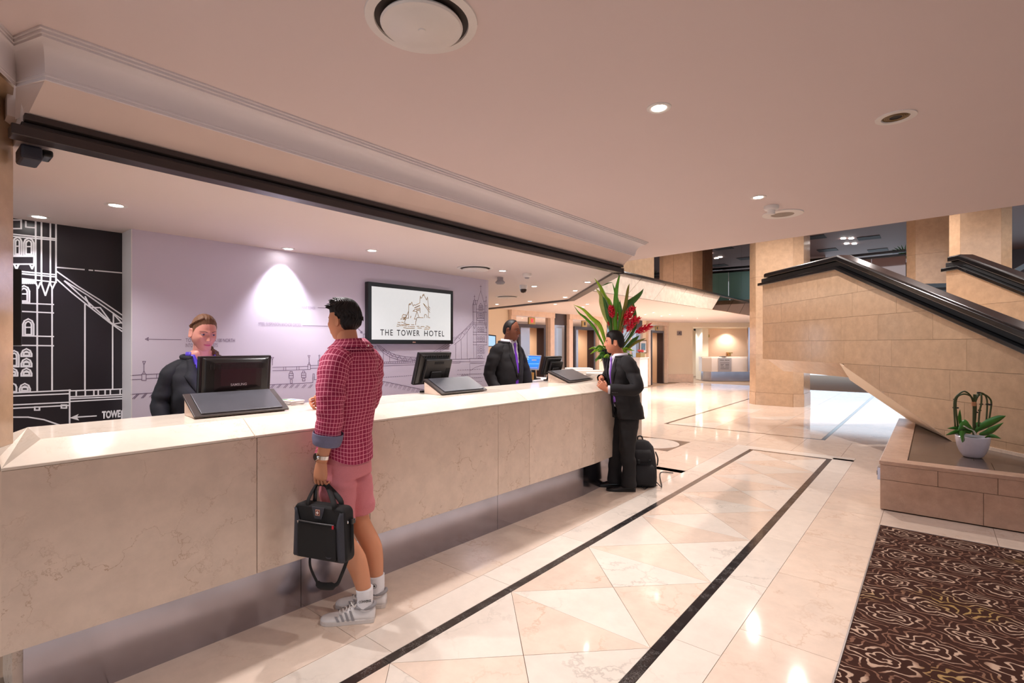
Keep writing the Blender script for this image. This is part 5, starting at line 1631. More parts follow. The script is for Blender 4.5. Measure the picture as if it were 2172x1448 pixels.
def face_pt(p, x, z):
    """depth of the face surface at (x, z)"""
    key = id(p)
    if key not in _SURF:
        LO, LA = np.meshgrid(np.linspace(-1.3, 1.3, 261), np.linspace(-1.45, 1.2, 261))
        _SURF[key] = head_shape(LO, LA, p)
    X, Y, Z = _SURF[key]
    k = np.argmin((X - x) ** 2 + (Z - z) ** 2)
    return float(Y.flat[k])


def face_parts(fr, p, s, root, skin_m, lip_m, brow_m, iris_m, lash_m=None, open_=1.0):
    EYEW = mat('eye_white', lin((214, 206, 204)), 0.25)
    lash_m = lash_m or mat('lash', lin((30, 22, 22)), 0.6)
    R = 0.0118 * s
    for sx in (-1, 1):
        c = fr(sx * 0.031 * s, 0.0672 * s, 0.004 * s)
        e = MB()
        e.lathe([(0.0, -R)] + [(R * math.cos(a), R * math.sin(a)) for a in np.linspace(-1.4, 1.45, 12)], c, n=18, axis=fr.f)
        eye = e.build('eye', EYEW, root, smooth='all')
        d = (fr.f * 1.0 + fr.r * p.get('gx', 0) + fr.u * p.get('gz', 0)).normalized()
        MB().lathe([(0.0060 * s, 0.0103 * s), (0.0035 * s, 0.0117 * s), (0.0, 0.0121 * s)], c, n=16, axis=d).build('iris', iris_m, eye, smooth='all')

        def sph(az, el, r):
            return c + fr.r * (r * math.sin(az) * math.cos(el)) + fr.f * (r * math.cos(az) * math.cos(el)) + fr.u * (r * math.sin(el))
        for lo_, hi_, nm in ((0.26 * open_, 1.5, 'upper_lid'), (-1.4, -0.34 * open_, 'lower_lid')):
            rows = []
            for i in range(7):
                row = []
                for k in range(13):
                    az = -1.45 + 2.9 * k / 12
                    pinch = math.cos(az) ** 0.6 if abs(az) < 1.5 else 0
                    a0 = lo_ if lo_ > 0 else hi_
                    edge = a0 * pinch
                    far = hi_ if lo_ > 0 else lo_
                    row.append(sph(az, edge + (far - edge) * i / 6, R * 1.10))
                rows.append(row)
            MB().rings(rows, False, False).build(nm, skin_m, root, smooth='all', solid=0.0006)
            ln = [sph(-1.3 + 2.6 * k / 10, (lo_ if lo_ > 0 else hi_) * math.cos(-1.3 + 2.6 * k / 10) ** 0.6, R * 1.13) for k in range(11)]
            if lo_ > 0:
                MB().tube(ln, [0.0004 * s] + [0.0011 * s] * 9 + [0.0004 * s], n=5).build('lashes', lash_m, root, smooth='all')
        th = p.get('brow', 0.003)
        pts, rad = [], []
        for k in range(9):
            t = k / 8
            x = sx * (0.014 + 0.037 * t); z = 0.0195 + 0.0065 * math.sin(math.pi * (0.15 + 0.62 * t)) 
            pts.append(fr(x * s, (face_pt(p, x, z) + 0.0004) * s, z * s))
            rad.append(s * th * (0.75 if k == 0 else (1.0 - 0.65 * max(0, t - 0.35) / 0.65)))
        MB().tube(pts, rad, n=6, flat=0.9, up=tuple(fr.u)).build('eyebrow', brow_m, root, smooth='all')
    sm = p.get('smile', 0) * 5
    for z0, amp, r0, nm in ((-0.0592, 0.0022, 0.0034, 'upper_lip'), (-0.0668, 0.0, 0.0042, 'lower_lip')):
        pts, rad = [], []
        for k in range(13):
            x = -0.022 + 0.044 * k / 12
            q = 1 - (abs(x) / 0.0225) ** 2
            z = z0 + (0.0018 if nm == 'upper_lip' else -0.0005) * 0 - (0.0035 if nm == 'upper_lip' else -0.0035) * (1 - q) + sm * x * x
            if nm == 'upper_lip': z += -0.0012 * math.exp(-(x / 0.004) ** 2)
            pts.append(fr(x * s, (face_pt(p, x, z) - 0.0006) * s, z * s))
            rad.append(s * (0.0008 + r0 * max(0, q) ** 0.7) * p.get('lip', 0.8))
        MB().tube(pts, rad, n=8, up=tuple(fr.u)).build(nm, lip_m, root, smooth='all')


def crom(pts, sub=6):
    """smooth path through points"""
    P = [Vector(p) for p in pts]
    Q = [P[0] * 2 - P[1]] + P + [P[-1] * 2 - P[-2]]
    out = []
    for i in range(1, len(Q) - 2):
        for k in range(sub):
            t = k / sub
            a, b, c, d = Q[i - 1], Q[i], Q[i + 1], Q[i + 2]
            out.append(0.5 * ((2 * b) + (c - a) * t + (2 * a - 5 * b + 4 * c - d) * t * t + (3 * b - a - 3 * c + d) * t ** 3))
    out.append(P[-1])
    return out


def interp(vals, sub=6):
    out = []
    for a, b in zip(vals[:-1], vals[1:]):
        out += [a + (b - a) * k / sub for k in range(sub)]
    return out + [vals[-1]]


def limb(mb, pts, radii, n=18, sub=7, amp=0.0, freq=22.0, flat=1.0, caps=True, seed=0.0, uv=False, up=None):
    P = crom(pts, sub)
    R = interp(radii, sub)
    rings, vs, acc, prev = [], [], 0.0, None
    for i, p in enumerate(P):
        t = (P[min(i + 1, len(P) - 1)] - P[max(i - 1, 0)]).normalized()
        if prev is None:
            a = Vector(up) if up else (Vector((0, 1, 0)) if abs(t.y) < 0.8 else Vector((1, 0, 0)))
        else:
            a = prev
        a = (a - t * a.dot(t)).normalized()
        prev = a
        b = t.cross(a)
        if i: acc += (p - P[i - 1]).length
        vs.append(acc)
        row = []
        for k in range(n):
            q = 2 * math.pi * k / n
            d = a * math.cos(q) * flat + b * math.sin(q)
            e = 0.0
            if amp:
                w_ = p + d * R[i]
                e = amp * (mnoise.noise(Vector((w_.x * freq * 0.6 + seed, w_.y * freq * 0.6, w_.z * freq * 1.7))) + 0.5 * abs(mnoise.noise(Vector((w_.x * freq * 1.5, w_.y * freq * 1.5 + seed, w_.z * freq * 3)))))
            row.append(p + d * (R[i] + e))
        rings.append(row)
    circ = 2 * math.pi * max(R)
    mb.rings(rings, True, caps, uvscale=(circ, vs) if uv else None)


class Torso:
    """stack of super-elliptic slices in a person's own axes: (z, cx, cy, rx, ry_front, ry_back)"""

    def __init__(self, slices, power=2.4):
        self.s = slices
        self.p = power

    def at(self, z):
        s = self.s
        if z <= s[0][0]: return s[0][1:]
        for a, b in zip(s[:-1], s[1:]):
            if z <= b[0]:
                t = (z - a[0]) / (b[0] - a[0]); t = t * t * (3 - 2 * t)
                return tuple(x + (y - x) * t for x, y in zip(a[1:], b[1:]))
        return s[-1][1:]

    def pt(self, z, ang, grow=0.0):
        """ang 0 = front, grows to the right"""
        cx, cy, rx, rf, rb = self.at(z)
        c, s_ = math.cos(ang), math.sin(ang)
        e = 2 / self.p
        ry = rf if c > 0 else rb
        return (cx + math.copysign(abs(s_) ** e, s_) * (rx + grow), cy + math.copysign(abs(c) ** e, c) * (ry + grow), z)

    def front(self, x, z, grow=0.0):
        cx, cy, rx, rf, rb = self.at(z)
        t = min(0.995, abs(x - cx) / (rx + grow))
        return cy + (rf + grow) * (1 - t ** self.p) ** (1 / self.p)

    def mesh(self, mb, T, z0, z1, nz=30, n=48, grow=0.0, amp=0.0, freq=14, seed=0.0, mask=None, uv=False, caps=False, hem=None):
        rings, vs = [], []
        for i in range(nz + 1):
            z = z0 + (z1 - z0) * i / nz
            row = []
            for k in range(n):
                a = 2 * math.pi * k / n
                x, y, zz = self.pt(z, a, grow)
                if hem and i < nz * 0.3:
                    zz += hem(a) * (1 - i / (nz * 0.3))
                if amp:
                    e = amp * (mnoise.noise(Vector((x * freq * 0.7 + seed, y * freq * 0.7, z * freq * 1.3))) + 0.6 * mnoise.noise(Vector((x * freq * 2, y * freq * 2 + seed, z * freq * 2.6))))
                    r_ = math.hypot(x, y) + 1e-6
                    x += x / r_ * e; y += y / r_ * e
                row.append(T(x, y, zz))
            rings.append(row); vs.append(z)
        mk = None
        if mask:
            def mk(i, j):
                z = z0 + (z1 - z0) * (i + 0.5) / nz
                return mask(z, 2 * math.pi * (j + 0.5) / n, self.pt(z, 2 * math.pi * (j + 0.5) / n, grow))
        circ = 2 * math.pi * 0.16
        mb.rings(rings, True, caps, mask=mk, uvscale=(circ, vs) if uv else None)


def person_T(o, heading):
    """person axes (x right, y forward) -> world"""
    o = Vector(o)
    f = Vector((math.cos(heading), math.sin(heading), 0)); r = Vector((math.sin(heading), -math.cos(heading), 0))
    return (lambda x, y, z: o + r * x + f * y + Vector((0, 0, z))), f, r


def add_hand(mb, wrist, fwd, palm, thumb, curl, s=1.0, thumb_dir=None, spread=1.0):
    """wrist point, direction of the hand, palm normal, thumb side vector; curl = per finger three joint angles"""
    F = Vector(fwd).normalized()
    Pn = Vector(palm); Pn = (Pn - F * Pn.dot(F)).normalized()
    S_ = Vector(thumb); S_ = (S_ - F * S_.dot(F) - Pn * S_.dot(Pn)).normalized()
    W = Vector(wrist)
    rings = []
    for d, hw, ht in ((-0.03, 0.026, 0.019), (0.0, 0.027, 0.019), (0.03, 0.035, 0.018), (0.06, 0.041, 0.016), (0.085, 0.041, 0.0135), (0.097, 0.036, 0.010)):
        row = []
        for k in range(16):
            a = 2 * math.pi * k / 16
            c, s_ = math.cos(a), math.sin(a)
            row.append(W + F * d * s + S_ * (math.copysign(abs(c) ** 0.8, c) * hw * s) + Pn * (math.copysign(abs(s_) ** 0.8, s_) * ht * s))
        rings.append(row)
    mb.rings(rings, True, True)
    for (off_, ln, r0), cu in zip(((0.0305, 0.074, 0.0086), (0.0103, 0.083, 0.0089), (-0.0100, 0.077, 0.0085), (-0.0290, 0.061, 0.0075)), curl):
        p = W + F * 0.086 * s + S_ * off_ * s * spread
        pts, rad = [p - F * 0.012 * s, p], [r0 * s, r0 * s * 1.05]
        ang = 0.0
        fan = S_ * (off_ * 1.3 * (spread - 0.6))
        for seg, c in zip((0.44, 0.31, 0.25), cu):
            for h in (0.5, 0.5):
                ang += math.radians(c) * h
                d = (F * math.cos(ang) + Pn * math.sin(ang) + fan).normalized()
                p = p + d * ln * seg * h * s
                pts.append(p); rad.append(r0 * s * (1.0 - 0.22 * len(pts) / 8))
        pts.append(p + d * r0 * 0.55 * s); rad.append(r0 * 0.35 * s)
        mb.tube(pts, rad, n=9)
    td = thumb_dir or (0.72, 0.62, 0.35)
    p = W + F * 0.022 * s + S_ * 0.022 * s
    d = (F * td[0] + S_ * td[1] + Pn * td[2]).normalized()
    d2 = (F * (td[0] + 0.35) + S_ * (td[1] - 0.45) + Pn * (td[2] + 0.1)).normalized()
    pts = [p, p + d * 0.022 * s, p + d * 0.044 * s, p + d * 0.044 * s + d2 * 0.016 * s, p + d * 0.044 * s + d2 * 0.031 * s, p + d * 0.044 * s + d2 * 0.036 * s]
    mb.tube(pts, [0.013 * s, 0.0125 * s, 0.0105 * s, 0.0098 * s, 0.0085 * s, 0.004 * s], n=10)


def add_shoe(root, T2, name, kind):
    """T2 maps (x right, y toe-ward from heel, z) to world; returns the shoe part"""
    if kind == 'sneaker':
        up_m = mat('white_shoe_leather', lin((226, 220, 218)), 0.5, var=0.05)
        sole_m = mat('gum_edged_sole', lin((216, 206, 200)), 0.6)
        prof = [(0.0, 0.030, 0.075), (0.02, 0.037, 0.098), (0.06, 0.039, 0.098), (0.10, 0.040, 0.095), (0.14, 0.043, 0.078), (0.18, 0.047, 0.060), (0.22, 0.049, 0.050), (0.26, 0.045, 0.044), (0.285, 0.033, 0.038), (0.296, 0.015, 0.030)]
    else:
        up_m = mat('black_shoe_leather', lin((24, 22, 24)), 0.22, var=0.05)
        sole_m = mat('black_sole', lin((16, 15, 16)), 0.5)
        prof = [(0.0, 0.026, 0.060), (0.02, 0.033, 0.078), (0.06, 0.036, 0.085), (0.10, 0.037, 0.082), (0.14, 0.041, 0.066), (0.18, 0.045, 0.053), (0.22, 0.046, 0.045), (0.26, 0.040, 0.040), (0.29, 0.028, 0.034), (0.305, 0.012, 0.028)]
    rings = []
    for y, hw, h in prof:
        row = []
        for k in range(18):
            a = math.pi * k / 17
            c, s_ = math.cos(a), math.sin(a)
            tw = 1 - 0.35 * s_ ** 2 * (1 if h > 0.06 else 0.2)
            row.append(T2(c * hw * tw, y, 0.018 + (h - 0.018) * s_ ** 0.8))
        rings.append(row)
    shoe = MB().rings(rings, True, True).build(name, up_m, root, smooth='all')
    so_ = []
    for y, hw, h in prof:
        so_.append([T2(-hw * 1.06, y, 0.0), T2(hw * 1.06, y, 0.0), T2(hw * 1.08, y, 0.024), T2(-hw * 1.08, y, 0.024)])
    MB().rings(so_, True, True).build('sole', sole_m, shoe, bevel=0.003)
    return shoe
# ================================================================== PEOPLE
def skin(name, c):
    return mat(name, lin(c), 0.48, var=0.05, scale=18, sss=0.08, spec=0.35)


def hair_mat(name, c):
    m, nt, b = nodes_of(name)
    N, L = nt.nodes, nt.links
    b.inputs['Roughness'].default_value = 0.55
    b.inputs['Specular IOR Level'].default_value = 0.3
    tc = N.new('ShaderNodeTexCoord'); mp = N.new('ShaderNodeMapping')
    mp.inputs['Scale'].default_value = (260, 260, 26)
    no = N.new('ShaderNodeTexNoise'); no.inputs['Scale'].default_value = 1.0; no.inputs['Detail'].default_value = 3
    L.new(tc.outputs['Object'], mp.inputs['Vector']); L.new(mp.outputs[0], no.inputs['Vector'])
    mx = N.new('ShaderNodeMix'); mx.data_type = 'RGBA'
    mx.inputs['A'].default_value = tuple(x * 0.45 for x in lin(c)) + (1,)
    mx.inputs['B'].default_value = tuple(min(1, x * 1.5) for x in lin(c)) + (1,)
    L.new(no.outputs['Fac'], mx.inputs['Factor']); L.new(mx.outputs['Result'], b.inputs['Base Color'])
    bp = N.new('ShaderNodeBump'); bp.inputs['Strength'].default_value = 0.5; bp.inputs['Distance'].default_value = 0.003
    L.new(no.outputs['Fac'], bp.inputs['Height']); L.new(bp.outputs['Normal'], b.inputs['Normal'])
    return m


HAIR_K = hair_mat('black_hair', (24, 18, 17))
HAIR_B = hair_mat('brown_hair', (110, 76, 54))
IRIS_D = mat('dark_iris', lin((36, 26, 24)), 0.15)
IRIS_B = mat('blue_grey_iris', lin((62, 66, 110)), 0.15)
SUIT = mat('charcoal_suit_wool', lin((24, 21, 23)), 0.85, var=0.12, scale=220, bump=0.12, bscale=900)
SUIT_N = mat('navy_suit_wool', lin((21, 21, 29)), 0.8, var=0.10, scale=200, bump=0.12, bscale=900)
SHIRT_W = mat('white_shirt_cotton', lin((228, 222, 232)), 0.7, var=0.03)
TIE_P = mat('purple_satin', lin((108, 44, 178)), 0.35, var=0.08)
TIE_L = mat('violet_satin', lin((138, 88, 186)), 0.35, var=0.08)

# plaid shirt cloth, drawn in the cloth's own thread coordinates
m, nt, b_ = nodes_of('crimson_check_cotton')
N, Lk = nt.nodes, nt.links
b_.inputs['Roughness'].default_value = 0.8
uvn = N.new('ShaderNodeUVMap'); uvn.uv_map = 'UVMap'
sp_ = N.new('ShaderNodeSeparateXYZ'); Lk.new(uvn.outputs[0], sp_.inputs[0])


def stripe(sock, period, wd):
    f_ = math_n2('FRACT', math_n2('DIVIDE', sock, period))
    return math_n2('LESS_THAN', f_, wd)


def math_n2(op, a, b=None):
    n_ = N.new('ShaderNodeMath'); n_.operation = op
    for i, x in enumerate((a, b)):
        if x is None: continue
        if isinstance(x, (int, float)): n_.inputs[i].default_value = x
        else: Lk.new(x, n_.inputs[i])
    return n_.outputs[0]


lines = math_n2('MAXIMUM', stripe(sp_.outputs[0], 0.021, 0.12), stripe(sp_.outputs[1], 0.021, 0.12))
dk = math_n2('MULTIPLY', math_n2('ADD', stripe(sp_.outputs[0], 0.007, 0.4), stripe(sp_.outputs[1], 0.007, 0.4)), 0.35)
mA = N.new('ShaderNodeMix'); mA.data_type = 'RGBA'
mA.inputs['A'].default_value = lin((160, 26, 74)) + (1,); mA.inputs['B'].default_value = lin((112, 14, 48)) + (1,)
Lk.new(dk, mA.inputs['Factor'])
mB = N.new('ShaderNodeMix'); mB.data_type = 'RGBA'
mB.inputs['B'].default_value = lin((232, 150, 170)) + (1,)
Lk.new(mA.outputs['Result'], mB.inputs['A']); Lk.new(lines, mB.inputs['Factor'])
Lk.new(mB.outputs['Result'], b_.inputs['Base Color'])
PLAID = m


def R_(d): return math.radians(d)


# ------------------------------------------------------------------ guest in the checked shirt
O1 = Vector((-2.60, 1.68, 0))
T1, F1, R1 = person_T(O1, R_(200))
p1 = thing('person', 'guest in crimson checked shirt and pink shorts holding a black bag at the counter', 'person', O1)
SK1 = skin('tan_skin', (206, 142, 108))
SK1D = mat('tan_skin_shadow', lin((150, 92, 70)), 0.6)
tor = Torso([(0.80, 0.0, 0.045, 0.162, 0.11, 0.128), (0.92, 0.0, 0.045, 0.162, 0.112, 0.118), (1.06, 0, 0.035, 0.150, 0.108, 0.100), (1.22, 0, 0.015, 0.162, 0.115, 0.106), (1.36, 0, 0.0, 0.178, 0.112, 0.110), (1.45, 0, -0.005, 0.170, 0.094, 0.100), (1.505, 0, -0.005, 0.138, 0.08, 0.094), (1.545, 0, 0.005, 0.086, 0.066, 0.078), (1.585, 0, 0.014, 0.063, 0.062, 0.066)])
hp = dict(w=1.0, jaw=0.18, nose=0.9)
head_dir = Vector((math.cos(R_(199)), math.sin(R_(199)), -0.03))
fr1 = Frame(T1(0.0, 0.055, 1.695), head_dir, (0, 0, 1))
body = MB()
add_head(body, fr1, hp, 0.97)
limb(body, [T1(0, 0.0, 1.46), T1(0, 0.02, 1.56), T1(0, 0.035, 1.64)], [0.07, 0.058, 0.056])
tor.mesh(body, T1, 0.93, 1.56, grow=-0.012, caps=True)
lsh, lel, lwr = T1(-0.165, -0.015, 1.455), T1(-0.215, -0.03, 1.175), T1(-0.215, 0.03, 0.925)
rsh, rel, rwr = T1(0.165, -0.01, 1.455), T1(0.235, 0.06, 1.20), T1(0.16, 0.285, 1.195)
limb(body, [T1(-0.12, -0.01, 1.47), lsh, lel, lwr], [0.05, 0.054, 0.043, 0.030], sub=8)
limb(body, [T1(0.12, -0.01, 1.47), rsh, rel, rwr], [0.05, 0.054, 0.043, 0.030], sub=8)
for sx, kx, ky, axx, ayy in ((-1, -0.075, 0.02, -0.035, -0.115), (1, 0.115, 0.015, 0.125, -0.085)):
    limb(body, [T1(sx * 0.08, 0.04, 0.88), T1(sx * 0.082 + 0.005, 0.04, 0.72), T1(kx, ky + 0.01, 0.50), T1((kx + axx) / 2, (ky + ayy) / 2 - 0.025, 0.34), T1(axx, ayy, 0.16), T1(axx, ayy, 0.08)], [0.060, 0.072, 0.057, 0.058, 0.038, 0.038], sub=7)
# left hand closed on the bag handle, right hand resting on the counter
add_hand(body, lwr, T1(-0.212, 0.045, 0.80) - lwr, R1, F1, ((14, 58, 48), (15, 60, 50), (17, 62, 50), (20, 64, 50)), 1.04, thumb_dir=(0.9, 0.42, 0.35))
add_hand(body, rwr, T1(0.12, 0.40, 1.20) - rwr, (T1(-1, 0, -0.35) - T1(0, 0, 0)), Vector((0, 0, 1)), ((45, 60, 40), (55, 65, 40), (60, 70, 40), (65, 70, 40)), 0.95)
body.build('body', SK1, p1, smooth='all')
face_parts(fr1, hp, 0.97, p1, SK1, mat('tan_lip', lin((178, 100, 88)), 0.5), HAIR_K, IRIS_D)
# hair
hm = MB()


def hair1(LO, LA, P):
    x, y, z = P[..., 0], P[..., 1], P[..., 2]
    line = np.where(y > 0.0, 0.052 + 0.10 * np.clip(y - 0.03, 0, 1) * 0.4, -0.052 + np.clip((y + 0.045) / 0.045, 0, 1) * 0.08)
    line = np.where((y > -0.035) & (y < 0.03), np.maximum(line, 0.012), line)
    return smooth01(z, line - 0.004, line + 0.030)


head_patch(hm, fr1, hp, 0.97, hair1, lambda LO, LA, P: 0.006 + 0.013 * smooth01(P[..., 2], -0.05, 0.04) + 0.0022 * np.sin(LO * 31 + 4 * np.sin(LA * 9)) + 0.004 * smooth01(P[..., 2], 0.03, 0.1))
rnd = random.Random(5)
LO, LA, P = head_grid(hp)
for k in range(420):
    lo, la = rnd.uniform(-math.pi, math.pi), rnd.uniform(-0.35, 1.35)
    x, y, z = [float(v) for v in head_shape(np.array(lo), np.array(la), hp)]
    if float(hair1(None, None, np.array([x, y, z]))) < 0.6 or (y < -0.03 and z < 0.005): continue
    nrm = Vector((x, y, z)).normalized()
    b0 = Vector((x, y, z)) * 0.97 + nrm * 0.013
    fl = Vector((rnd.uniform(-.35, .35), 0.75 if y > 0.0 else -0.15, -0.75 if y < 0 else (0.1 if z > 0.09 else -0.25)))
    d1 = (nrm * (0.45 if y > 0.02 else 0.12) + fl * 0.75).normalized()
    ln = rnd.uniform(0.022, 0.040) if (z > 0.06 and y > 0) else rnd.uniform(0.012, 0.022)
    tip = b0 + d1 * ln + nrm * 0.002
    hm.tube([fr1(*b0), fr1(*(b0 * 0.45 + tip * 0.55 + nrm * 0.004)), fr1(*tip)], [0.0058, 0.0042, 0.0006], n=5)
hm.build('hair', HAIR_K, p1, smooth='all')
# shirt: body, sleeves, rolled cuffs, collar
sh = MB()
tor.mesh(sh, T1, 0.905, 1.565, nz=44, n=64, grow=0.017, amp=0.011, freq=11, seed=3.1, uv=True, hem=lambda a: -0.025 * abs(math.cos(a)) + 0.035 * abs(math.sin(a)) ** 3)
shirt = sh.build('shirt', PLAID, p1, smooth='all')
sl = MB()
limb(sl, [T1(-0.095, -0.012, 1.48), T1(-0.160, -0.015, 1.445), T1(-0.205, -0.025, 1.30), lel + Vector((0, 0, 0.01)), T1(-0.216, -0.012, 1.06)], [0.075, 0.083, 0.077, 0.070, 0.066], n=26, sub=9, amp=0.012, freq=13, seed=1.7, uv=True, caps=False)
sl.build('sleeve', PLAID, shirt, smooth='all')
sl = MB()
limb(sl, [T1(0.095, -0.012, 1.48), T1(0.160, -0.01, 1.445), T1(0.212, 0.02, 1.30), rel, T1(0.20, 0.17, 1.197)], [0.075, 0.080, 0.072, 0.066, 0.060], n=26, sub=9, amp=0.011, freq=13, seed=9.7, uv=True, caps=False)
sl.build('sleeve', PLAID, shirt, smooth='all')
CUFF = mat('blue_grey_cuff', lin((106, 104, 130)), 0.8, var=0.1, scale=60)
cf = MB(); limb(cf, [T1(-0.216, -0.016, 1.085), T1(-0.216, -0.010, 1.05), T1(-0.216, -0.004, 1.022)], [0.078, 0.077, 0.070], n=24, amp=0.002, freq=30, caps=False); cf.build('cuff', CUFF, shirt, smooth='all', solid=0.003)
cf = MB(); limb(cf, [T1(0.207, 0.15, 1.197), T1(0.195, 0.19, 1.196)], [0.060, 0.056], n=20, caps=False); cf.build('cuff', CUFF, shirt, smooth='all', solid=0.003)
co = MB()
rgs = []
for z, gr in ((1.522, 0.030), (1.545, 0.016), (1.582, 0.010), (1.585, 0.014), (1.565, 0.024), (1.535, 0.040)):
    rgs.append([T1(x, y + 0.004 - 0.012 * (1 if z > 1.56 else 0), zz + 0.010 * (1 - math.cos(a)) * 0.5) for a in [2 * math.pi * k / 40 for k in range(40)] for x, y, zz in [tor.pt(z, a, gr)]])
co.rings(rgs, True, False, uvscale=(0.5, [0, .03, .06, .065, .09, .12]))
col_ = co.build('collar', PLAID, shirt, smooth='all', solid=0.002)
q = tor.pt(1.545, math.pi, 0.037)
MB().lathe([(0, 0.003), (0.006, 0.002), (0.006, 0)], T1(q[0], q[1] - 0.006, 1.553), n=12, axis=-F1).build('button', WHITEPL, col_)
# shorts
SHORT = mat('pink_chambray', lin((204, 122, 130)), 0.85, var=0.10, scale=160, bump=0.15, bscale=500)


def fuse(o, voxel=0.008, it=8):
    """one skin over overlapping closed volumes"""
    r = o.modifiers.new('fuse', 'REMESH'); r.mode = 'VOXEL'; r.voxel_size = voxel; r.use_smooth_shade = True
    m_ = o.modifiers.new('soften', 'SMOOTH'); m_.factor = 0.5; m_.iterations = it
    return o


st = MB()
tor.mesh(st, T1, 0.80, 0.95, nz=14, n=48, grow=0.002, amp=0.004, freq=14, seed=5, caps=True)
for sx, kx, ky in ((-1, -0.075, 0.022), (1, 0.112, 0.018)):
    limb(st, [T1(sx * 0.072, 0.04, 0.90), T1(sx * 0.082 + 0.004, 0.036, 0.76), T1(kx * 0.97, ky + 0.008, 0.62), T1(kx, ky, 0.545)], [0.084, 0.098, 0.090, 0.088], n=28, amp=0.013, freq=12, seed=sx * 3.3)
fuse(st.build('shorts', SHORT, p1, smooth='all'))
# watch
wc = lwr * 0.88 + lel * 0.12
dirw = (lwr - lel).normalized()
n_out = (T1(-1, 0.35, 0) - T1(0, 0, 0)).normalized()
n_out = (n_out - dirw * n_out.dot(dirw)).normalized()
sd_ = dirw.cross(n_out)
wt = MB()
wt.rings([[wc + dirw * dd + (n_out * math.cos(a) + sd_ * math.sin(a)) * rr for a in [2 * math.pi * k / 24 for k in range(24)]] for dd, rr in ((-0.010, 0.034), (-0.010, 0.0375), (0.010, 0.0375), (0.010, 0.034), (-0.010, 0.034))], True, False)
watch = wt.build('wristwatch', CHROME, p1, smooth=True)
MB().lathe([(0, 0.0), (0.021, 0.0), (0.0215, 0.008), (0.018, 0.010)], wc + n_out * 0.035, n=24, axis=n_out).build('watch_case', CHROME, watch, smooth=True)
MB().lathe([(0.018, 0.0095), (0, 0.0095)], wc + n_out * 0.035, n=24, axis=n_out).build('watch_dial', BLACKPL, watch)
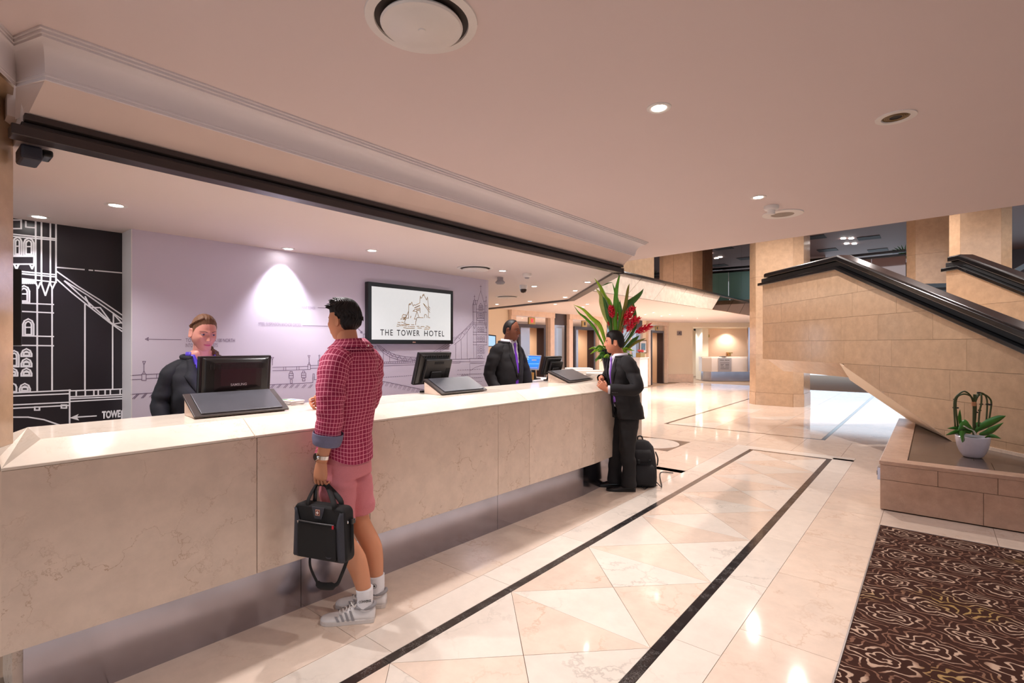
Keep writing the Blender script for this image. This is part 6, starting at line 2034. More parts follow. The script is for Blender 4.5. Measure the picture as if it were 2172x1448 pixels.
# finger ring
# socks and shoes
SOCK = mat('white_ribbed_sock', lin((232, 228, 230)), 0.9, bump=0.3, bscale=400)
for sx, axx, ayy, hd, lab in ((-1, -0.035, -0.115, 226, 'L'), (1, 0.125, -0.085, 222, 'R')):
    A = T1(axx, ayy, 0)
    fd = Vector((math.cos(R_(hd)), math.sin(R_(hd)), 0)); rt = Vector((fd.y, -fd.x, 0))
    sk_ = MB(); limb(sk_, [A + Vector((0, 0, 0.07)), A + Vector((0, 0, 0.12)) - fd * 0.004, A + Vector((0, 0, 0.185))], [0.043, 0.043, 0.047], n=24, amp=0.002, freq=60)
    sock_ = sk_.build('sock', SOCK, p1, smooth='all')
    T2 = lambda x, y, z, A=A, fd=fd, rt=rt: A + rt * x + fd * (y - 0.058) + Vector((0, 0, z))
    shoe = add_shoe(p1, T2, 'sneaker', 'sneaker')
    GREYS = mat('grey_suede', lin((150, 146, 148)), 0.9)
    for k in range(4):      # side stripes on the camera-facing side
        y0 = 0.105 + k * 0.026
        hh = (0.078, 0.070, 0.060, 0.050)[k]
        for side in (-1, 1):
            P0 = []
            for y, z in ((y0, 0.024), (y0 + 0.014, 0.024), (y0 + 0.030, hh), (y0 + 0.018, hh)):
                hw = 0.0425 if z < 0.03 else 0.038
                hw = hw + 0.002 + 0.002 * k * (z < 0.03)
                P0.append(T2(side * hw, y, z))
            MB().add(P0, [(0, 1, 2, 3)]).build('stripe', GREYS, shoe, solid=0.003)
    hb = []
    for y, hw, h in ((-0.004, 0.026, 0.100), (0.02, 0.0375, 0.105), (0.06, 0.0385, 0.102), (0.09, 0.039, 0.095)):
        hb.append([T2(-hw, y, h - 0.03), T2(-hw - 0.002, y, h), T2(-hw * 0.8, y, h + 0.004)])
    mbh = MB()
    path = [T2(-0.024, 0.105, 0.088), T2(-0.034, 0.06, 0.082), T2(-0.031, 0.02, 0.086), T2(-0.012, 0.002, 0.092), T2(0.012, 0.002, 0.092), T2(0.031, 0.02, 0.086), T2(0.034, 0.06, 0.082), T2(0.024, 0.105, 0.088)]
    mbh.tube(crom(path, 4), 0.010, n=8); mbh.build('heel_collar', GREYS, shoe, smooth='all')
    for k in range(5):
        y0 = 0.115 + k * 0.018; z0 = 0.096 - k * 0.009
        MB().tube([T2(-0.022, y0, z0 - 0.006), T2(0, y0 + 0.006, z0 + 0.004), T2(0.022, y0, z0 - 0.006)], 0.003, n=6).build('lace', WHITEPL, shoe, smooth='all')
    MB().tube(crom([T2(-0.005, 0.115, 0.100), T2(-0.03, 0.125, 0.118), T2(-0.045, 0.105, 0.100), T2(-0.012, 0.10, 0.100)], 5), 0.0028, n=6).build('lace_bow', WHITEPL, shoe, smooth='all')
    tn = (A - Vector((0, 0, 0))) ; tn = Vector((-A.x, -A.y, 0)).normalized()     # outward, towards the lobby
    tr = Vector((-tn.y, tn.x, 0))
    if lab == 'L':
        text_mesh('CONVERSE', 0.018, A + tn * 0.046 - tr * 0.030 + Vector((0, 0, 0.122)), tr, (0, 0, 1), 'sock_print', BLACKMAT, sock_, width=0.066, depth=0.001, bold=0.0006)
    else:
        mbs = MB()
        cc = A + tn * 0.047 - tr * 0.012 + Vector((0, 0, 0.138))
        for r0, r1 in ((0.012, 0.0138),):
            a_ = [2 * math.pi * k / 24 for k in range(24)]
            mbs.add([cc + tr * math.cos(a) * r0 + Vector((0, 0, math.sin(a) * r0)) for a in a_] + [cc + tr * math.cos(a) * r1 + Vector((0, 0, math.sin(a) * r1)) for a in a_], [(k, (k + 1) % 24, 24 + (k + 1) % 24, 24 + k) for k in range(24)])
        a_ = [math.pi / 2 + math.pi * k / 5 for k in range(10)]
        mbs.add([cc + tr * math.cos(a) * (0.009 if k % 2 == 0 else 0.004) + Vector((0, 0, math.sin(a) * (0.009 if k % 2 == 0 else 0.004))) for k, a in enumerate(a_)], [tuple(range(10))])
        mbs.build('sock_print', BLACKMAT, sock_)


# ------------------------------------------------------------------ suits
def lapel_side(tor, T, s, wv, lw, z0, z1, grow, parent, material, n=14):
    mb = MB()
    rows = []
    for i in range(n + 1):
        z = z0 + (z1 - z0) * i / n
        a = wv(z)
        b = a + lw((z - z0) / (z1 - z0))
        row = []
        for t in (0, 0.5, 1):
            x = s * (a + (b - a) * t)
            row.append(T(x, tor.front(x, z, grow) + 0.007 - 0.003 * t, z))
        rows.append(row)
    mb.rings(rows, False, False)
    return mb.build('lapel', material, parent, smooth='all', solid=0.004)


def suit_top(root, T, tor, suit_m, shirt_m, tie_m, zneck, zbut, zhem, arms, collar_m=None, seed=0.0, wneck=0.062, tie=True, open_neck=False):
    """jacket with lapels over a shirt; arms: list of (points, radii)"""
    sb = MB()
    vz = zneck - 0.15
    tor.mesh(sb, T, zhem + 0.12, zneck + 0.005, nz=52, n=96, grow=0.004, amp=0.0 if open_neck else 0.004, freq=14, seed=seed + 2,
             mask=(lambda z, a, p: not (math.cos(a) > 0 and z > vz and abs(p[0]) < 0.052 * (z - vz) / 0.15)) if open_neck else None)
    sb.build('shirt', shirt_m, root, smooth='all')

    def wv(z):
        if z >= zbut: return wneck * ((z - zbut) / (zneck - zbut)) ** 0.9 + 0.004
        return 0.004 + 0.05 * max(0, (zbut - 0.06 - z)) / 0.25
    jb = MB()
    tor.mesh(jb, T, zhem, zneck - 0.012, nz=52, n=96, grow=0.016, amp=0.007, freq=9, seed=seed,
             mask=lambda z, a, p: not (math.cos(a) > 0 and abs(p[0]) < wv(z)))
    j = jb.build('jacket', suit_m, root, smooth='all', solid=0.004)
    prof = lambda t: 0.012 + 0.062 * min(1, t / 0.62) if t < 0.66 else (0.050 if t < 0.74 else 0.050 * (1 - (t - 0.74) / 0.5))
    for s in (-1, 1):
        lapel_side(tor, T, s, wv, prof, zbut, zneck - 0.01, 0.018, j, suit_m)
    # collar roll round the neck
    cp = []
    for k in range(25):
        a = 0.62 + (2 * math.pi - 1.24) * k / 24
        x, y, z = tor.pt(zneck - 0.014, a, 0.014)
        cp.append(T(x, y, zneck - 0.016 + 0.016 * (1 - math.cos(a)) / 2))
    MB().tube(cp, 0.012, n=8, flat=1.3).build('jacket_collar', suit_m, j, smooth='all')
    for k, (pts, rad) in enumerate(arms):
        a = MB()
        limb(a, pts, rad, n=26, sub=9, amp=0.011, freq=12, seed=seed + 5 * k, caps=False)
        a.build('sleeve', suit_m, j, smooth='all', solid=0.003)
    # shirt collar
    cm = collar_m or shirt_m
    for s in (-1, 1):
        row0, row1 = [], []
        if open_neck:       # collar leaves laid along the open front
            rows = []
            for i in range(9):
                z = vz - 0.01 + (zneck - vz + 0.02) * i / 8
                a_ = 0.053 * max(0, (z - vz)) / 0.15
                wd_ = 0.030 * math.sin(math.pi * min(1, 0.12 + 0.55 * i / 8))
                rows.append([T(s * (a_ + wd_ * t), tor.front(s * (a_ + wd_ * t), z, 0.010) + 0.006, z) for t in (0, 0.5, 1)])
            MB().rings(rows, False, False).build('collar', cm, root, smooth='all', solid=0.003)
            bk = [[T(*[c_ + (0 if q_ != 2 else dz) for q_, c_ in enumerate(tor.pt(zneck + 0.004, s * (0.95 + (math.pi - 0.95) * k / 8), gr))]) for k in range(9)] for dz, gr in ((-0.012, 0.012), (0.022, 0.006))]
            MB().rings(bk, False, False).build('collar', cm, root, smooth='all', solid=0.003)
            continue
        for k in range(9):
            a = s * (0.18 + (math.pi - 0.18) * k / 8)
            x, y, z = tor.pt(zneck + 0.012, a, 0.004)
            row0.append(T(x, y - 0.004, zneck + 0.022 + 0.014 * (k / 8)))
            drop = 0.034 * (1 - k / 8) + 0.010
            x, y, z = tor.pt(zneck + 0.012, a + (-s * 0.05 if k < 3 else 0), 0.011)
            row1.append(T(x + (s * 0.012 if k < 2 else 0), y + (0.006 if k < 3 else 0), zneck + 0.014 - drop))
        MB().rings([row0, row1], False, False).build('collar', cm, root, smooth='all', solid=0.003)
    if tie:
        zs = np.linspace(zneck - 0.012, zbut - 0.12, 16)
        rows = []
        for i, z in enumerate(zs):
            t = i / 15
            hw = 0.019 - 0.006 * min(1, t / 0.12) if t < 0.12 else 0.013 + 0.030 * (t - 0.12)
            yy = tor.front(0, z, 0.004) + (0.016 if t < 0.12 else 0.010)
            rows.append([T(-hw, yy - 0.005, z), T(-hw * 0.5, yy, z), T(hw * 0.5, yy, z), T(hw, yy - 0.005, z)])
        MB().rings(rows, False, False).build('tie', tie_m, root, smooth='all', solid=0.004)
    return j


# ------------------------------------------------------------------ guest in the dark suit with folded hands
O3 = Vector((-2.52, 4.97, 0))
T3, F3, R3 = person_T(O3, R_(230))
p3 = thing('person', 'man in charcoal suit and violet tie leaning on the counter with folded hands', 'person', O3)
SK3 = skin('olive_skin', (196, 128, 98))
SK3D = mat('olive_skin_shadow', lin((128, 76, 58)), 0.6)
tor3 = Torso([(0.76, 0.05, -0.02, 0.185, 0.13, 0.16), (0.86, 0.045, -0.01, 0.178, 0.125, 0.15), (0.98, 0.035, 0.01, 0.170, 0.128, 0.125), (1.12, 0.025, 0.035, 0.180, 0.13, 0.118), (1.26, 0.015, 0.055, 0.200, 0.125, 0.125), (1.35, 0.01, 0.065, 0.195, 0.105, 0.115), (1.405, 0.005, 0.08, 0.135, 0.085, 0.095), (1.445, 0.0, 0.09, 0.082, 0.07, 0.078), (1.49, 0, 0.10, 0.066, 0.066, 0.068)])
hp3 = dict(w=1.0, jaw=0.14, nose=1.12, nosew=1.1, brow=0.0032, lip=0.75)
fr3 = Frame(T3(-0.005, 0.145, 1.578), (math.cos(R_(206)), math.sin(R_(206)), 0.02), (-0.05, -0.03, 1))
body = MB()
add_head(body, fr3, hp3, 0.985)
limb(body, [T3(0, 0.075, 1.37), T3(0, 0.105, 1.46), T3(0, 0.13, 1.53)], [0.075, 0.062, 0.06])
tor3.mesh(body, T3, 0.80, 1.46, grow=-0.012, caps=True)
lw3 = at_d(1287, 826, 5.17); rw3 = at_d(1275, 802, 5.42)
le3 = at_d(1347, 826, 5.12); re3 = at_d(1283, 806, 5.72)
ls3, rs3 = T3(-0.175, 0.06, 1.355), T3(0.175, 0.06, 1.355)
limb(body, [T3(-0.175, 0.055, 1.335), T3(-0.225, 0.025, 1.24), le3, lw3], [0.035, 0.04, 0.038, 0.03]); limb(body, [T3(0.175, 0.065, 1.335), T3(0.24, 0.10, 1.24), re3, rw3], [0.035, 0.04, 0.038, 0.03])
hd3 = at_d(1262, 806, 5.22)
add_hand(body, lw3, hd3 - lw3, at_d(1275, 812, 5.4) - at_d(1275, 818, 5.2), Vector((0, 0, 1)), ((28, 42, 30), (32, 45, 30), (36, 48, 30), (40, 50, 30)), 0.95)
add_hand(body, rw3, at_d(1268, 822, 5.26) - rw3, at_d(1290, 822, 5.2) - at_d(1262, 812, 5.3), Vector((0, 0, 1)), ((30, 45, 30), (34, 48, 30), (40, 50, 30), (44, 50, 30)), 0.93)
body.build('body', SK3, p3, smooth='all')
face_parts(fr3, hp3, 0.985, p3, SK3, mat('olive_lip', lin((160, 92, 82)), 0.5), HAIR_K, IRIS_D)


def hair3(LO, LA, P):
    x, y, z = P[..., 0], P[..., 1], P[..., 2]
    line = np.interp(y, [-0.12, -0.07, -0.045, -0.028, 0.006, 0.012, 0.026, 0.032, 0.05, 0.09], [-0.06, -0.058, -0.035, 0.028, 0.030, -0.018, -0.018, 0.035, 0.055, 0.062])
    return smooth01(z, line - 0.003, line + 0.022)


hm = MB()
head_patch(hm, fr3, hp3, 0.985, hair3, lambda LO, LA, P: 0.0055 + 0.012 * smooth01(P[..., 2], 0.03, 0.10) + 0.0016 * np.sin(LO * 57 + 3 * np.sin(LA * 20)) * np.sin(LA * 49))
hm.build('hair', HAIR_K, p3, smooth='all')
d_l = (lw3 - le3).normalized()
suit_top(p3, T3, tor3, SUIT, SHIRT_W, TIE_L, 1.438, 1.05, 0.775,
         [([T3(-0.10, 0.07, 1.385), T3(-0.175, 0.055, 1.345), T3(-0.225, 0.025, 1.24), le3 + Vector((0, 0, 0.005)), lw3 - d_l * 0.035], [0.068, 0.077, 0.067, 0.062, 0.048]),
          ([T3(0.10, 0.07, 1.385), T3(0.175, 0.065, 1.345), T3(0.24, 0.10, 1.24), re3, rw3 - (rw3 - re3).normalized() * 0.03], [0.068, 0.075, 0.066, 0.060, 0.048])], seed=4.0, wneck=0.085)
cf = MB(); limb(cf, [lw3 - d_l * 0.05, lw3 - d_l * 0.012], [0.041, 0.041], n=22, caps=False); cf.build('shirt_cuff', SHIRT_W, p3, smooth='all', solid=0.003)
for k in range(4):
    c = lw3 - d_l * (0.055 + k * 0.017) + Vector((0, 0, -0.028)) + (Vector((0, 0, EYE)) - lw3).normalized() * 0.044
    MB().lathe([(0, 0.003), (0.006, 0.002), (0.0065, -0.001)], c, n=10, axis=(Vector((0, 0, EYE)) - lw3)).build('sleeve_button', mat('grey_button', lin((90, 84, 86)), 0.4), p3)
pk = T3(-0.185, -0.02, 0.95)
TROU = SUIT
tr_ = MB(); tor3.mesh(tr_, T3, 0.78, 0.98, nz=14, n=40, grow=-0.004, caps=True)
for sx, ax_, ay_ in ((-1, -0.02, 0.0), (1, 0.15, 0.085)):
    limb(tr_, [T3(0.05 + sx * 0.075, -0.012, 0.90), T3(0.05 + sx * 0.082, -0.008, 0.72), T3((0.05 + sx * 0.088 + ax_) / 2, 0.01 + ay_ * 0.5, 0.48), T3(ax_, ay_ - 0.012, 0.22), T3(ax_, ay_ - 0.01, 0.05)], [0.09, 0.100, 0.082, 0.072, 0.080], n=26, amp=0.014, freq=8, seed=sx * 2.0 + 7)
    A = T3(ax_, ay_, 0); hd = 214 if sx < 0 else 205
    fd = Vector((math.cos(R_(hd)), math.sin(R_(hd)), 0)); rt = Vector((fd.y, -fd.x, 0))
    add_shoe(p3, lambda x, y, z, A=A, fd=fd, rt=rt: A + rt * x + fd * (y - 0.08) + Vector((0, 0, z)), 'dress_shoe', 'dress')
fuse(tr_.build('trousers', SUIT, p3, smooth='all'))

# ------------------------------------------------------------------ male receptionist
O2 = Vector((-3.70, 4.36, 0))
T2_, F2, R2 = person_T(O2, R_(2))
p2 = thing('person', 'smiling receptionist in dark suit with bright purple tie behind the counter', 'person', O2)
SK2 = skin('brown_skin', (128, 76, 54))
SK2D = mat('brown_skin_shadow', lin((74, 42, 32)), 0.6)
tor2 = Torso([(0.70, 0, 0.0, 0.175, 0.12, 0.13), (0.95, 0, 0.0, 0.172, 0.125, 0.13), (1.12, 0, 0.01, 0.178, 0.135, 0.12), (1.28, 0, 0.02, 0.188, 0.135, 0.120), (1.42, 0, 0.02, 0.195, 0.122, 0.12), (1.495, 0, 0.025, 0.175, 0.10, 0.105), (1.55, 0, 0.035, 0.122, 0.082, 0.092), (1.595, 0, 0.045, 0.080, 0.068, 0.076), (1.64, 0, 0.055, 0.064, 0.064, 0.066)])
hp2 = dict(w=0.98, jaw=0.18, nose=1.0, nosew=1.15, smile=1.6, brow=0.003)
fr2 = Frame(T2_(0.0, 0.085, 1.715), (math.cos(R_(14)), math.sin(R_(14)), -0.05), (0, 0, 1))
body = MB()
add_head(body, fr2, hp2, 0.985)
limb(body, [T2_(0, 0.03, 1.52), T2_(0, 0.05, 1.61), T2_(0, 0.07, 1.67)], [0.075, 0.062, 0.06])
tor2.mesh(body, T2_, 0.72, 1.60, grow=-0.012, caps=True)
ls2, le2, lw2 = T2_(-0.18, 0.02, 1.50), T2_(-0.255, 0.09, 1.22), T2_(-0.25, 0.14, 1.02)
rs2, re2, rw2 = T2_(0.18, 0.02, 1.50), T2_(0.255, -0.02, 1.22), T2_(0.25, 0.12, 1.00)
for s_, e_, w_ in ((ls2, le2, lw2), (rs2, re2, rw2)):
    limb(body, [s_ - Vector((0, 0, 0.05)), e_, w_], [0.035, 0.036, 0.03])
    add_hand(body, w_, (w_ - e_) + F2 * 0.1, Vector((0, 0, -1)), R2 if w_ is lw2 else -R2, ((20, 25, 20),) * 4, 0.95)
for sx in (-1, 1):
    limb(body, [T2_(sx * 0.09, 0, 0.85), T2_(sx * 0.10, 0.01, 0.48), T2_(sx * 0.10, -0.02, 0.08)], [0.085, 0.055, 0.04])
body.build('body', SK2, p2, smooth='all')
face_parts(fr2, hp2, 0.985, p2, SK2, mat('brown_lip', lin((150, 84, 84)), 0.5), HAIR_K, IRIS_D)
TEETH = mat('teeth', lin((236, 230, 228)), 0.3)
tt = MB()
head_patch(tt, fr2, hp2, 0.985, lambda LO, LA, P: ((P[..., 1] > 0.05) & (np.abs(P[..., 0]) < 0.017) & (np.abs(P[..., 2] + 0.0625 - 9.6 * P[..., 0] ** 2) < 0.003)).astype(float), lambda LO, LA, P: 0.0014)
if tt.f: tt.build('teeth', TEETH, p2, smooth='all')


def hair2(LO, LA, P):
    x, y, z = P[..., 0], P[..., 1], P[..., 2]
    line = np.interp(y, [-0.12, -0.07, -0.045, -0.028, 0.002, 0.008, 0.018, 0.026, 0.045, 0.06], [-0.06, -0.058, -0.035, 0.028, 0.030, -0.005, 0.0, 0.055, 0.080, 0.12])
    return smooth01(z, line - 0.003, line + 0.018)


hm = MB()
head_patch(hm, fr2, hp2, 0.985, hair2, lambda LO, LA, P: 0.0045 + 0.0008 * np.sin(LO * 60) * np.sin(LA * 50))
hm.build('hair', HAIR_K, p2, smooth='all')
suit_top(p2, T2_, tor2, SUIT, SHIRT_W, TIE_P, 1.588, 1.20, 0.75,
         [([T2_(-0.105, 0.02, 1.52), T2_(-0.178, 0.02, 1.475), T2_(-0.23, 0.055, 1.36), le2, lw2], [0.066, 0.074, 0.065, 0.060, 0.050]),
          ([T2_(0.105, 0.02, 1.52), T2_(0.178, 0.02, 1.475), T2_(0.235, 0.0, 1.36), re2, rw2], [0.066, 0.074, 0.065, 0.060, 0.050])], seed=11.0)
tr_ = MB(); tor2.mesh(tr_, T2_, 0.70, 0.95, nz=8, n=32, grow=0.0, caps=True); tro2 = tr_.build('trousers', SUIT, p2, smooth='all')
for sx in (-1, 1):
    lg = MB(); limb(lg, [T2_(sx * 0.09, 0, 0.85), T2_(sx * 0.10, 0.01, 0.48), T2_(sx * 0.10, -0.02, 0.05)], [0.105, 0.08, 0.075]); lg.build('trouser_leg', SUIT, tro2, smooth='all')
    A = T2_(sx * 0.10, -0.02, 0)
    add_shoe(p2, lambda x, y, z, A=A: A + R2 * x + F2 * (y - 0.08) + Vector((0, 0, z)), 'dress_shoe', 'dress')

# ------------------------------------------------------------------ female receptionist with a braid
O4 = Vector((-3.68, 1.26, 0))
T4, F4, R4 = person_T(O4, R_(-2))
p4 = thing('person', 'receptionist with braided brown hair, dark blazer and violet blouse behind the counter', 'person', O4)
SK4 = skin('fair_skin', (216, 150, 134))
SK4D = mat('fair_skin_lid', lin((120, 78, 84)), 0.6)
tor4 = Torso([(0.70, 0, 0.0, 0.165, 0.11, 0.13), (0.95, 0, 0.0, 0.155, 0.105, 0.115), (1.10, 0, 0.0, 0.145, 0.11, 0.10), (1.25, 0, 0.015, 0.155, 0.13, 0.105), (1.34, 0, 0.01, 0.162, 0.115, 0.105), (1.405, 0, 0.01, 0.150, 0.09, 0.09), (1.455, 0, 0.015, 0.100, 0.066, 0.075), (1.51, 0, 0.025, 0.066, 0.056, 0.062), (1.55, 0, 0.035, 0.054, 0.054, 0.056)])
hp4 = dict(w=0.95, jaw=0.24, nose=0.85, nosew=0.9, brow=0.0021, gz=-0.25, gx=-0.1, smile=0.5, lip=0.75)
fr4 = Frame(T4(0.0, 0.065, 1.632), (math.cos(R_(2)), math.sin(R_(2)), -0.22), (0.06, 0.03, 1))
body = MB()
add_head(body, fr4, hp4, 0.965)
limb(body, [T4(0, 0.01, 1.44), T4(0, 0.03, 1.52), T4(0, 0.05, 1.59)], [0.062, 0.050, 0.050])
tor4.mesh(body, T4, 0.72, 1.52, grow=-0.008, caps=True)
ls4, le4, lw4 = T4(-0.165, 0.0, 1.43), T4(-0.205, 0.04, 1.16), T4(-0.19, 0.13, 1.05)
rs4, re4, rw4 = T4(0.165, 0.0, 1.43), T4(0.215, -0.02, 1.16), T4(0.225, 0.08, 0.95)
for s_, e_, w_ in ((ls4, le4, lw4), (rs4, re4, rw4)):
    limb(body, [s_ * 0.75 + e_ * 0.25, e_, w_], [0.026, 0.03, 0.025])
    add_hand(body, w_, (w_ - e_) + F4 * 0.1, Vector((0, 0, -1)), R4 if w_ is lw4 else -R4, ((20, 25, 20),) * 4, 0.85)
for sx in (-1, 1):
    limb(body, [T4(sx * 0.085, 0, 0.82), T4(sx * 0.09, 0.01, 0.46), T4(sx * 0.09, -0.02, 0.06)], [0.085, 0.052, 0.036])
body.build('body', SK4, p4, smooth='all')
face_parts(fr4, hp4, 0.965, p4, SK4, mat('rose_lip', lin((206, 96, 120)), 0.4), mat('brown_brow', lin((92, 60, 58)), 0.6), IRIS_B)


def hair4(LO, LA, P):
    x, y, z = P[..., 0], P[..., 1], P[..., 2]
    line = np.interp(y, [-0.12, -0.07, -0.045, -0.028, 0.004, 0.012, 0.03, 0.06, 0.09], [-0.06, -0.058, -0.035, 0.026, 0.028, -0.004, 0.034, 0.070, 0.082])
    return smooth01(z, line - 0.003, line + 0.042)


hm = MB()
head_patch(hm, fr4, hp4, 0.965, hair4, lambda LO, LA, P: 0.0055 + 0.005 * smooth01(P[..., 2], 0.02, 0.1) + 0.0009 * np.sin(P[..., 0] * 420 + P[..., 2] * 90))
hair_w = hm.build('hair', HAIR_B, p4, smooth='all')


def braid(pts, r, name):
    P = crom(pts, 5)
    mb = MB()
    for i in range(len(P) - 1):
        t = (P[i + 1] - P[i]).normalized()
        s_ = t.cross(Vector((0.3, 0.2, 1))).normalized()
        sd = 1 if i % 2 else -1
        rr = r * (1 - 0.25 * i / len(P))
        c = P[i] + s_ * sd * rr * 0.45
        ax = (t + s_ * sd * -0.7).normalized()
        mb.lathe([(0.0, -rr * 1.25), (rr * 0.55, -rr * 0.95), (rr * 0.8, 0), (rr * 0.55, rr * 0.95), (0, rr * 1.25)], c, n=10, axis=ax)
    return mb.build(name, HAIR_B, hair_w, smooth='all')


braid([fr4(-0.055, -0.055, -0.07), fr4(-0.070, -0.03, -0.115), T4(-0.075, 0.055, 1.50), T4(-0.085, 0.10, 1.43), T4(-0.085, 0.13, 1.34)], 0.019, 'braid')
cb = []
for lo, la in ((0.80, 0.98), (1.05, 0.82), (1.32, 0.62), (1.62, 0.42), (1.95, 0.22)):
    q = [float(v) for v in head_shape(np.array(lo), np.array(la), hp4)]
    k_ = 0.965 * (1 + 0.010 / math.sqrt(q[0] ** 2 + q[1] ** 2 + q[2] ** 2))
    cb.append(fr4(q[0] * k_, q[1] * k_, q[2] * k_))
braid(cb, 0.0085, 'crown_braid')
BLOUSE = mat('violet_blouse', lin((86, 62, 190)), 0.55, var=0.06)
suit_top(p4, T4, tor4, SUIT_N, BLOUSE, None, 1.485, 1.17, 0.75,
         [([T4(-0.095, 0.0, 1.425), T4(-0.150, 0.0, 1.385), T4(-0.188, 0.01, 1.28), le4, lw4], [0.052, 0.059, 0.054, 0.050, 0.042]),
          ([T4(0.095, 0.0, 1.425), T4(0.150, 0.0, 1.385), T4(0.19, -0.012, 1.28), re4, rw4], [0.052, 0.059, 0.054, 0.050, 0.042])], seed=21.0, tie=False, wneck=0.07, open_neck=True)
sk_ = MB(); tor4.mesh(sk_, T4, 0.45, 0.95, nz=8, n=32, grow=0.0, caps=True); sk_.build('skirt', SUIT_N, p4, smooth='all')
for sx in (-1, 1):
    A = T4(sx * 0.09, -0.02, 0)
    add_shoe(p4, lambda x, y, z, A=A: A + R4 * x * 0.85 + F4 * (y * 0.85 - 0.06) + Vector((0, 0, z)), 'dress_shoe', 'dress')
# ================================================================== BLACK LAPTOP BAG in the guest's hand
BAGK = mat('black_nylon', lin((12, 10, 12)), 0.75, var=0.2, scale=300, bump=0.3, bscale=700)
BAGG = mat('grey_nylon', lin((54, 54, 62)), 0.75, var=0.2, scale=300, bump=0.3, bscale=700)
bx_ = -F1; bn_ = -R1; bz_ = Vector((0, 0, 1))          # along the bag, out of its front, up
bc = T1(-0.272, -0.032, 0.435)                            # middle of the bag's bottom edge
BW, BH, BD = 0.345, 0.285, 0.075
bag = thing('laptop_bag', 'black and grey laptop bag held by the guest in shorts', 'bag', bc)


def bp_(x, y, z): return bc + bx_ * x + bn_ * y + bz_ * z


def round_slab(x0, x1, z0, z1, y0, y1, r, name, m, parent, bev=0.012, skew=0.0):
    pts = []
    for cx_, cz_, a0 in ((x1 - r, z1 - r, 0), (x0 + r, z1 - r, 90), (x0 + r, z0 + r, 180), (x1 - r, z0 + r, 270)):
        for k in range(6):
            a = math.radians(a0 + 90 * k / 5)
            px, pz = cx_ + r * math.cos(a), cz_ + r * math.sin(a)
            pts.append(bp_(px * (1 - skew * (pz - z0) / (z1 - z0)), y0, pz))
    return MB().prism(pts, bn_ * (y1 - y0)).build(name, m, parent, bevel=bev, smooth=True)


shell = round_slab(-BW / 2, BW / 2, 0.0, BH, -BD / 2, BD / 2, 0.035, 'main_body', BAGK, bag, skew=0.06)
round_slab(-BW / 2 + 0.045, BW / 2 - 0.055, 0.012, BH * 0.68, BD / 2, BD / 2 + 0.016, 0.018, 'front_pocket', BAGK, bag, 0.006)
for s, nm in ((-1, 'side_panel'), (1, 'side_panel')):
    rows = []
    for i in range(13):
        t = i / 12
        z = 0.014 + (BH - 0.035) * t
        o_ = BW / 2 * (1 - 0.06 * t) - 0.008
        wd = 0.046 - 0.030 * (2 * t - 1) ** 2 * (1 if t > 0.5 else 0.3)
        rows.append([bp_(s * (o_ - wd), BD / 2 + 0.006, z), bp_(s * (o_ - wd / 2), BD / 2 + 0.012, z), bp_(s * o_, BD / 2 - 0.001, z)])
    MB().rings(rows, False, False).build(nm, BAGG, bag, smooth='all', solid=0.004)
zp = MB().tube([bp_(-0.118, BD / 2 + 0.016, BH * 0.71), bp_(0.0, BD / 2 + 0.018, BH * 0.70), bp_(0.108, BD / 2 + 0.016, BH * 0.70)], 0.0035, n=6).build('zip', mat('zip_grey', lin((60, 56, 58)), 0.4), bag)
MB().prism([bp_(0.100, BD / 2 + 0.02, BH * 0.70), bp_(0.110, BD / 2 + 0.02, BH * 0.70), bp_(0.110, BD / 2 + 0.02, BH * 0.64), bp_(0.100, BD / 2 + 0.02, BH * 0.64)], bn_ * 0.003).build('zip_pull', mat('red_tape', lin((190, 24, 44)), 0.5), zp)
MB().prism([bp_(-0.122, BD / 2 + 0.02, BH * 0.715), bp_(-0.110, BD / 2 + 0.02, BH * 0.715), bp_(-0.116, BD / 2 + 0.02, BH * 0.66)], bn_ * 0.003).build('zip_pull', CHROME, zp)
ptch = MB().prism([bp_(-0.040, BD / 2 + 0.001, BH - 0.006), bp_(0.040, BD / 2 + 0.001, BH - 0.006), bp_(0.022, BD / 2 + 0.001, BH - 0.066), bp_(-0.022, BD / 2 + 0.001, BH - 0.066)], bn_ * 0.006).build('badge_patch', BAGG, bag)
MB().prism([bp_(a, BD / 2 + 0.007, z) for a, z in ((-0.014, BH - 0.018), (0.014, BH - 0.018), (0.014, BH - 0.048), (-0.014, BH - 0.048))], bn_ * 0.003).build('badge_frame', mat('rose_gold', lin((226, 178, 160)), 0.3, metal=0.6), ptch)
MB().prism([bp_(a, BD / 2 + 0.010, z) for a, z in ((-0.011, BH - 0.021), (0.011, BH - 0.021), (0.011, BH - 0.045), (-0.011, BH - 0.045))], bn_ * 0.001).build('badge_field', mat('badge_brown', lin((120, 60, 50)), 0.4), ptch)
for a in (((-0.008, 0.0025), (0.008, 0.0025), (0.008, -0.0025), (-0.008, -0.0025)), ((-0.0025, 0.008), (0.0025, 0.008), (0.0025, -0.008), (-0.0025, -0.008))):
    MB().prism([bp_(x, BD / 2 + 0.011, BH - 0.033 + z) for x, z in a], bn_ * 0.001).build('badge_cross', WHITEPL, ptch)
MB().prism([bp_(a, BD / 2 + 0.017, z) for a, z in ((0.055, 0.034), (0.075, 0.031), (0.095, 0.036), (0.085, 0.026), (0.065, 0.026))], bn_ * 0.001).build('small_mark', BAGG, bag)
grip = T1(-0.196, 0.042, 0.798)
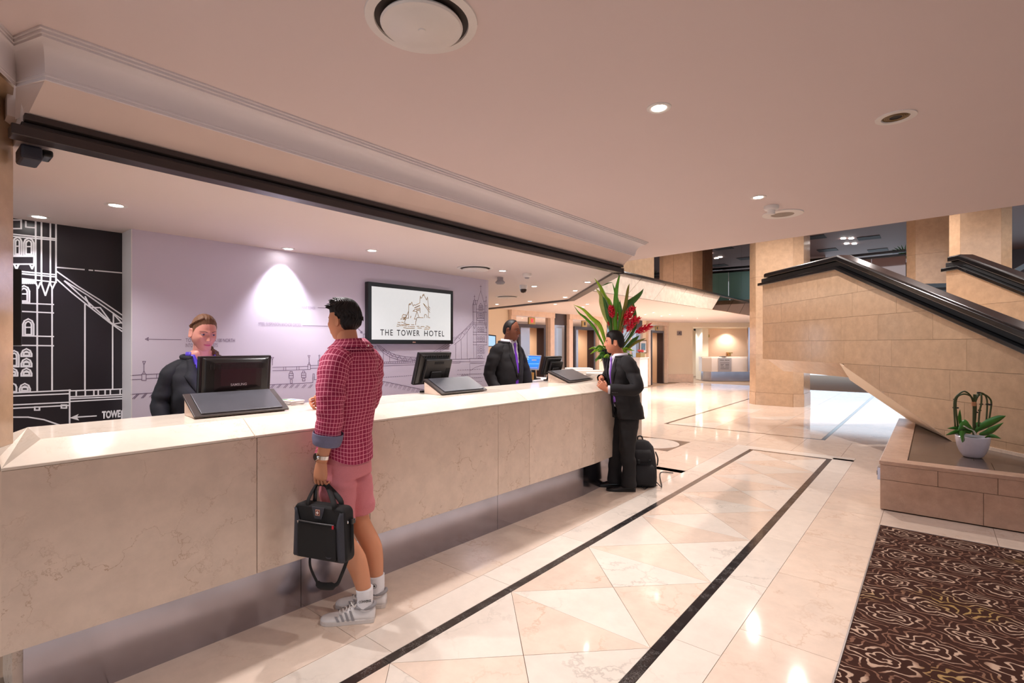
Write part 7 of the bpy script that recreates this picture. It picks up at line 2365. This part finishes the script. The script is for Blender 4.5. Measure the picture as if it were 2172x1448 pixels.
for s in (-1, 1):       # two web handles meeting in the fist
    y_ = s * 0.026
    pts = [bp_(-0.085, y_, BH - 0.02), bp_(-0.078, y_, BH + 0.02), grip + F1 * 0.048 + bn_ * s * 0.004 - bz_ * 0.022, grip + F1 * 0.02, grip - F1 * 0.02, grip - F1 * 0.048 + bn_ * s * 0.004 - bz_ * 0.022, bp_(0.085, y_, BH + 0.02), bp_(0.092, y_, BH - 0.02)]
    MB().tube(crom(pts, 4), 0.014, n=8, flat=0.4, up=tuple(bn_)).build('handle', BAGK, bag, smooth='all')
# shoulder strap from clip to clip, hanging below
sp0, sp1 = bp_(BW / 2 - 0.004, -0.005, BH * 0.72), bp_(-BW / 2 + 0.006, -0.01, BH * 0.62)
pts = [sp0, bp_(BW / 2 + 0.004, 0.0, BH * 0.45), bp_(BW / 2 - 0.01, 0.0, 0.05), bp_(BW / 2 - 0.06, 0.005, -0.08), bp_(0.08, 0.01, -0.128), bp_(-0.01, 0.01, -0.145), bp_(-0.05, 0.0, -0.125), bp_(-0.09, 0.0, -0.05), bp_(-0.11, -0.03, 0.02), bp_(-0.13, -0.045, 0.10), sp1]
P_ = crom(pts, 5)
R__ = [0.010] * len(P_)
for i in range(len(P_)):
    if 0.40 < i / len(P_) < 0.56: R__[i] = 0.020
MB().tube(P_, R__, n=8, flat=0.35, up=tuple(bn_)).build('shoulder_strap', BAGK, bag, smooth='all')
MB().prism([bp_(BW / 2 - 0.008, -0.02, BH * 0.70), bp_(BW / 2 + 0.014, -0.02, BH * 0.70), bp_(BW / 2 + 0.014, -0.02, BH * 0.79), bp_(BW / 2 - 0.008, -0.02, BH * 0.79)], bn_ * 0.03).build('strap_clip', BLACKPL, bag, bevel=0.004)
MB().lathe([(0.004, 0), (0.009, 0.003), (0.004, 0.006)], bp_(BW / 2 - 0.005, 0.022, BH * 0.755), n=12, axis=bn_).build('swivel_ring', CHROME, bag, smooth=True)
MB().prism([bp_(-BW / 2 - 0.012, -0.02, BH * 0.58), bp_(-BW / 2 + 0.008, -0.02, BH * 0.58), bp_(-BW / 2 + 0.008, -0.02, BH * 0.68), bp_(-BW / 2 - 0.012, -0.02, BH * 0.68)], bn_ * 0.03).build('strap_clip', BLACKPL, bag, bevel=0.004)

# ================================================================== BACKPACK behind the suited guest
bo = Vector((-2.47, 5.25, 0))
bpk = thing('backpack', 'black backpack standing on the floor behind the man in the charcoal suit', 'backpack', bo)
ba = R_(-52)
bf = Vector((math.cos(ba), math.sin(ba), 0)); bs = Vector((-bf.y, bf.x, 0))       # front, side
PACK = mat('black_pack_cloth', lin((20, 17, 22)), 0.7, var=0.2, scale=120, bump=0.3, bscale=400)


def kp(x, y, z): return bo + bs * x + bf * y + Vector((0, 0, z)) - bf * 0.10 * z / 0.5


def pack_loft(slices, name, parent, amp=0.006):
    rings = []
    for z, cx_, cy_, rx, ry in slices:
        row = []
        for k in range(32):
            a = 2 * math.pi * k / 32
            c, s_ = math.cos(a), math.sin(a)
            e = amp * mnoise.noise(Vector((c * 3 + z * 12, s_ * 3, z * 16)))
            row.append(kp(cx_ + math.copysign(abs(s_) ** 0.65, s_) * (rx + e), cy_ + math.copysign(abs(c) ** 0.65, c) * (ry + e), z))
        rings.append(row)
    return MB().rings(rings, True, True).build(name, PACK, parent, smooth='all')


pack_loft([(0.002, 0, 0, 0.115, 0.07), (0.012, 0, 0, 0.14, 0.09), (0.10, 0, 0.005, 0.152, 0.105), (0.22, 0, 0.0, 0.152, 0.10), (0.34, 0, -0.005, 0.145, 0.088), (0.42, 0, -0.012, 0.128, 0.072), (0.47, 0, -0.02, 0.09, 0.05), (0.485, 0, -0.02, 0.05, 0.03)], 'main_body', bpk)
pack_loft([(0.03, 0, 0.098, 0.10, 0.02), (0.05, 0, 0.104, 0.115, 0.036), (0.14, 0, 0.106, 0.118, 0.042), (0.22, 0, 0.098, 0.11, 0.032), (0.245, 0, 0.09, 0.09, 0.015)], 'front_pocket', bpk)
pack_loft([(0.27, 0, 0.088, 0.09, 0.02), (0.30, 0, 0.088, 0.10, 0.026), (0.36, 0, 0.075, 0.098, 0.024), (0.395, 0, 0.062, 0.08, 0.014)], 'top_pocket', bpk)
MB().tube(crom([kp(-0.03, -0.04, 0.475), kp(-0.02, -0.05, 0.515), kp(0.02, -0.05, 0.515), kp(0.03, -0.04, 0.475)], 5), 0.008, n=7).build('grab_handle', PACK, bpk, smooth='all')
for s in (-1, 1):
    MB().tube(crom([kp(s * 0.155, 0.0, 0.36), kp(s * 0.165, 0.05, 0.30), kp(s * 0.16, 0.03, 0.22)], 5), 0.009, n=6, flat=0.35).build('side_strap', BLACKMAT, bpk, smooth='all')
    MB().prism([kp(s * 0.06 - 0.012, 0.118, 0.262), kp(s * 0.06 + 0.012, 0.118, 0.262), kp(s * 0.06 + 0.012, 0.118, 0.30), kp(s * 0.06 - 0.012, 0.118, 0.30)], bf * 0.012).build('buckle', BLACKPL, bpk, bevel=0.003)
g1, g2 = on_z(1428, 1004, 0), on_z(1395, 1031, 0)
MB().tube(crom([kp(0.14, 0.03, 0.05), kp(0.19, 0.06, 0.012), Vector((g1.x - 0.12, g1.y - 0.10, 0.008)), Vector((g1.x, g1.y, 0.008))], 6), 0.007, n=6, flat=0.5).build('loose_strap', BLACKMAT, bpk, smooth='all')
MB().tube(crom([kp(-0.04, 0.10, 0.03), kp(-0.02, 0.16, 0.01), Vector((g2.x - 0.06, g2.y - 0.03, 0.008)), Vector((g2.x, g2.y, 0.008))], 6), 0.006, n=6, flat=0.5).build('loose_strap', BLACKMAT, bpk, smooth='all')

# ================================================================== FLOWERS in the tall black vase
VD = 5.85
vb = Vector((-2.86, 5.22, ZT))
fl = thing('flower_vase', 'tall arrangement of red ginger flowers and green blades in a black vase', 'flower arrangement', vb)
MB().lathe([(0.0, 0.002), (0.05, 0.002), (0.055, 0.01), (0.06, 0.06), (0.085, 0.20), (0.115, 0.33), (0.12, 0.345), (0.112, 0.345), (0.08, 0.2), (0.05, 0.05), (0, 0.05)], vb, n=36).build('vase', mat('black_vase_glaze', lin((22, 17, 20)), 0.15), fl, smooth=True)


def leaf_mat(name, a, b):
    m, nt, bb = nodes_of(name)
    N_, L_k = nt.nodes, nt.links
    bb.inputs['Roughness'].default_value = 0.35
    tcx = N_.new('ShaderNodeTexCoord'); no = N_.new('ShaderNodeTexNoise'); no.inputs['Scale'].default_value = 14
    L_k.new(tcx.outputs['Object'], no.inputs['Vector'])
    mx = N_.new('ShaderNodeMix'); mx.data_type = 'RGBA'
    mx.inputs['A'].default_value = lin(a) + (1,); mx.inputs['B'].default_value = lin(b) + (1,)
    L_k.new(no.outputs['Fac'], mx.inputs['Factor']); L_k.new(mx.outputs['Result'], bb.inputs['Base Color'])
    return m


LG1 = leaf_mat('bright_leaf', (140, 200, 24), (180, 222, 60))
LG2 = leaf_mat('mid_leaf', (64, 140, 24), (116, 186, 40))
LG3 = leaf_mat('dark_leaf', (40, 96, 28), (76, 132, 44))
LG4 = leaf_mat('variegated_leaf', (150, 180, 70), (226, 226, 140))
LG5 = leaf_mat('olive_leaf', (110, 110, 24), (150, 140, 40))


def blade(pts, wpx, depth, material, parent, d0=VD, fold=0.25, name='leaf', taper=1.0, wpos=0.45):
    """pts: points seen at distance d0 (+ depth swing); width in the same pixels"""
    n_ = len(pts)
    P = crom([at_d(u, v, d0 + depth * i / max(1, n_ - 1)) for i, (u, v) in enumerate(pts)], 5)
    mb = MB()
    rows = []
    view = Vector((-ST, CT, 0))
    for i, p in enumerate(P):
        t = i / (len(P) - 1)
        tg = (P[min(i + 1, len(P) - 1)] - P[max(i - 1, 0)]).normalized()
        sd = tg.cross(view).normalized()
        prof = (min(1, (t / wpos)) ** 0.7 if t < wpos else (1 - ((t - wpos) / (1 - wpos)) ** 1.6 * taper))
        hw = 0.5 * wpx * d0 / FPX * (0.18 + 0.82 * prof if t < wpos else max(0.015, prof))
        rows.append([p - sd * hw + view * hw * fold * 2, p, p + sd * hw + view * hw * fold * 2])
    mb.rings(rows, False, False)
    return mb.build(name, material, parent, smooth='all', solid=0.0016)


base_ = (1300, 765)
for pts, wpx, dep, m_ in (
        ([base_, (1285, 727), (1273, 691), (1256, 675), (1237, 656), (1216, 646)], 9, -0.15, LG1),
        ([base_, (1278, 727), (1261, 695), (1243, 675), (1229, 664), (1217, 648)], 6, -0.05, LG2),
        ([base_, (1298, 700), (1288, 669), (1279, 642), (1275, 625), (1263, 611)], 17, 0.10, LG4),
        ([base_, (1296, 690), (1292, 670), (1284, 640), (1278, 628)], 12, 0.03, LG3),
        ([base_, (1297, 655), (1284, 631), (1274, 609), (1261, 590)], 11, 0.20, LG1),
        ([base_, (1306, 702), (1305, 669), (1307, 625), (1311, 597), (1318, 571)], 10, -0.10, LG2),
        ([base_, (1315, 680), (1311, 647), (1306, 623), (1299, 599)], 9, 0.0, LG2),
        ([(1299, 599), (1291, 600), (1284, 603), (1275, 607)], 2.5, 0.02, LG3),
        ([base_, (1319, 686), (1317, 664), (1315, 636)], 14, 0.15, LG3),
        ([base_, (1321, 669), (1327, 647), (1332, 614), (1335, 601)], 8, -0.05, LG5),
        ([base_, (1322, 672), (1327, 658), (1334, 645), (1347, 634), (1359, 622), (1365, 612)], 16, 0.12, LG3),
        ([base_, (1343, 703), (1347, 675), (1345, 653), (1342, 637)], 9, -0.15, LG3),
        ([base_, (1338, 728), (1348, 719), (1356, 711)], 10, 0.0, LG3),
        ([base_, (1347, 728), (1359, 722), (1370, 717)], 6, -0.05, LG5),
        ([base_, (1303, 715), (1304, 690), (1300, 662)], 10, 0.2, LG2)):
    blade(pts, wpx, dep, m_, fl)
rnd = random.Random(11)
for k in range(46):        # low foliage around the vase mouth
    sgn = -1 if k % 2 else 1
    u0 = 1300 + sgn * rnd.uniform(0, 22); v0 = rnd.uniform(742, 764)
    ln = rnd.uniform(14, 34); an = rnd.uniform(-0.5, 0.9)
    u1, v1 = u0 + sgn * ln * math.cos(an), v0 - 4 + ln * math.sin(an) * 0.7
    blade([(u0, v0), ((u0 + u1) / 2, min(v0, v1) - rnd.uniform(1, 6)), (u1, v1)], rnd.uniform(4, 8), rnd.uniform(-0.25, 0.12), [LG2, LG3, LG1][k % 3], fl, d0=VD + rnd.uniform(-0.12, 0.15), name='small_leaf')
RED = mat('ginger_red', lin((228, 14, 52)), 0.4, var=0.3, scale=60)
STEM = leaf_mat('stem_green', (120, 130, 60), (170, 150, 80))


def ginger(a, b, rpx, dep, n_=34):
    """spike of overlapping bracts from a to b"""
    A, B = at_d(a[0], a[1], VD + dep), at_d(b[0], b[1], VD + dep)
    MB().tube(crom([at_d(1302, 762, VD), (at_d(1302, 762, VD) + A) / 2 + Vector((0, 0, 0.02)), A], 5), 0.004, n=6).build('flower_stem', STEM, fl, smooth='all')
    ax = (B - A); ln = ax.length; ax.normalize()
    s1 = ax.orthogonal().normalized(); s2 = ax.cross(s1)
    r = rpx * VD / FPX
    mb = MB()
    for k in range(n_):
        t = k / (n_ - 1)
        an = k * 2.399
        rad = s1 * math.cos(an) + s2 * math.sin(an)
        p = A + ax * ln * t * 0.85
        rr = r * (0.35 + 0.65 * math.sin(math.pi * min(1, 0.15 + 0.75 * t)))
        tip = p + ax * ln * 0.28 + rad * rr
        mid = p + ax * ln * 0.10 + rad * rr * 0.75
        sd = ax.cross(rad).normalized() * r * 0.30
        mb.add([p, mid - sd, tip, mid + sd, mid + rad * r * 0.08], [(0, 1, 4), (1, 2, 4), (2, 3, 4), (3, 0, 4)])
    mb.tube([A, A + ax * ln * 0.9], [r * 0.22, r * 0.3], n=8)
    mb.build('flower_head', RED, fl, solid=0.0012)


ginger((1299, 674), (1296, 648), 8.5, -0.05)
ginger((1324, 676), (1345, 650), 9, -0.10)
ginger((1323, 689), (1338, 665), 9, -0.02)
ginger((1330, 703), (1349, 673), 9, -0.12)
ginger((1348, 705), (1382, 690), 9, -0.06)
ginger((1316, 712), (1316, 690), 8, 0.05)
ginger((1346, 690), (1357, 672), 6, 0.04, 20)
ginger((1309, 680), (1311, 662), 4, 0.08, 18)
ginger((1293, 692), (1289, 682), 3.5, 0.02, 14)

# ================================================================== ORCHID in a white bowl on the plinth
pc_ = on_z(2063, 969, 0.44)
OD = 5.04
orc = thing('potted_orchid', 'leafy orchid with looped bare stems in a white bowl on the dark plinth slab', 'potted plant', pc_)
MB().lathe([(0.0, 0.002), (0.066, 0.002), (0.078, 0.008), (0.102, 0.05), (0.122, 0.11), (0.132, 0.17), (0.134, 0.205), (0.129, 0.208), (0.124, 0.17), (0.08, 0.15)], pc_, n=48).build('bowl', mat('white_glaze', lin((222, 214, 222)), 0.18), orc, smooth=True)
MB().lathe([(0.126, 0.178), (0.07, 0.188), (0.0, 0.19)], pc_, n=32).build('soil', mat('bark_soil', lin((58, 50, 34)), 0.9, var=0.4, scale=60, bump=0.8, bscale=80), orc, smooth=True)
oc = crop(1990, 810, 8.04)
OL = leaf_mat('orchid_leaf', (40, 100, 28), (84, 140, 52))
for pts, wpx, dep in (([(400, 830), (385, 700), (375, 580), (370, 465)], 6, -0.05), ([(640, 870), (700, 800), (850, 720), (1050, 620), (1155, 575)], 13, -0.10), ([(700, 890), (820, 870), (950, 810), (1115, 690)], 11, 0.02), ([(800, 950), (870, 925), (960, 925), (1075, 965)], 6, -0.12),
                      ([(480, 870), (400, 800), (300, 785), (155, 790)], 6, 0.05), ([(450, 870), (380, 845), (280, 860), (125, 905)], 7, -0.10), ([(480, 850), (440, 880), (430, 950), (410, 1030)], 15, -0.20), ([(600, 850), (520, 770), (430, 760), (340, 830)], 15, -0.15),
                      ([(560, 850), (500, 720), (430, 680), (390, 660)], 10, 0.08), ([(640, 880), (660, 790), (720, 740), (800, 720)], 12, 0.05), ([(560, 870), (480, 830), (380, 850), (320, 830)], 12, -0.08)):
    blade(oc(pts), wpx * 1.35, dep * 0.7, OL, orc, d0=OD - 0.02, fold=0.2, name='leaf', wpos=0.55)
SPK = mat('orchid_stem', lin((66, 72, 34)), 0.5)
for k, pts in enumerate(([(605, 900), (600, 700), (600, 450), (590, 330), (540, 220), (440, 158), (335, 220), (282, 300), (272, 450), (290, 760)], [(620, 900), (600, 650), (605, 400), (570, 260), (480, 210), (385, 215), (315, 275), (300, 440), (335, 760)],
                         [(630, 900), (625, 600), (630, 350), (650, 240), (700, 185), (770, 200), (820, 262), (835, 400), (815, 750)], [(640, 900), (620, 600), (625, 380), (690, 225), (790, 215), (870, 270), (905, 350), (890, 500), (845, 780)], [(610, 900), (640, 500), (640, 280), (690, 215), (735, 225), (732, 380), (705, 500), (685, 760)])):
    MB().tube(crom([at_d(u, v, OD + (-0.06, 0.0, 0.05, 0.1, -0.03)[k] * (1 if i > 3 else 0)) for i, (u, v) in enumerate(oc(pts))], 6), 0.0078, n=7).build('stem', SPK, orc, smooth='all')
for u, v in oc([(440, 160), (285, 295), (275, 435), (320, 440), (335, 592), (735, 378), (840, 378), (890, 385), (705, 482), (845, 638), (650, 515), (690, 180)]):
    p = at_d(u, v, OD)
    MB().tube([p - Vector((CT, ST, 0)) * 0.014, p + Vector((CT, ST, 0)) * 0.014], [0.007, 0.007], n=6).build('stem_clip', BLACKMAT, orc)
MB().tube([at_d(*oc([(605, 900)])[0], OD), at_d(*oc([(620, 210)])[0], OD)], 0.012, n=8).build('support_stick', SPK, orc)
p = at_d(*oc([(608, 372)])[0], OD - 0.012)
MB().tube([p - Vector((0, 0, 0.02)), p + Vector((0, 0, 0.02))], 0.019, n=10).build('tape', mat('tan_tape', lin((176, 120, 80)), 0.6), orc)
p = at_d(*oc([(570, 820)])[0], OD - 0.14)
MB().tube(crom([at_d(u, v, OD - 0.15) for u, v in oc([(440, 750), (520, 800), (600, 830), (640, 900)])], 4), 0.012, n=6, flat=0.3).build('plant_label', WHITEPL, orc)

# ================================================================== PALM on the far gallery
gp = at_d(1921, 560, 14.4)
pl = thing('gallery_plant', 'dark palm in a planter box behind the far gallery balustrade', 'plant', (gp.x, gp.y, 3.0))
MB().box((gp.x - 0.3, gp.y - 0.2, 3.0), (gp.x + 0.3, gp.y + 0.2, 3.85)).build('planter_box', BLACKPL, pl, bevel=0.01)
for k in range(11):
    a = -1.4 + 2.8 * k / 10
    blade([(1921 + (k % 3) * 2, 548), (1921 + 16 * math.sin(a), 536 - 6 * math.cos(a)), (1921 + 34 * math.sin(a), 538 - 20 * math.cos(a))], 3.5, 0.1 * math.sin(k * 2.3), LG3, pl, d0=14.4, name='frond')
